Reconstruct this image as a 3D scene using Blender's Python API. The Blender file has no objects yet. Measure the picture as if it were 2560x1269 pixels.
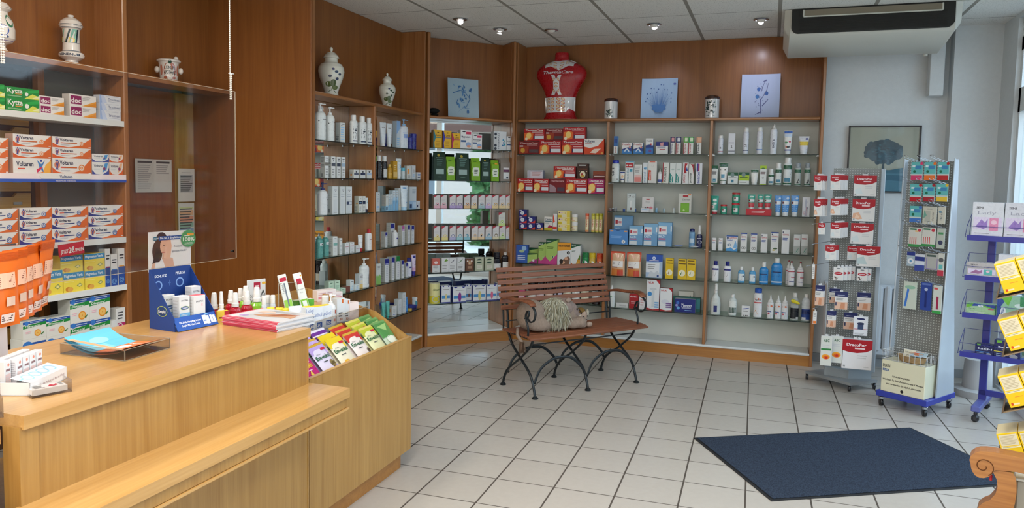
import bpy, bmesh, math, random
from mathutils import Vector, Matrix, Euler
random.seed(7)
PI = math.pi
C = bpy.context.scene.collection
S = bpy.context.scene

# ---------------------------------------------------------------- camera, world, exposure
CAM = Vector((1.468, -6.823, 1.557))
CR = Vector((0.9443, 0.3285, 0.0195)).normalized()
CFW = Vector((-0.3274, 0.9421, -0.0731)).normalized()
CR = (CR - CFW * CR.dot(CFW)).normalized()
CU = CR.cross(CFW)
FPX, PX0, PY0 = 1858.0, 1280.0, 586.7
cd = bpy.data.cameras.new('camera')
cam = bpy.data.objects.new('camera', cd)
C.objects.link(cam)
cam.matrix_world = Matrix(((CR.x, CU.x, -CFW.x, CAM.x), (CR.y, CU.y, -CFW.y, CAM.y), (CR.z, CU.z, -CFW.z, CAM.z), (0, 0, 0, 1)))
cd.sensor_width = 36
cd.lens = FPX / 2560 * 36
cd.shift_y = -(634.5 - PY0) / 2560
cd.clip_start = 0.05
S.camera = cam
S.view_settings.view_transform = 'Standard'
S.view_settings.look = 'None'
S.view_settings.gamma = 1
S.view_settings.use_curve_mapping = False
S.view_settings.exposure = 0.06
S.cycles.use_denoising = True
S.cycles.max_bounces = 10
S.cycles.transparent_max_bounces = 24
S.cycles.sample_clamp_indirect = 6

w = bpy.data.worlds.new('sky')
S.world = w
w.use_nodes = True
bg = w.node_tree.nodes['Background']
bg.inputs[0].default_value = (0.62, 0.80, 1.0, 1)
bg.inputs[1].default_value = 5.0

def lamp(name, kind, loc, energy, color, size=None, size_y=None, target=None, parent=None, spot=None, blend=0.5, radius=None):
 ld = bpy.data.lights.new(name, kind)
 ld.energy = energy
 ld.color = color
 if kind == 'AREA':
  ld.shape = 'RECTANGLE'
  ld.size = size
  ld.size_y = size_y or size
 if spot:
  ld.spot_size = spot
  ld.spot_blend = blend
 if radius is not None:
  ld.shadow_soft_size = radius
 o = bpy.data.objects.new(name, ld)
 C.objects.link(o)
 if parent:
  o.parent = parent
 o.location = loc
 if target is not None:
  d = Vector(target) - Vector(loc)
  o.rotation_euler = d.to_track_quat('-Z', 'Y').to_euler()
 return o

def portal(name, loc, sx, sy, rot):
 o = lamp(name, 'AREA', loc, 1, (1, 1, 1), sx, sy)
 o.rotation_euler = rot
 o.data.cycles.is_portal = True
 return o
CEIL = 2.87
# daylight comes in through the shop windows of the right wall
portal('window_portal', (3.30, -1.85, 1.45), 2.5, 2.9, (0, PI / 2, 0))
portal('window_portal', (3.30, -5.6, 1.45), 2.5, 2.9, (0, PI / 2, 0))

# ---------------------------------------------------------------- materials
def lin(c):
 if isinstance(c, str):
  c = PAL.get(c, c)
  if isinstance(c, str):
   c = tuple(int(c[i:i + 2], 16) / 255 for i in (0, 2, 4))
 return tuple(((x / 12.92) if x <= 0.04045 else ((x + 0.055) / 1.055) ** 2.4) for x in c)
PAL = dict(white='e9e8e6', offw='dedbd3', grey='9a9a9a', lgrey='c4c4c4', dgrey='55565a', black='141414', red='b3101c', dred='7c0f16',
 orange='e2601b', lorange='f0913a', yellow='f0cf2a', dyellow='d8a516', green='1f8a3c', dgreen='0f4a2c', lgreen='9ccb45', navy='1c2b6b',
 blue='2a57b8', mblue='3f7fcc', lblue='8fc0e6', pblue='c3dcee', teal='1f8f88', lteal='7fc4c0', purple='6a3f98', lpurple='b99ad6',
 pink='e0619a', lpink='f2c4cf', magenta='c2247f', beige='d9cdb4', tan='b99a6b', brown='6b4326', cream='efe6c8', skin='d9a888',
 wine='8c1f5b', maroon='5b1a1c', mint='bfe0cf', olive='6f7d2a', gold='b08a2e', silver='b8bcc2', text='5d6068', dark='2a2c33')

def newmat(name):
 m = bpy.data.materials.new(name)
 m.use_nodes = True
 nt = m.node_tree
 return m, nt, nt.nodes['Principled BSDF']

def N(nt, t, **k):
 n = nt.nodes.new(t)
 for a, b in k.items():
  setattr(n, a, b)
 return n

def math_node(nt, op, a, b=None, c=None):
 n = N(nt, 'ShaderNodeMath', operation=op)
 for i, v in enumerate((a, b, c)):
  if v is None:
   continue
  if isinstance(v, (int, float)):
   n.inputs[i].default_value = v
  else:
   nt.links.new(v, n.inputs[i])
 return n.outputs[0]

def printmat(name, rough, coat=0.0, metal=0.0, trans=0.0, alpha=1.0, spec=0.5, bump=0.0):
 """surface whose colour is the printed colour of each face"""
 m, nt, b = newmat(name)
 a = N(nt, 'ShaderNodeVertexColor', layer_name='Col')
 nz = N(nt, 'ShaderNodeTexNoise')
 nz.inputs['Scale'].default_value = 60
 tc = N(nt, 'ShaderNodeTexCoord')
 nt.links.new(tc.outputs['Object'], nz.inputs['Vector'])
 nt.links.new(a.outputs[0], b.inputs['Base Color'])
 nt.links.new(math_node(nt, 'MULTIPLY_ADD', nz.outputs[0], 0.12, rough - 0.06), b.inputs['Roughness'])
 b.inputs['Metallic'].default_value = metal
 b.inputs['Coat Weight'].default_value = coat
 b.inputs['Transmission Weight'].default_value = trans
 b.inputs['Alpha'].default_value = alpha
 b.inputs['Specular IOR Level'].default_value = spec
 if bump:
  bp = N(nt, 'ShaderNodeBump')
  bp.inputs['Strength'].default_value = bump
  nt.links.new(nz.outputs[0], bp.inputs['Height'])
  nt.links.new(bp.outputs[0], b.inputs['Normal'])
 return m

def plain(name, col, rough=0.5, metal=0.0, coat=0.0, noise=0.0, scale=20, bump=0.0, bscale=None, spec=0.5):
 m, nt, b = newmat(name)
 c = lin(col)
 b.inputs['Roughness'].default_value = rough
 b.inputs['Metallic'].default_value = metal
 b.inputs['Coat Weight'].default_value = coat
 b.inputs['Specular IOR Level'].default_value = spec
 tc = N(nt, 'ShaderNodeTexCoord')
 nz = N(nt, 'ShaderNodeTexNoise')
 nz.inputs['Scale'].default_value = scale
 nz.inputs['Detail'].default_value = 6
 nt.links.new(tc.outputs['Object'], nz.inputs['Vector'])
 r = N(nt, 'ShaderNodeValToRGB')
 r.color_ramp.elements[0].position = 0.3
 r.color_ramp.elements[1].position = 0.7
 r.color_ramp.elements[0].color = tuple(x * (1 - noise) for x in c) + (1,)
 r.color_ramp.elements[1].color = tuple(min(1, x * (1 + noise)) for x in c) + (1,)
 nt.links.new(nz.outputs[0], r.inputs[0])
 nt.links.new(r.outputs[0], b.inputs['Base Color'])
 if bump:
  n2 = N(nt, 'ShaderNodeTexNoise')
  n2.inputs['Scale'].default_value = bscale or scale
  nt.links.new(tc.outputs['Object'], n2.inputs['Vector'])
  bp = N(nt, 'ShaderNodeBump')
  bp.inputs['Strength'].default_value = bump
  bp.inputs['Distance'].default_value = 0.01
  nt.links.new(n2.outputs[0], bp.inputs['Height'])
  nt.links.new(bp.outputs[0], b.inputs['Normal'])
 return m

def wood(name, dark, light, axis='Z', rough=0.35, coat=0.3, scale=1.0, contrast=1.0):
 m, nt, b = newmat(name)
 tc = N(nt, 'ShaderNodeTexCoord')
 mp = N(nt, 'ShaderNodeMapping')
 sc = {'X': (0.45, 9, 9), 'Y': (9, 0.45, 9), 'Z': (9, 9, 0.45)}[axis]
 mp.inputs['Scale'].default_value = tuple(s * scale for s in sc)
 nt.links.new(tc.outputs['Object'], mp.inputs[0])
 n1 = N(nt, 'ShaderNodeTexNoise')
 n1.inputs['Scale'].default_value = 1.6
 n1.inputs['Detail'].default_value = 8
 n1.inputs['Distortion'].default_value = 1.2
 nt.links.new(mp.outputs[0], n1.inputs['Vector'])
 mp2 = N(nt, 'ShaderNodeMapping')
 sc2 = {'X': (1.5, 60, 60), 'Y': (60, 1.5, 60), 'Z': (60, 60, 1.5)}[axis]
 mp2.inputs['Scale'].default_value = tuple(s * scale for s in sc2)
 nt.links.new(tc.outputs['Object'], mp2.inputs[0])
 n2 = N(nt, 'ShaderNodeTexNoise')
 n2.inputs['Scale'].default_value = 2.0
 n2.inputs['Detail'].default_value = 4
 nt.links.new(mp2.outputs[0], n2.inputs['Vector'])
 f = math_node(nt, 'ADD', math_node(nt, 'MULTIPLY', n1.outputs[0], 0.6), math_node(nt, 'MULTIPLY', n2.outputs[0], 0.4))
 r = N(nt, 'ShaderNodeValToRGB')
 r.color_ramp.elements[0].position = 0.5 - 0.17 / contrast
 r.color_ramp.elements[1].position = 0.5 + 0.17 / contrast
 r.color_ramp.elements[0].color = lin(dark) + (1,)
 r.color_ramp.elements[1].color = lin(light) + (1,)
 nt.links.new(f, r.inputs[0])
 nt.links.new(r.outputs[0], b.inputs['Base Color'])
 b.inputs['Roughness'].default_value = rough
 b.inputs['Coat Weight'].default_value = coat
 b.inputs['Coat Roughness'].default_value = 0.18
 return m

M = {}
M['card'] = printmat('printed_card', 0.45, spec=0.35)
M['plast'] = printmat('smooth_plastic', 0.28)
M['gloss'] = printmat('glazed', 0.12, coat=0.6)
M['foil'] = printmat('foil_bag', 0.3, coat=0.3, bump=0.25)
M['matte'] = printmat('matte_paint', 0.7, spec=0.2)
M['steelp'] = printmat('painted_metal', 0.35, metal=0.0, coat=0.2)
M['chrome'] = printmat('bright_metal', 0.25, metal=1.0)
M['clear'] = printmat('clear_tint', 0.08, trans=0.85, spec=0.5)
M['cherry'] = wood('cherry_veneer', '7c481c', '935b28', 'Z', 0.45, 0.12)
M['cherryd'] = wood('cherry_veneer_edge', '8a5529', 'aa7344', 'Z', 0.33, 0.3)
M['cherryx'] = wood('cherry_veneer_long', '8a5529', 'aa7344', 'X', 0.33, 0.3)
M['honey'] = wood('honey_veneer', '9b6f32', 'b58c4c', 'Z', 0.34, 0.3)
M['honeyy'] = wood('honey_veneer_top', 'b68848', 'cda163', 'Y', 0.28, 0.45)
M['oak'] = wood('drawer_oak', 'a57a35', 'c49a50', 'X', 0.45, 0.1)
M['kick'] = wood('kick_board', '9a6226', 'b47a36', 'X', 0.35, 0.3)
M['teak'] = wood('teak_slat', '6b3a22', '9f6444', 'X', 0.5, 0.1, contrast=1.3)
M['armwood'] = wood('carved_oak', '8e5420', 'b97c3c', 'X', 0.3, 0.5)
M['white'] = plain('white_laminate', 'dfe3e3', 0.35)
M['backw'] = plain('pale_back_panel', 'c9cbc4', 0.6, noise=0.03, scale=4)
M['wall'] = plain('rough_white_wall', 'd8dcdd', 0.85, noise=0.02, scale=30, bump=0.15, bscale=160)
M['iron'] = plain('dark_wrought_iron', '2b3033', 0.38, metal=0.5, noise=0.1)
M['rug'] = plain('dark_blue_mat', '3a4454', 0.95, noise=0.45, scale=140, bump=0.8, bscale=300, spec=0.1)
M['rubber'] = plain('black_rubber', '1c1d20', 0.7)
M['acw'] = plain('air_conditioner_white', 'c9c8be', 0.4)
M['acb'] = plain('air_conditioner_black', '14130f', 0.6)
M['plush'] = plain('beige_plush', 'a08c7c', 0.95, noise=0.15, scale=60, bump=0.6, bscale=400, spec=0.1)
M['skirt'] = plain('grey_tile_skirting', '9aa0a4', 0.4)

def mirror_mat():
 m, nt, b = newmat('mirror_glass')
 b.inputs['Base Color'].default_value = (0.86, 0.9, 0.89, 1)
 b.inputs['Metallic'].default_value = 1
 b.inputs['Roughness'].default_value = 0.015
 return m
M['mirror'] = mirror_mat()

def glass_mat(name, col, alpha, rough=0.03, spec=0.5):
 """thin clear sheet: reflects at its surface and lets the rest pass"""
 m, nt, b = newmat(name)
 nt.nodes.remove(b)
 out = [n for n in nt.nodes if n.type == 'OUTPUT_MATERIAL'][0]
 tr = N(nt, 'ShaderNodeBsdfTransparent')
 tr.inputs[0].default_value = tuple(1 - (1 - x) * alpha for x in lin(col)) + (1,)
 gl = N(nt, 'ShaderNodeBsdfGlossy')
 gl.inputs['Roughness'].default_value = rough
 lw = N(nt, 'ShaderNodeLayerWeight')
 lw.inputs[0].default_value = 0.5
 fz = math_node(nt, 'MULTIPLY_ADD', math_node(nt, 'POWER', lw.outputs[1], 5), 0.9, spec * 0.07)
 mx = N(nt, 'ShaderNodeMixShader')
 nt.links.new(fz, mx.inputs[0])
 nt.links.new(tr.outputs[0], mx.inputs[1])
 nt.links.new(gl.outputs[0], mx.inputs[2])
 nt.links.new(mx.outputs[0], out.inputs[0])
 return m
M['glass'] = glass_mat('shelf_glass', 'b9d8cc', 0.5)
M['pane'] = glass_mat('window_glass', 'cfdad8', 0.3)
M['plexi'] = glass_mat('acrylic_sheet', 'd4ccc4', 0.35, 0.04)
M['gedge'] = plain('glass_edge', '12241f', 0.15)
M['pedge'] = plain('acrylic_edge', 'a89c8a', 0.2)

def floor_mat():
 m, nt, b = newmat('floor_tiles')
 g = N(nt, 'ShaderNodeNewGeometry')
 mp = N(nt, 'ShaderNodeMapping')
 mp.vector_type = 'TEXTURE'
 mp.inputs['Location'].default_value = (-0.447, -3.279, 0)
 mp.inputs['Rotation'].default_value = (0, 0, math.radians(1.2325))
 mp.inputs['Scale'].default_value = (0.31, 0.31, 0.31)
 nt.links.new(g.outputs['Position'], mp.inputs[0])
 sp = N(nt, 'ShaderNodeSeparateXYZ')
 nt.links.new(mp.outputs[0], sp.inputs[0])
 def line(ax, wd):
  fr = math_node(nt, 'FRACT', math_node(nt, 'ADD', sp.outputs[ax], 0.5))
  d = math_node(nt, 'ABSOLUTE', math_node(nt, 'SUBTRACT', fr, 0.5))
  return math_node(nt, 'LESS_THAN', d, wd)
 ln = math_node(nt, 'MAXIMUM', line(0, 0.014), line(1, 0.0105))
 nz = N(nt, 'ShaderNodeTexNoise')
 nz.inputs['Scale'].default_value = 9
 nz.inputs['Detail'].default_value = 8
 nt.links.new(mp.outputs[0], nz.inputs['Vector'])
 vo = N(nt, 'ShaderNodeTexWhiteNoise')
 fl = N(nt, 'ShaderNodeVectorMath', operation='FLOOR')
 nt.links.new(mp.outputs[0], fl.inputs[0])
 nt.links.new(fl.outputs[0], vo.inputs['Vector'])
 f = math_node(nt, 'ADD', math_node(nt, 'MULTIPLY', nz.outputs[0], 0.6), math_node(nt, 'MULTIPLY', vo.outputs[0], 0.4))
 r = N(nt, 'ShaderNodeValToRGB')
 r.color_ramp.elements[0].color = lin('b5aea5') + (1,)
 r.color_ramp.elements[1].color = lin('c2bcb3') + (1,)
 nt.links.new(f, r.inputs[0])
 mx = N(nt, 'ShaderNodeMix', data_type='RGBA')
 nt.links.new(ln, mx.inputs[0])
 nt.links.new(r.outputs[0], mx.inputs[6])
 mx.inputs[7].default_value = lin('4d453d') + (1,)
 nt.links.new(mx.outputs[2], b.inputs['Base Color'])
 nt.links.new(math_node(nt, 'MULTIPLY_ADD', ln, 0.5, 0.26), b.inputs['Roughness'])
 bp = N(nt, 'ShaderNodeBump')
 bp.inputs['Strength'].default_value = 0.4
 bp.inputs['Distance'].default_value = 0.003
 nt.links.new(math_node(nt, 'SUBTRACT', 1, ln), bp.inputs['Height'])
 nt.links.new(bp.outputs[0], b.inputs['Normal'])
 return m
M['floor'] = floor_mat()

def ceil_mat():
 m, nt, b = newmat('ceiling_tiles')
 g = N(nt, 'ShaderNodeNewGeometry')
 mp = N(nt, 'ShaderNodeMapping')
 mp.vector_type = 'TEXTURE'
 mp.inputs['Location'].default_value = (-1.13, -0.15, 0)
 mp.inputs['Scale'].default_value = (0.65, 0.645, 1)
 nt.links.new(g.outputs['Position'], mp.inputs[0])
 sp = N(nt, 'ShaderNodeSeparateXYZ')
 nt.links.new(mp.outputs[0], sp.inputs[0])
 def line(ax, wd):
  fr = math_node(nt, 'FRACT', math_node(nt, 'ADD', sp.outputs[ax], 0.5))
  d = math_node(nt, 'ABSOLUTE', math_node(nt, 'SUBTRACT', fr, 0.5))
  return math_node(nt, 'LESS_THAN', d, wd)
 nz = N(nt, 'ShaderNodeTexNoise')
 nz.inputs['Scale'].default_value = 70
 nz.inputs['Detail'].default_value = 3
 nt.links.new(mp.outputs[0], nz.inputs['Vector'])
 r = N(nt, 'ShaderNodeValToRGB')
 r.color_ramp.elements[0].position = 0.3
 r.color_ramp.elements[0].color = lin('9a9993') + (1,)
 r.color_ramp.elements[1].position = 0.42
 r.color_ramp.elements[1].color = lin('e2e1dc') + (1,)
 nt.links.new(nz.outputs[0], r.inputs[0])
 mx = N(nt, 'ShaderNodeMix', data_type='RGBA')
 nt.links.new(line(1, 0.006), mx.inputs[0])
 nt.links.new(r.outputs[0], mx.inputs[6])
 mx.inputs[7].default_value = lin('6f6a64') + (1,)
 m2 = N(nt, 'ShaderNodeMix', data_type='RGBA')
 nt.links.new(line(0, 0.021), m2.inputs[0])
 nt.links.new(mx.outputs[2], m2.inputs[6])
 m2.inputs[7].default_value = lin('8f8b83') + (1,)
 nt.links.new(m2.outputs[2], b.inputs['Base Color'])
 b.inputs['Roughness'].default_value = 0.9
 return m
M['ceil'] = ceil_mat()

def peg_mat():
 """perforated grey steel sheet: the round holes are a pattern of dark discs"""
 m, nt, b = newmat('perforated_steel')
 tc = N(nt, 'ShaderNodeTexCoord')
 mp = N(nt, 'ShaderNodeMapping')
 mp.inputs['Scale'].default_value = (55, 55, 55)
 nt.links.new(tc.outputs['Object'], mp.inputs[0])
 sp = N(nt, 'ShaderNodeSeparateXYZ')
 nt.links.new(mp.outputs[0], sp.inputs[0])
 fx = math_node(nt, 'SUBTRACT', math_node(nt, 'FRACT', sp.outputs[0]), 0.5)
 fz = math_node(nt, 'SUBTRACT', math_node(nt, 'FRACT', sp.outputs[2]), 0.5)
 d = math_node(nt, 'SQRT', math_node(nt, 'ADD', math_node(nt, 'MULTIPLY', fx, fx), math_node(nt, 'MULTIPLY', fz, fz)))
 h = math_node(nt, 'LESS_THAN', d, 0.22)
 mx = N(nt, 'ShaderNodeMix', data_type='RGBA')
 nt.links.new(h, mx.inputs[0])
 mx.inputs[6].default_value = lin('80827f') + (1,)
 mx.inputs[7].default_value = lin('bfc3c0') + (1,)
 nt.links.new(mx.outputs[2], b.inputs['Base Color'])
 b.inputs['Roughness'].default_value = 0.45
 b.inputs['Metallic'].default_value = 0.2
 return m
M['peg'] = peg_mat()
def brick_mat():
 m, nt, b = newmat('red_brick')
 tc = N(nt, 'ShaderNodeTexCoord')
 mp = N(nt, 'ShaderNodeMapping')
 mp.inputs['Rotation'].default_value = (PI / 2, 0, PI / 2)
 nt.links.new(tc.outputs['Object'], mp.inputs[0])
 br = N(nt, 'ShaderNodeTexBrick')
 br.inputs['Color1'].default_value = lin('9a4a38') + (1,)
 br.inputs['Color2'].default_value = lin('83402f') + (1,)
 br.inputs['Mortar'].default_value = lin('b9aaa0') + (1,)
 br.inputs['Scale'].default_value = 2.2
 nt.links.new(mp.outputs[0], br.inputs[0])
 nt.links.new(br.outputs[0], b.inputs['Base Color'])
 b.inputs['Roughness'].default_value = 0.9
 return m
M['brick'] = brick_mat()
M['leaf'] = plain('hedge_leaves', '3f6b3a', 0.8, noise=0.5, scale=9)
M['road'] = plain('pale_paving', 'b9b6b0', 0.9, noise=0.1, scale=2)

# ---------------------------------------------------------------- mesh builder
_tc = {}
def text_mesh(s, bold=0.0, shear=0.0):
 """triangles of a text, one unit of letter height"""
 k = (s, bold, shear)
 if k in _tc:
  return _tc[k]
 cu = bpy.data.curves.new('lettering', 'FONT')
 cu.body = s
 cu.size = 1.0
 cu.offset = bold
 cu.shear = shear
 cu.resolution_u = 2
 ob = bpy.data.objects.new('lettering', cu)
 C.objects.link(ob)
 me = bpy.data.meshes.new_from_object(ob)
 vs = [(v.co.x, v.co.y) for v in me.vertices]
 fs = [tuple(p.vertices) for p in me.polygons]
 bpy.data.objects.remove(ob)
 bpy.data.meshes.remove(me)
 bpy.data.curves.remove(cu)
 if vs:
  x0 = min(v[0] for v in vs)
  x1 = max(v[0] for v in vs)
  vs = [(v[0] - x0, v[1]) for v in vs]
  wd = x1 - x0
 else:
  wd = 0
 _tc[k] = (vs, fs, wd)
 return _tc[k]

class G:
 def __init__(s):
  s.v, s.f, s.c, s.m, s.sm = [], [], [], [], []
  s.mats = []
  s.T = None

 def mi(s, m):
  if isinstance(m, str):
   m = M[m]
  if m not in s.mats:
   s.mats.append(m)
  return s.mats.index(m)

 def add(s, vs, fs, col=(0.8, 0.8, 0.8), mat='card', smooth=False):
  o = len(s.v)
  if s.T is not None:
   vs = [tuple(s.T @ Vector(v)) for v in vs]
  s.v += [tuple(v) for v in vs]
  k = s.mi(mat)
  cc = lin(col)
  for i, f in enumerate(fs):
   s.f.append(tuple(o + a for a in f))
   s.c.append(cc)
   s.m.append(k)
   s.sm.append(smooth)

 def box(s, x0, x1, y0, y1, z0, z1, col='white', mat='card', bev=0.0, side=None, top=None, back=None):
  if bev <= 0:
   vs = [(x0, y0, z0), (x1, y0, z0), (x1, y1, z0), (x0, y1, z0), (x0, y0, z1), (x1, y0, z1), (x1, y1, z1), (x0, y1, z1)]
   s.add(vs, [(0, 1, 5, 4)], col, mat)
   s.add(vs, [(1, 2, 6, 5), (3, 0, 4, 7)], side or col, mat)
   s.add(vs, [(2, 3, 7, 6)], back or side or col, mat)
   s.add(vs, [(4, 5, 6, 7), (3, 2, 1, 0)], top or side or col, mat)
  else:
   b = min(bev, (x1 - x0) / 2.01, (y1 - y0) / 2.01, (z1 - z0) / 2.01)
   vs, idx = [], {}
   for i, (xa, sx) in enumerate(((x0, 1), (x1, -1))):
    for j, (ya, sy) in enumerate(((y0, 1), (y1, -1))):
     for k, (za, sz) in enumerate(((z0, 1), (z1, -1))):
      idx[i, j, k, 0] = len(vs); vs.append((xa, ya + sy * b, za + sz * b))
      idx[i, j, k, 1] = len(vs); vs.append((xa + sx * b, ya, za + sz * b))
      idx[i, j, k, 2] = len(vs); vs.append((xa + sx * b, ya + sy * b, za))
   F = lambda *a: tuple(idx[q] for q in a)
   big = []
   big.append((F((0, 0, 0, 1), (1, 0, 0, 1), (1, 0, 1, 1), (0, 0, 1, 1)), col))
   big.append((F((1, 1, 0, 1), (0, 1, 0, 1), (0, 1, 1, 1), (1, 1, 1, 1)), back or side or col))
   big.append((F((0, 1, 0, 0), (0, 0, 0, 0), (0, 0, 1, 0), (0, 1, 1, 0)), side or col))
   big.append((F((1, 0, 0, 0), (1, 1, 0, 0), (1, 1, 1, 0), (1, 0, 1, 0)), side or col))
   big.append((F((0, 0, 1, 2), (1, 0, 1, 2), (1, 1, 1, 2), (0, 1, 1, 2)), top or side or col))
   big.append((F((0, 1, 0, 2), (1, 1, 0, 2), (1, 0, 0, 2), (0, 0, 0, 2)), side or col))
   for f, c_ in big:
    s.add([vs[q] for q in f], [(0, 1, 2, 3)], c_, mat)
   ed = []
   for i in (0, 1):
    for j in (0, 1):
     ed.append(F((i, j, 0, 0), (i, j, 0, 1), (i, j, 1, 1), (i, j, 1, 0)))
   for i in (0, 1):
    for k in (0, 1):
     ed.append(F((i, 0, k, 0), (i, 1, k, 0), (i, 1, k, 2), (i, 0, k, 2)))
   for j in (0, 1):
    for k in (0, 1):
     ed.append(F((0, j, k, 1), (1, j, k, 1), (1, j, k, 2), (0, j, k, 2)))
   for i in (0, 1):
    for j in (0, 1):
     for k in (0, 1):
      ed.append(F((i, j, k, 0), (i, j, k, 1), (i, j, k, 2)))
   cx, cy, cz = (x0 + x1) / 2, (y0 + y1) / 2, (z0 + z1) / 2
   for f in ed:
    p = [Vector(vs[q]) for q in f]
    n = (p[1] - p[0]).cross(p[2] - p[0])
    o_ = sum(p, Vector()) / len(p) - Vector((cx, cy, cz))
    fl = n.dot(o_) < 0
    q = [tuple(a) for a in p]
    if fl:
     q.reverse()
    s.add(q, [tuple(range(len(q)))], side or col, mat)

 def loft(s, secs, col='white', mat='plast', n=16, smooth=True, cap0=True, cap1=True, cols=None):
  """secs: (z, rx, ry, power, cx, cy)"""
  vs = []
  for sc in secs:
   z, rx, ry = sc[:3]
   p = sc[3] if len(sc) > 3 else 2
   cx = sc[4] if len(sc) > 4 else 0
   cy = sc[5] if len(sc) > 5 else 0
   for i in range(n):
    a = 2 * PI * i / n
    ca, sa = math.cos(a), math.sin(a)
    x = abs(ca) ** (2 / p) * (1 if ca >= 0 else -1)
    y = abs(sa) ** (2 / p) * (1 if sa >= 0 else -1)
    vs.append((cx + rx * x, cy + ry * y, z))
  for k in range(len(secs) - 1):
   fs = [(k * n + i, k * n + (i + 1) % n, (k + 1) * n + (i + 1) % n, (k + 1) * n + i) for i in range(n)]
   c_ = cols[k] if cols else col
   o = k * n
   s.add(vs[o:o + 2 * n], [tuple(a - o for a in f) for f in fs], c_, mat, smooth)
  if cap0:
   s.add(vs[:n], [tuple(range(n))[::-1]], cols[0] if cols else col, mat)
  if cap1:
   s.add(vs[-n:], [tuple(range(n))], cols[-1] if cols else col, mat)

 def lathe(s, prof, col='white', mat='gloss', n=24, cols=None, cx=0, cy=0):
  s.loft([(z, r, r, 2, cx, cy) for r, z in prof], col, mat, n, True, True, True, cols)

 def tube(s, pts, r, col='white', mat='steelp', n=8, caps=True, rr=None, flat=None):
  P = [Vector(p) for p in pts]
  rings = []
  t0 = (P[1] - P[0]).normalized()
  up = Vector((0, 0, 1)) if abs(t0.z) < 0.9 else Vector((0, 1, 0))
  u = t0.cross(up).normalized()
  for i, p in enumerate(P):
   if i == 0:
    t = (P[1] - P[0])
   elif i == len(P) - 1:
    t = P[-1] - P[-2]
   else:
    t = (P[i + 1] - P[i]).normalized() + (P[i] - P[i - 1]).normalized()
   t.normalize()
   u = (u - t * u.dot(t)).normalized()
   w_ = t.cross(u)
   q = rr[i] if rr else r
   qb = q * flat if flat else q
   rings.append([tuple(p + u * q * math.cos(2 * PI * k / n) + w_ * qb * math.sin(2 * PI * k / n)) for k in range(n)])
  vs = [v for r_ in rings for v in r_]
  fs = []
  for i in range(len(P) - 1):
   for k in range(n):
    fs.append((i * n + k, i * n + (k + 1) % n, (i + 1) * n + (k + 1) % n, (i + 1) * n + k))
  if caps:
   fs.append(tuple(range(n))[::-1])
   fs.append(tuple((len(P) - 1) * n + k for k in range(n)))
  s.add(vs, fs, col, mat, True)

 def prism(s, poly, a0, a1, col='white', mat='card', axis='y', smooth=False):
  """extrude 2-D polygon along an axis: axis y -> (x,z) polygon"""
  n = len(poly)
  def pt(p, a):
   return {'y': (p[0], a, p[1]), 'x': (a, p[0], p[1]), 'z': (p[0], p[1], a)}[axis]
  vs = [pt(p, a0) for p in poly] + [pt(p, a1) for p in poly]
  fs = [tuple(range(n)), tuple(range(2 * n - 1, n - 1, -1))]
  sides = [(i, i + n, (i + 1) % n + n, (i + 1) % n) for i in range(n)]
  ar = sum(poly[i][0] * poly[(i + 1) % n][1] - poly[(i + 1) % n][0] * poly[i][1] for i in range(n))
  flip = (ar < 0) if axis == 'y' else (ar > 0)
  if flip:
   fs = [f[::-1] for f in fs]
   sides = [f[::-1] for f in sides]
  s.add(vs, fs, col, mat)
  s.add(vs, sides, col, mat, smooth)

 def ball(s, c, r, col='white', mat='plast', n=12, m=8, sc=(1, 1, 1)):
  vs, fs = [], []
  for j in range(m + 1):
   th = PI * j / m
   for i in range(n):
    a = 2 * PI * i / n
    vs.append((c[0] + r * sc[0] * math.sin(th) * math.cos(a), c[1] + r * sc[1] * math.sin(th) * math.sin(a), c[2] + r * sc[2] * math.cos(th)))
  for j in range(m):
   for i in range(n):
    fs.append((j * n + i, (j + 1) * n + i, (j + 1) * n + (i + 1) % n, j * n + (i + 1) % n))
  s.add(vs, fs, col, mat, True)

 def build(s, name, parent=None, loc=None, rot=None):
  me = bpy.data.meshes.new(name)
  me.from_pydata(s.v, [], s.f)
  for m in s.mats:
   me.materials.append(m)
  at = me.color_attributes.new('Col', 'FLOAT_COLOR', 'CORNER')
  buf = []
  for p in me.polygons:
   c_ = s.c[p.index]
   buf += [c_[0], c_[1], c_[2], 1.0] * p.loop_total
  at.data.foreach_set('color', buf)
  me.polygons.foreach_set('material_index', s.m)
  me.polygons.foreach_set('use_smooth', s.sm)
  me.update()
  o = bpy.data.objects.new(name, me)
  C.objects.link(o)
  if parent:
   o.parent = parent
  if loc is not None:
   o.location = loc
  if rot is not None:
   o.rotation_euler = (0, 0, rot) if isinstance(rot, (int, float)) else rot
  return o

def tag(o, label=None, cat=None, group=None, kind=None):
 if label:
  o['label'] = label
 if cat:
  o['category'] = cat
 if group:
  o['group'] = group
 if kind:
  o['kind'] = kind
 return o

def struct(o):
 o['kind'] = 'structure'
 return o

def empty(name, loc=(0, 0, 0), rot=0):
 o = bpy.data.objects.new(name, None)
 C.objects.link(o)
 o.location = loc
 o.rotation_euler = (0, 0, rot) if isinstance(rot, (int, float)) else rot
 return o

def clone(root, loc=None, rot=None):
 r = root.copy()
 C.objects.link(r)
 if loc is not None:
  r.location = loc
 if rot is not None:
  r.rotation_euler = (0, 0, rot) if isinstance(rot, (int, float)) else rot
 for ch in root.children:
  c_ = ch.copy()
  C.objects.link(c_)
  c_.parent = r
  for g_ in ch.children:
   d = g_.copy()
   C.objects.link(d)
   d.parent = c_
 return r

# ---------------------------------------------------------------- printed fronts
LAY = 0.00014
def num(x):
 return float(x)

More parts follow.
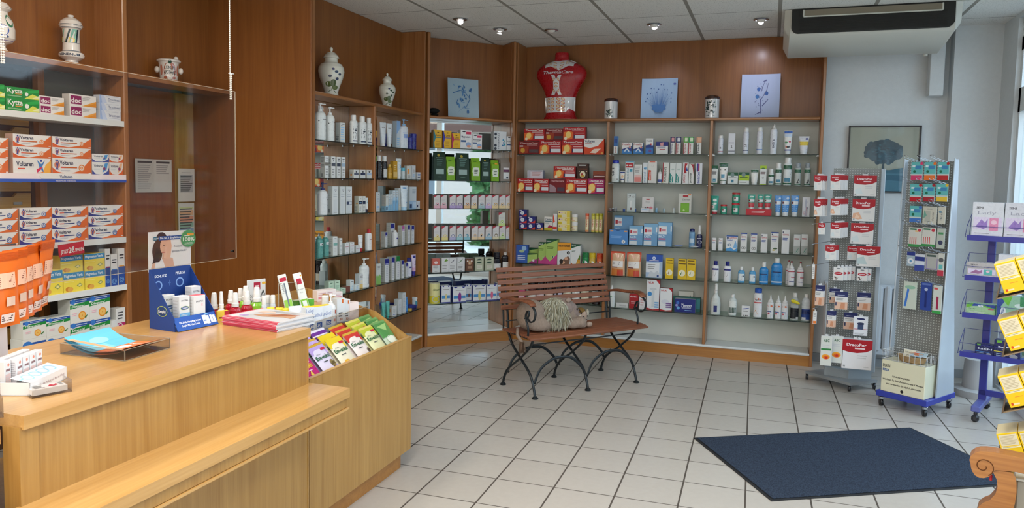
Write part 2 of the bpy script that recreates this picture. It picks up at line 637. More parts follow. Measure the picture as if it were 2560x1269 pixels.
def draw(g, spec, w, h, pos, mat='card', seg=1):
 """draw a printed design. pos(u, v, layer) -> point; u, v in 0..1 over a front of w x h metres"""
 k = 1
 mn = min(w, h)
 for el in spec.split(';'):
  a = el.split()
  if not a:
   continue
  op = a[0]
  if op == 'r':
   u0, v0, u1, v1 = map(num, a[1:5])
   n = max(1, int(seg * abs(u1 - u0) + 0.99))
   vs, fs = [], []
   for i in range(n + 1):
    u = u0 + (u1 - u0) * i / n
    vs += [pos(u, v0, k), pos(u, v1, k)]
   for i in range(n):
    fs.append((2 * i, 2 * i + 2, 2 * i + 3, 2 * i + 1))
   g.add(vs, fs, a[5], mat)
  elif op == 'p':
   pts = [tuple(map(num, q.split(','))) for q in a[1:-1]]
   g.add([pos(u, v, k) for u, v in pts], [tuple(range(len(pts)))], a[-1], mat)
  elif op in ('c', 'e'):
   u0, v0, r_ = map(num, a[1:4])
   ry = num(a[4]) if op == 'e' else r_
   n = 14
   vs = [pos(u0 + r_ * mn / w * math.cos(2 * PI * i / n), v0 + ry * mn / h * math.sin(2 * PI * i / n), k) for i in range(n)]
   g.add(vs, [tuple(range(n))], a[-1], mat)
  elif op == 'o':
   u0, v0, r_ = map(num, a[1:4])
   n = 14
   vs = []
   for q in (r_, r_ * 0.72):
    vs += [pos(u0 + q * mn / w * math.cos(2 * PI * i / n), v0 + q * mn / h * math.sin(2 * PI * i / n), k) for i in range(n)]
   g.add(vs, [(i, (i + 1) % n, n + (i + 1) % n, n + i) for i in range(n)], a[-1], mat)
  elif op in ('t', 'T', 'V'):
   u0, v0, hh = map(num, a[1:4])
   st = a[4].replace('_', ' ')
   bold = 0.022 if 'b' in a[6:] else 0.0
   sh = 0.25 if 'i' in a[6:] else 0.0
   vs, fs, wd = text_mesh(st, bold, sh)
   mw = [q for q in a[6:] if q[0] == 'w']
   H = hh * (h if op != 'V' else w) / 0.72
   sx = H
   if mw:
    tgt = num(mw[0][1:]) * (w if op != 'V' else h)
    sx = tgt / max(wd, 1e-4)
   if op == 'V':
    P = [pos(u0 - y * H / w, v0 + x * sx / h, k) for x, y in vs]
   else:
    off = -wd * sx / 2 if op == 'T' else 0
    P = [pos(u0 + (off + x * sx) / w, v0 + y * H / h, k) for x, y in vs]
   g.add(P, fs, a[5], mat)
  elif op == 'l':
   u0, v0, u1, v1 = map(num, a[1:5])
   n = int(a[5])
   for i in range(n):
    vv = v1 - (v1 - v0) * (i + 0.5) / n
    hh = (v1 - v0) / n * 0.22
    ue = u0 + (u1 - u0) * (0.75 + 0.25 * ((i * 7919 + 3) % 5) / 4)
    g.add([pos(u0, vv - hh, k), pos(ue, vv - hh, k), pos(ue, vv + hh, k), pos(u0, vv + hh, k)], [(0, 1, 2, 3)], a[6], mat)
  k += 0.35 if op in ('t', 'T', 'V', 'l') else 1

def flatpos(w, h, y=0.0, z0=0.0, x0=0.0):
 return lambda u, v, k: (x0 + u * w, y - LAY * k, z0 + v * h)

def sidepos(w, d, h, x=0.0):
 """left side face (x = 0), seen from the left; u runs back to front"""
 return lambda u, v, k: (x - LAY * k, d * (1 - u), v * h)

def curvpos(w, d, h, z0=0.0, z1=None, cy=0.0, cover=0.42, wid=None, pw=2):
 """front of a round or oval body standing at x 0..w"""
 def f(u, v, k):
  a = (u - 0.5) * 2 * PI * cover
  ww = wid(v) if wid else 1.0
  q = .0005 + LAY * k * 1.5
  rx, ry = w / 2 * ww + q, d / 2 * ww + q
  return (w / 2 + rx * abs(math.sin(a)) ** (2 / pw) * (1 if a > 0 else -1), d / 2 - ry * abs(math.cos(a)) ** (2 / pw), z0 + v * h)
 return f

def px_ray(x, y):
 return (CFW + CR * ((x - PX0) / FPX) - CU * ((y - PY0) / FPX))
def px_plane(x, y, p0, n):
 d = px_ray(x, y)
 return CAM + d * ((Vector(p0) - CAM).dot(n) / d.dot(n))
def px_z(x, y, z):
 d = px_ray(x, y)
 return CAM + d * ((z - CAM.z) / d.z)

# ---------------------------------------------------------------- the room
XL, XR, YF, YB = -2.62, 3.16, -9.6, 0.27
def slab(name, x0, x1, y0, y1, z0, z1, mat):
 g = G()
 g.box(x0, x1, y0, y1, z0, z1, 'white', mat)
 return struct(g.build(name))
slab('floor', XL - .1, XR + .15, YF - .1, YB + .15, -0.08, 0, 'floor')
slab('ceiling', XL - .1, XR + .15, YF - .1, YB + .15, CEIL, CEIL + .08, 'ceil')
slab('wall_back', XL - .1, XR + .15, YB + .02, YB + .15, 0, CEIL, 'wall')
slab('wall_left', XL - .1, XL, YF, YB, 0, CEIL, 'wall')
slab('wall_front', XL - .1, XR + .15, YF - .1, YF, 0, CEIL, 'wall')
slab('pillar', 2.82, XR, 0.13, YB + .02, 0, CEIL, 'wall')
slab('baseboard_back', 1.87, 2.82, YB - .004, YB + .02, 0, 0.07, 'skirt')
slab('baseboard_pillar', 2.812, XR, 0.118, 0.13, 0, 0.07, 'skirt')
# right wall with two shop windows
g = G()
W1, W0 = -0.24, -3.45
V1, V0 = -4.2, -7.0
for a, b in ((W1, YB + .02), (V1, W0), (YF, V0)):
 g.box(XR, XR + .14, a, b, 0, CEIL, 'white', 'wall')
for a, b in ((W0, W1), (V0, V1)):
 g.box(XR, XR + .14, a, b, 2.84, CEIL, 'white', 'wall')
 g.box(XR, XR + .14, a, b, 0, 0.06, 'white', 'wall')
struct(g.build('wall_right'))
def shop_window(name, y0, y1, posts):
 root = empty(name, (XR, y1, 0))
 struct(root)
 L = y1 - y0
 def B(gg, a0, a1, z0, z1, x0=0.03, x1=0.10, c='white'):
  gg.box(x0, x1, -a1, -a0, z0, z1, c, M['white'])
 gf = G()
 B(gf, 0, L, 0.06, 0.14); B(gf, 0, L, 2.14, 2.32); B(gf, 0, L, 2.60, 2.70); B(gf, 0, L, 2.80, 2.84)
 B(gf, 0, 0.05, 0.06, 2.84); B(gf, L - .05, L, 0.06, 2.84)
 for p in posts:
  B(gf, p, p + .09, 0.06, 2.84, 0.02, 0.11)
 gf.build('window_frame', root)
 gg = G()
 gg.box(0.06, 0.068, -L + .05, -0.05, 0.14, 2.14, 'white', M['pane'])
 gg.box(0.06, 0.068, -L + .05, -0.05, 2.32, 2.60, 'white', M['pane'])
 gg.box(0.06, 0.068, -L + .05, -0.05, 2.70, 2.80, 'white', M['pane'])
 gg.build('glass_pane', root)
shop_window('window_1', W0, W1, (1.15, 2.25))
shop_window('window_2', V0, V1, (1.35,))

# street outside
g = G(); g.box(XR + .2, 40, -30, 25, -0.2, -0.12, 'white', 'road'); struct(g.build('street'))
def house(x, y0, y1, h, label):
 r = empty('brick_house', (x, (y0 + y1) / 2, -.12))
 tag(r, label, 'house')
 L = (y1 - y0) / 2
 gg = G(); gg.box(0, 6, -L, L, 0, h, 'white', 'brick'); gg.build('wall', r)
 gg = G(); gg.prism([(-L - .3, h), (L + .3, h), (0, h + 2.4)], -.3, 6.2, '5a4038', 'matte', axis='x'); gg.build('roof', r)
 k = 0
 y = -L + 1.2
 while y < L - 1:
  gg = G()
  gg.box(-.06, .02, y - .1, y + 1.1, 0.95, 2.25, 'white', 'matte')
  wn = gg.build('window', r)
  g2 = G()
  g2.box(-.08, -.06, y, y + .47, 1.05, 2.15, '3a4650', 'gloss'); g2.box(-.08, -.06, y + .53, y + 1.0, 1.05, 2.15, '3a4650', 'gloss')
  g2.build('pane', wn)
  y += 2.6
 return r
house(13, -12, -3.2, 3.0, 'red brick house with white windows seen through the shop window and mirror')
house(5.2, 3.4, 12, 3.0, 'dark brick house wall beyond the glass at the far right edge')
def hedge(x0, x1, y0, y1, h, label, seed=1):
 rnd = random.Random(seed)
 gg = G()
 for k in range(900):
  a = rnd.random()
  px, py, pz = x0 + rnd.random() * (x1 - x0), y0 + rnd.random() * (y1 - y0), rnd.random() * h
  if rnd.random() < .7:
   px = x0 + rnd.random() * .2
  q = .16
  d1 = Vector((rnd.uniform(-1, 1), rnd.uniform(-1, 1), rnd.uniform(-1, 1))) * q
  d2 = Vector((rnd.uniform(-1, 1), rnd.uniform(-1, 1), rnd.uniform(-1, 1))) * q
  p = Vector((px, py, pz))
  gg.add([p - d1, p + d2, p + d1, p - d2], [(0, 1, 2, 3)], 'green', 'leaf')
 gg.box(x0 + .15, x1, y0, y1, 0, h - .15, 'green', 'leaf')
 return tag(gg.build('hedge', loc=(0, 0, -.12)), label, 'hedge')
hedge(9.5, 10.6, -4.6, -1.0, 1.9, 'green hedge across the street seen in the mirror')
hedge(3.9, 4.6, 0.9, 2.6, 3.2, 'dark green bush close outside the window at the far right', 3)

# ---------------------------------------------------------------- ceiling lamps
def downlight(x, y, aim, power, label, col=(1, .96, .9)):
 r = empty('ceiling_spotlight', (x, y, CEIL))
 tag(r, label, 'ceiling light', 'small round spotlights in the ceiling')
 gg = G(); gg.lathe([(.055, -.002), (.06, -.008), (.048, -.012), (.044, -.006)], 'silver', 'chrome', 20); gg.build('rim', r)
 gg = G(); gg.ball((0, 0, -.004), .036, 'e6e2da', 'plast', 14, 8, (1, 1, .7)); gg.build('eyeball', r)
 if power:
  m = bpy.data.materials.get('lamp_face')
  if not m:
   m, nt, b = newmat('lamp_face')
   b.inputs['Emission Color'].default_value = (1, .96, 1, 1)
   b.inputs['Emission Strength'].default_value = 5
  gg = G()
  gg.lathe([(.022, -.001), (.022, 0)], 'white', m, 14)
  o = gg.build('bulb', r)
  d = Vector(aim) - Vector((x, y, CEIL))
  d.normalize()
  o.location = d * .036 + Vector((0, 0, -.006))
  o.rotation_euler = d.to_track_quat('Z', 'Y').to_euler()
  lamp('spot_beam', 'SPOT', d * .06 + Vector((0, 0, -.01)), power, col, spot=math.radians(52), blend=.9, radius=.02, parent=r, target=None).rotation_euler = d.to_track_quat('-Z', 'Y').to_euler()
 return r
downlight(-1.006, -1.105, (-.2, -2.4, 1.2), 9, 'lit round spotlight over the corner cabinet, leftmost in the ceiling', (1, .95, 1))
downlight(-.825, -.647, (-1.2, -.3, 1.6), 6, 'round spotlight above the corner cabinet, second from the left')
downlight(-.401, -.509, (-.4, .2, 1.5), 0, 'round spotlight above the red torso, third from the left')
downlight(.49, -.527, (.5, .27, 2.3), 6, 'round spotlight above the round bush print, fourth from the left', (.86, .86, 1))
downlight(1.332, -.521, (1.25, .27, 2.5), 9, 'round spotlight beside the air conditioner casting a pale glow on the wood', (.84, .84, 1))

def light_panel(x, y, sx, sy, power, label, col=(1, .97, .92)):  # emissive ceiling panels added out of view to brighten the shop
 m, nt, b = newmat('light_diffuser')
 b.inputs['Emission Color'].default_value = col + (1,)
 b.inputs['Emission Strength'].default_value = 3.0
 r = empty('ceiling_light_panel', (x, y, CEIL))
 tag(r, label, 'ceiling light', 'unseen ceiling light panels')
 gg = G(); gg.box(-sx / 2 - .02, sx / 2 + .02, -sy / 2 - .02, sy / 2 + .02, -.03, -.001, 'white', 'steelp'); gg.build('housing', r)
 gg = G(); gg.box(-sx / 2, sx / 2, -sy / 2, sy / 2, -.034, -.030, 'white', m); gg.build('diffuser', r)
 o = lamp('unseen_panel_light', 'AREA', (0, 0, -.04), power, col, sx, sy, parent=r)
 return r
light_panel(-1.1, -4.6, .3, 1.25, 24, 'unseen ceiling light panel above the sales counter', (1, .9, .76))
light_panel(.6, -5.3, .62, 1.25, 34, 'added ceiling fill panel in the middle of the shop')
light_panel(1.9, -3.9, .62, 1.25, 24, 'added cool ceiling fill panel near the entrance mat', (.92, .96, 1))  # cool panel added to strengthen the daylight from the right
light_panel(.9, -8.0, 1.2, 1.25, 90, 'added ceiling fill panel at the rear of the shop', (1, .97, .94))
light_panel(-1.2, -7.6, .62, 1.25, 46, 'added ceiling fill panel behind the counter', (1, .94, .86))

# ---------------------------------------------------------------- shelving
UN = {}
def unit(key, origin, rot, W, D, divs, shelves, label, back='backw', topz=2.14, baseh=0.115, group=None, cat='shelving unit', mir=False):
 o = Vector(origin)
 r = empty('wall_shelving_unit', o, rot)
 tag(r, label, cat, group)
 UN[key] = (o, rot, W, D)
 def P(name, f, par=r):
  gg = G(); f(gg); return gg.build(name, par)
 t = 0.026
 for x in [0, W - t]:
  P('side_panel', lambda g_: g_.box(x, x + t, 0.0, D + .012, 0, CEIL - .002, 'white', 'cherryd', .004))
 P('upper_back_panel', lambda g_: g_.box(t, W - t, D - .005, D + .01, topz, CEIL - .002, 'white', 'cherry'))
 P('back_mirror' if mir else 'back_panel', lambda g_: g_.box(t, W - t, D, D + .01, baseh, topz - .02, 'white', back))
 P('top_shelf', lambda g_: g_.box(t, W - t, 0.008, D - .006, topz - .024, topz, 'white', 'cherryx', .008))
 P('kickboard', lambda g_: g_.box(0.004, W - .004, 0.006, .024, 0.0, baseh - .022, 'white', 'kick'))
 P('bottom_shelf', lambda g_: g_.box(t, W - t, -.004, D, baseh - .022, baseh, 'white', 'white', .006))
 for x in divs:
  P('divider', lambda g_: g_.box(x - t / 2, x + t / 2, 0.004, D - .001, baseh, topz - .024, 'white', 'cherryd', .004))
 ed = [t] + [q for x in divs for q in (x - t / 2, x + t / 2)] + [W - t]
 for b in range(len(ed) // 2):
  zs = shelves[b] if isinstance(shelves[0], (list, tuple)) else shelves
  for z in zs:
   x0, x1 = ed[2 * b] + .003, ed[2 * b + 1] - .003
   gg = G()
   gg.box(x0, x1, 0.012, D - .004, z - .007, z, 'white', 'glass')
   gg.box(x0, x1, 0.0095, 0.012, z - .007, z, 'white', 'gedge')
   gg.build('glass_shelf', r)
   gg = G()
   for xx in (x0 + .004, x1 - .004):
    for yy in (.05, D - .05):
     gg.box(xx - .006, xx + .006, yy - .005, yy + .005, z - .014, z - .0075, 'silver', 'chrome')
   gg.build('shelf_pins', r)
 return r
ZL = [1.813, 1.548, 1.283, .979, .685, .375]
ZC = [1.842, 1.545, 1.286, .989, .692, .397]
ZB = [1.812, 1.446, 1.085, .755, .395]
ZD = [1.822, 1.556, 1.288, .982, .688, .386]
ZE = [1.828, 1.560, 1.293, .967, .690, .389]
unit('B', (-.90, 0, 0), 0, 2.76, .26, (.916, 1.843), [ZB, ZD, ZE], 'cherry wood wall shelving with three bays and pale back on the far wall', 'backw', 2.143)
unit('C', (-1.50, -.68, 0), PI / 4, .885, .25, (), ZC, 'narrow cherry corner shelving unit with a mirrored back', 'mirror', 2.13, .125, mir=True)
unit('L', (-1.51, -2.44, 0), PI / 2, 1.745, .24, (.86,), ZL, 'cherry wood shelving with two bays and mirrored back on the left wall', 'mirror', 2.145, .13, mir=True)
gg = G(); gg.box(-2.60, -1.502, -2.475, -2.445, 0, CEIL - .002, 'white', 'cherry', .003)
struct(gg.build('wall_side'))
for nm, a, b in (('wall_niche', (-1.55, -.70), (-1.47, -.64)), ('wall_niche', (-.93, -.07), (-.89, .0))):
 gg = G(); gg.box(a[0], b[0], a[1], b[1], 0, CEIL, 'white', M['cherry']);
 # narrow dark fillers between neighbouring units
 o = gg.build(nm); struct(o); o.scale = (.6, .6, 1); o.location = (a[0] * .4, a[1] * .4 + .03, 0)

# unit behind the counter
XA = -2.14
r = empty('counter_back_shelving', (XA, -5.3, 0), PI / 2)
tag(r, 'tall cherry shelving behind the counter with white shelves at the left', 'shelving unit')
UN['A'] = (Vector((XA, -5.3, 0)), PI / 2, 2.8, .3)
def rnd_box(name, b, col, mat, bev, par):
 gg = G()
 gg.box(*b, col, mat, 0 if bev >= .01 else bev)
 o = gg.build(name, par)
 if bev >= .01:
  m_ = o.modifiers.new('rounded_edge', 'BEVEL'); m_.width = bev; m_.segments = 5; m_.harden_normals = False
  for p_ in o.data.polygons:
   p_.use_smooth = True
 return o
def PA(name, *b, mat='cherry', bev=0.0, col='white', par=r):
 return rnd_box(name, b, col, mat, bev, par)
sd = -3.386 + 5.3                      # divider position along the unit
PA('divider', sd - .032, sd + .002, 0, .24, 0, CEIL - .002, mat='cherryd', bev=.005)
PA('upper_back_panel', 0, sd - .02, .215, .235, 2.13, CEIL - .002)
PA('upper_back_panel', sd, 2.85, .215, .235, 2.13, CEIL - .002)
PA('top_shelf', 0, sd - .033, .0, .215, 2.118, 2.148, mat='cherryx', bev=.012)
PA('top_shelf', sd + .005, 2.85, .0, .215, 2.118, 2.148, mat='cherryx', bev=.012)
PA('back_panel', sd - .36, sd - .02, .235, .25, 0, 2.12, mat='matte', col='6f6e68')
PA('post', sd - .40, sd - .36, .22, .26, 0, 2.12, mat='cherryd')
PA('back_panel', 0, sd - .4, .40, .41, 0, 2.12, mat='matte', col='5a3f2c')
PA('back_panel', sd, 2.852, .37, .38, 0, 2.12, mat='cherry')
PA('light_panel', 2.655, 2.85, .355, .369, 0, 2.12, mat='honey')
PA('white_edge_strip', 2.835, 2.848, .345, .354, 1.2, 1.62, mat='white')
ZA = [1.858, 1.540, 1.178, .895, .58]
for z in ZA[:4]:
 PA('white_shelf', 0, sd - .034, 0, .21, z - .032, z, mat='white', bev=.014)
PA('bottom_shelf', 0, sd - .034, 0, .21, ZA[4] - .032, ZA[4], mat='white', bev=.005)
gg = G()
def st(u0, v0, h_, s_, c_, b=0.0, sc_=None, x0=0, z0=0, y=-.003, maxw=None, center=False, shear=0):
 vs, fs, wd = text_mesh(s_, b, shear)
 H = h_ / .72
 sx = H if not maxw else maxw / wd
 ox = -wd * sx / 2 if center else 0
 gg.add([(u0 + ox + x * sx, y, v0 + yy * H) for x, yy in vs], fs, c_, 'card')
# shelf strips: brand banner and the discount sign
w0 = sd - 1.02
gg.box(w0, sd - .03, -.004, -.001, 1.500, 1.545, 'f0e3e6', 'card')
gg.box(w0, sd - .03, -.0055, -.004, 1.500, 1.516, 'blue', 'card')
gg.prism([(sd - .57, 1.517), (sd - .28, 1.517), (sd - .265, 1.532), (sd - .27, 1.548), (sd - .58, 1.548), (sd - .585, 1.532)], -.0065, -.0045, 'white', 'card')
st(sd - .43, 1.523, .016, 'Voltaren', '2c4f86', .01, y=-.008, center=True)
st(sd - .43, 1.504, .006, 'WIEDER FREUDE AN BEWEGUNG', 'white', .01, y=-.007, center=True)
o = gg.build('shelf_banner', r)
gg = G()
gg.box(-.078, .078, -.004, 0, -.033, .033, 'b01c2e', 'card')
gg.box(-.074, .074, -.0045, -.004, -.029, .029, 'c2263a', 'card')
st(-.068, -.016, .020, 'JETZT', 'white', .02, y=-.006, maxw=.045)
st(-.020, -.018, .030, '2€', 'white', .03, y=-.006, maxw=.036)
st(.020, -.016, .018, 'SPAREN', 'white', .02, y=-.006, maxw=.052)
o = gg.build('discount_sign', r, (sd - .42, -.02, 1.137)); o.rotation_euler = (0, math.radians(-4), 0); o['label'] = 'red discount sign hanging under a white shelf'

# apothecary drawers behind, seen between the white shelves
cx = sd - .41
r = empty('apothecary_drawer_cabinet', (XA, -5.3, 0), PI / 2)
tag(r, 'pale oak apothecary drawer cabinet behind the white shelves, far left', 'drawer cabinet')
gg = G(); gg.box(cx - 1.1, cx, .276, .394, 0.6, 2.1, '3c2616', 'matte'); gg.build('carcass', r)
for c_ in range(3):
 for k in range(11):
  z = .62 + k * .118
  x1 = cx - .02 - c_ * .36
  x0 = x1 - .34
  gg = G()
  poly = [(x0, z), (x1, z), (x1, z + .108), (x0 + .26, z + .108), (x0 + .24, z + .086), (x0 + .10, z + .086), (x0 + .08, z + .108), (x0, z + .108)]
  gg.prism(poly, .255, .275, 'white', 'oak')
  d = gg.build('drawer', r)
  g2 = G(); g2.box(x0 + .235, x0 + .285, .251, .2545, z + .045, z + .06, 'b9b8ae', 'chrome'); g2.build('label_holder', d)

def paper(name, x0, x1, z0, z1, spec, label, y=.345, cat='notice', s0=sd, tilt=0):
 gg = G()
 gg.box(0, x1 - x0, 0, .002, 0, z1 - z0, 'c9c9c2', 'card')
 draw(gg, spec, x1 - x0, z1 - z0, flatpos(x1 - x0, z1 - z0))
 o = gg.build(name, None, Vector((XA, -5.3, 0)) + Matrix.Rotation(PI / 2, 3, 'Z') @ Vector((s0 + x0, y, z0)), PI / 2)
 return tag(o, label, cat)
def paper_px(name, q, spec, label, depth):
 a = px_plane(q[0], q[1], (XA - depth, 0, 0), Vector((1, 0, 0)))
 b = px_plane(q[2], q[3], (XA - depth, 0, 0), Vector((1, 0, 0)))
 return paper(name, a.y + 5.3 - sd, b.y + 5.3 - sd, b.z, a.z, spec, label, depth)
paper_px('notice_sheet', (338, 396, 430, 480), 'r .02 .02 .49 .98 c4c4bd;r .51 .02 .98 .98 cbcbc5;r .06 .88 .44 .94 44464a;r .56 .88 .94 .94 44464a;l .06 .1 .42 .84 12 grey;l .56 .55 .92 .84 5 grey', 'double page grey notice taped to the wood behind the clear screen', .35)
paper_px('notice_sheet', (445, 421, 487, 503), 'r .0 .0 1 1 dcdcd8;r .12 .28 .88 .82 b4b6ba;l .14 .3 .86 .8 9 dgrey;l .2 .86 .8 .9 1 grey', 'white sheet with a grey plan, above the coloured table', .34)
paper_px('notice_sheet', (446, 508, 486, 586), 'r 0 0 1 1 d5d8d4;r .05 .80 .95 .88 c9d8a4;r .05 .62 .95 .78 e0b48e;r .05 .42 .95 .60 dd9f86;r .05 .25 .95 .40 8fb9a8;r .05 .06 .95 .22 8aa7c4;l .08 .1 .9 .86 9 dgrey', 'coloured table sheet taped below the white plan', .34)

# ---------------------------------------------------------------- counter
CZ = .937
r = empty('sales_counter', (-.31, -4.24, 0))
tag(r, 'honey veneered sales counter with a lower ledge along its front', 'counter')
def PCc(name, *b, mat='honey', bev=0.0, col='white', par=r):
 return rnd_box(name, b, col, mat, bev, par)
PCc('worktop', -.70, .012, -1.245, 0.0, CZ - .036, CZ, mat='honeyy', bev=.016)
PCc('front_panel', -.02, 0, -1.20, -.004, .09, CZ - .036)
PCc('corner_post', -.055, .004, -1.252, -1.20, .0, CZ - .030, bev=.022)
PCc('end_panel', -.69, -.02, -.024, -.004, .0, CZ - .036)
PCc('inner_shelf', -.69, -.02, -1.22, -.03, .55, .57)
PCc('ledge', -.004, .190, -1.45, 0.012, .664, .702, mat='honeyy', bev=.012)
PCc('ledge_apron', .004, .182, -1.45, 0.008, .622, .664, bev=.003)
PCc('ledge_edge_strip', .002, .188, -1.45, 0.012, .614, .622, mat='honeyy', col='tan')
PCc('kickboard', -.05, -.035, -1.24, -.004, .0, .09, mat='kick')
PCc('seam_strip', .0, .003, -.006, -.002, .05, CZ - .05, mat='honeyy')
r2 = empty('counter_extension', (-.36, -5.50, 0))
tag(r2, 'lower end section of the counter cropped at the left picture edge', 'counter')
PCc('worktop', -.66, .0, -1.2, -.001, .862, .90, mat='honeyy', bev=.01, par=r2)
PCc('front_panel', -.66, -.006, -1.19, -.004, 0, .862, par=r2)

r = empty('sloping_display_bin', (-.318, -3.285, 0))
tag(r, 'honey veneered display bin with sloping sweet tray at the end of the counter', 'display bin')
def PB(name, *b, mat='honey', bev=0.0, col='white', par=r):
 gg = G(); gg.box(*b, col, mat, bev); return gg.build(name, par)
PB('front_panel', -.018, 0, -.935, 0, .10, .713, bev=.002)
PB('front_lip', -.0185, .0005, -.935, .0005, .7135, .7165, mat='honeyy')
gg = G()
prof = [(-.018, .10), (-.018, .7125), (-.215, .832), (-.40, .88), (-.64, .93), (-.655, .93), (-.655, .10)]
gg.prism(prof, -.018, 0, 'white', 'honey', axis='y'); gg.build('side_panel', r)
gg = G(); gg.prism([(-.045, .10), (-.045, .0), (-.60, .0), (-.60, .10)], -.90, -.03, 'white', 'kick', axis='y'); gg.build('kickboard', r)
gg = G(); gg.prism([(-.02, .638), (-.25, .713), (-.25, .700), (-.02, .625)], -.935, -.019, 'white', 'honey', axis='y'); gg.build('sloping_tray', r)
PB('product_shelf', -.40, -.251, -.935, -.019, .735, .75, mat='honeyy')
PB('riser', -.415, -.401, -.935, -.019, .735, .852)
PB('rear_shelf', -.64, -.416, -.935, -.019, .852, .866, mat='honeyy')
PB('rear_panel', -.655, -.641, -.935, -.019, .10, .935, bev=.003)
PB('base_box', -.64, -.02, -.93, -.02, .10, .60)
gg = G(); gg.box(-.256, -.252, -.925, -.02, .75, .862, 'white', 'plexi'); gg.box(-.257, -.251, -.925, -.02, .862, .864, 'white', 'pedge'); gg.build('acrylic_divider', r)

# hanging clear screen over the counter
r = empty('hanging_clear_screen', (-.65, -4.265, 1.21))
tag(r, 'clear acrylic screen hanging over the counter on white bead cords', 'protective screen')
L = 1.02
gg = G()
gg.box(0, .004, -L, 0, 0, .69, 'white', 'plexi')
o = gg.build('acrylic_sheet', r)
gg = G()
gg.box(0, .004, -L, 0, .69, .6912, 'white', 'pedge'); gg.box(0, .004, -L, 0, -.0012, 0, 'white', 'pedge'); gg.box(0, .004, 0, .0012, 0, .69, 'white', 'pedge')
gg.build('polished_edge', r)
gg = G()
for q in (-.02, -L + .02):
 gg.loft([(-.004, .004, .004), (.008, .004, .004)], 'silver', 'chrome', 10)
 gg.T = None
o = gg.build('eyelet', r, (-.001, -.022, .030), (0, PI / 2, 0))
for q in (-.028, -L + .03):
 gg = G()
 z = .655
 zt = CEIL - 1.21
 n = int((zt - z) / .0075)
 gg.tube([(0, 0, z), (0, 0, zt)], .0012, 'e8e4da', 'plast', 5)
 for k in range(n):
  gg.loft([(z + k * .0075, .0012, .0012), (z + k * .0075 + .003, .0034, .0034), (z + k * .0075 + .006, .0012, .0012)], 'e8e4da', 'plast', 6, True, False, False)
 for k in range(14):
  gg.loft([(z + k * .0075, .0014, .0014, 2, .004, .004), (z + k * .0075 + .003, .0036, .0036, 2, .004, .004), (z + k * .0075 + .006, .0012, .0012, 2, .004, .004)], 'e8e4da', 'plast', 6, True, False, False)
 gg.tube([(0, -.008, z + .105), (0, .024, z + .107)], .0018, 'white', 'plast', 5)
 gg.build('bead_cord', r, (.002, q, 0))

# ---------------------------------------------------------------- product kinds (each stands at x 0..w, y 0..d, front towards -y)
def k_box(w, h, d, sp, o):
 g = G()
 col = o.get('b', 'white')
 mat = o.get('mat', 'card')
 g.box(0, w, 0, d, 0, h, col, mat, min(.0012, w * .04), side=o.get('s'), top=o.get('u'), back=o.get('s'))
 draw(g, sp, w, h, flatpos(w, h), mat)
 if o.get('sp'):
  draw(g, o['sp'], d, h, sidepos(w, d, h), mat)
 return g, []

def body(g, w, d, secs, sp, o, pw=2.2, h0=0, h1=None, mat='plast', n=32):
 """secs (z, relative width)"""
 cx, cy = w / 2, d / 2
 g.loft([(z, w / 2 * q, d / 2 * q, pw, cx, cy) for z, q in secs], o.get('b', 'white'), mat, n, True)
 if sp:
  draw(g, sp, w, h1 - h0, curvpos(w, d, h1 - h0, h0, pw=pw), mat, 8)

def sh(pts, x=0, y=0, col='white', mat='plast', n=14, name=None):
 g = G()
 g.loft([(z, r, r, 2, x, y) for r, z in pts], col, mat, n)
 return g

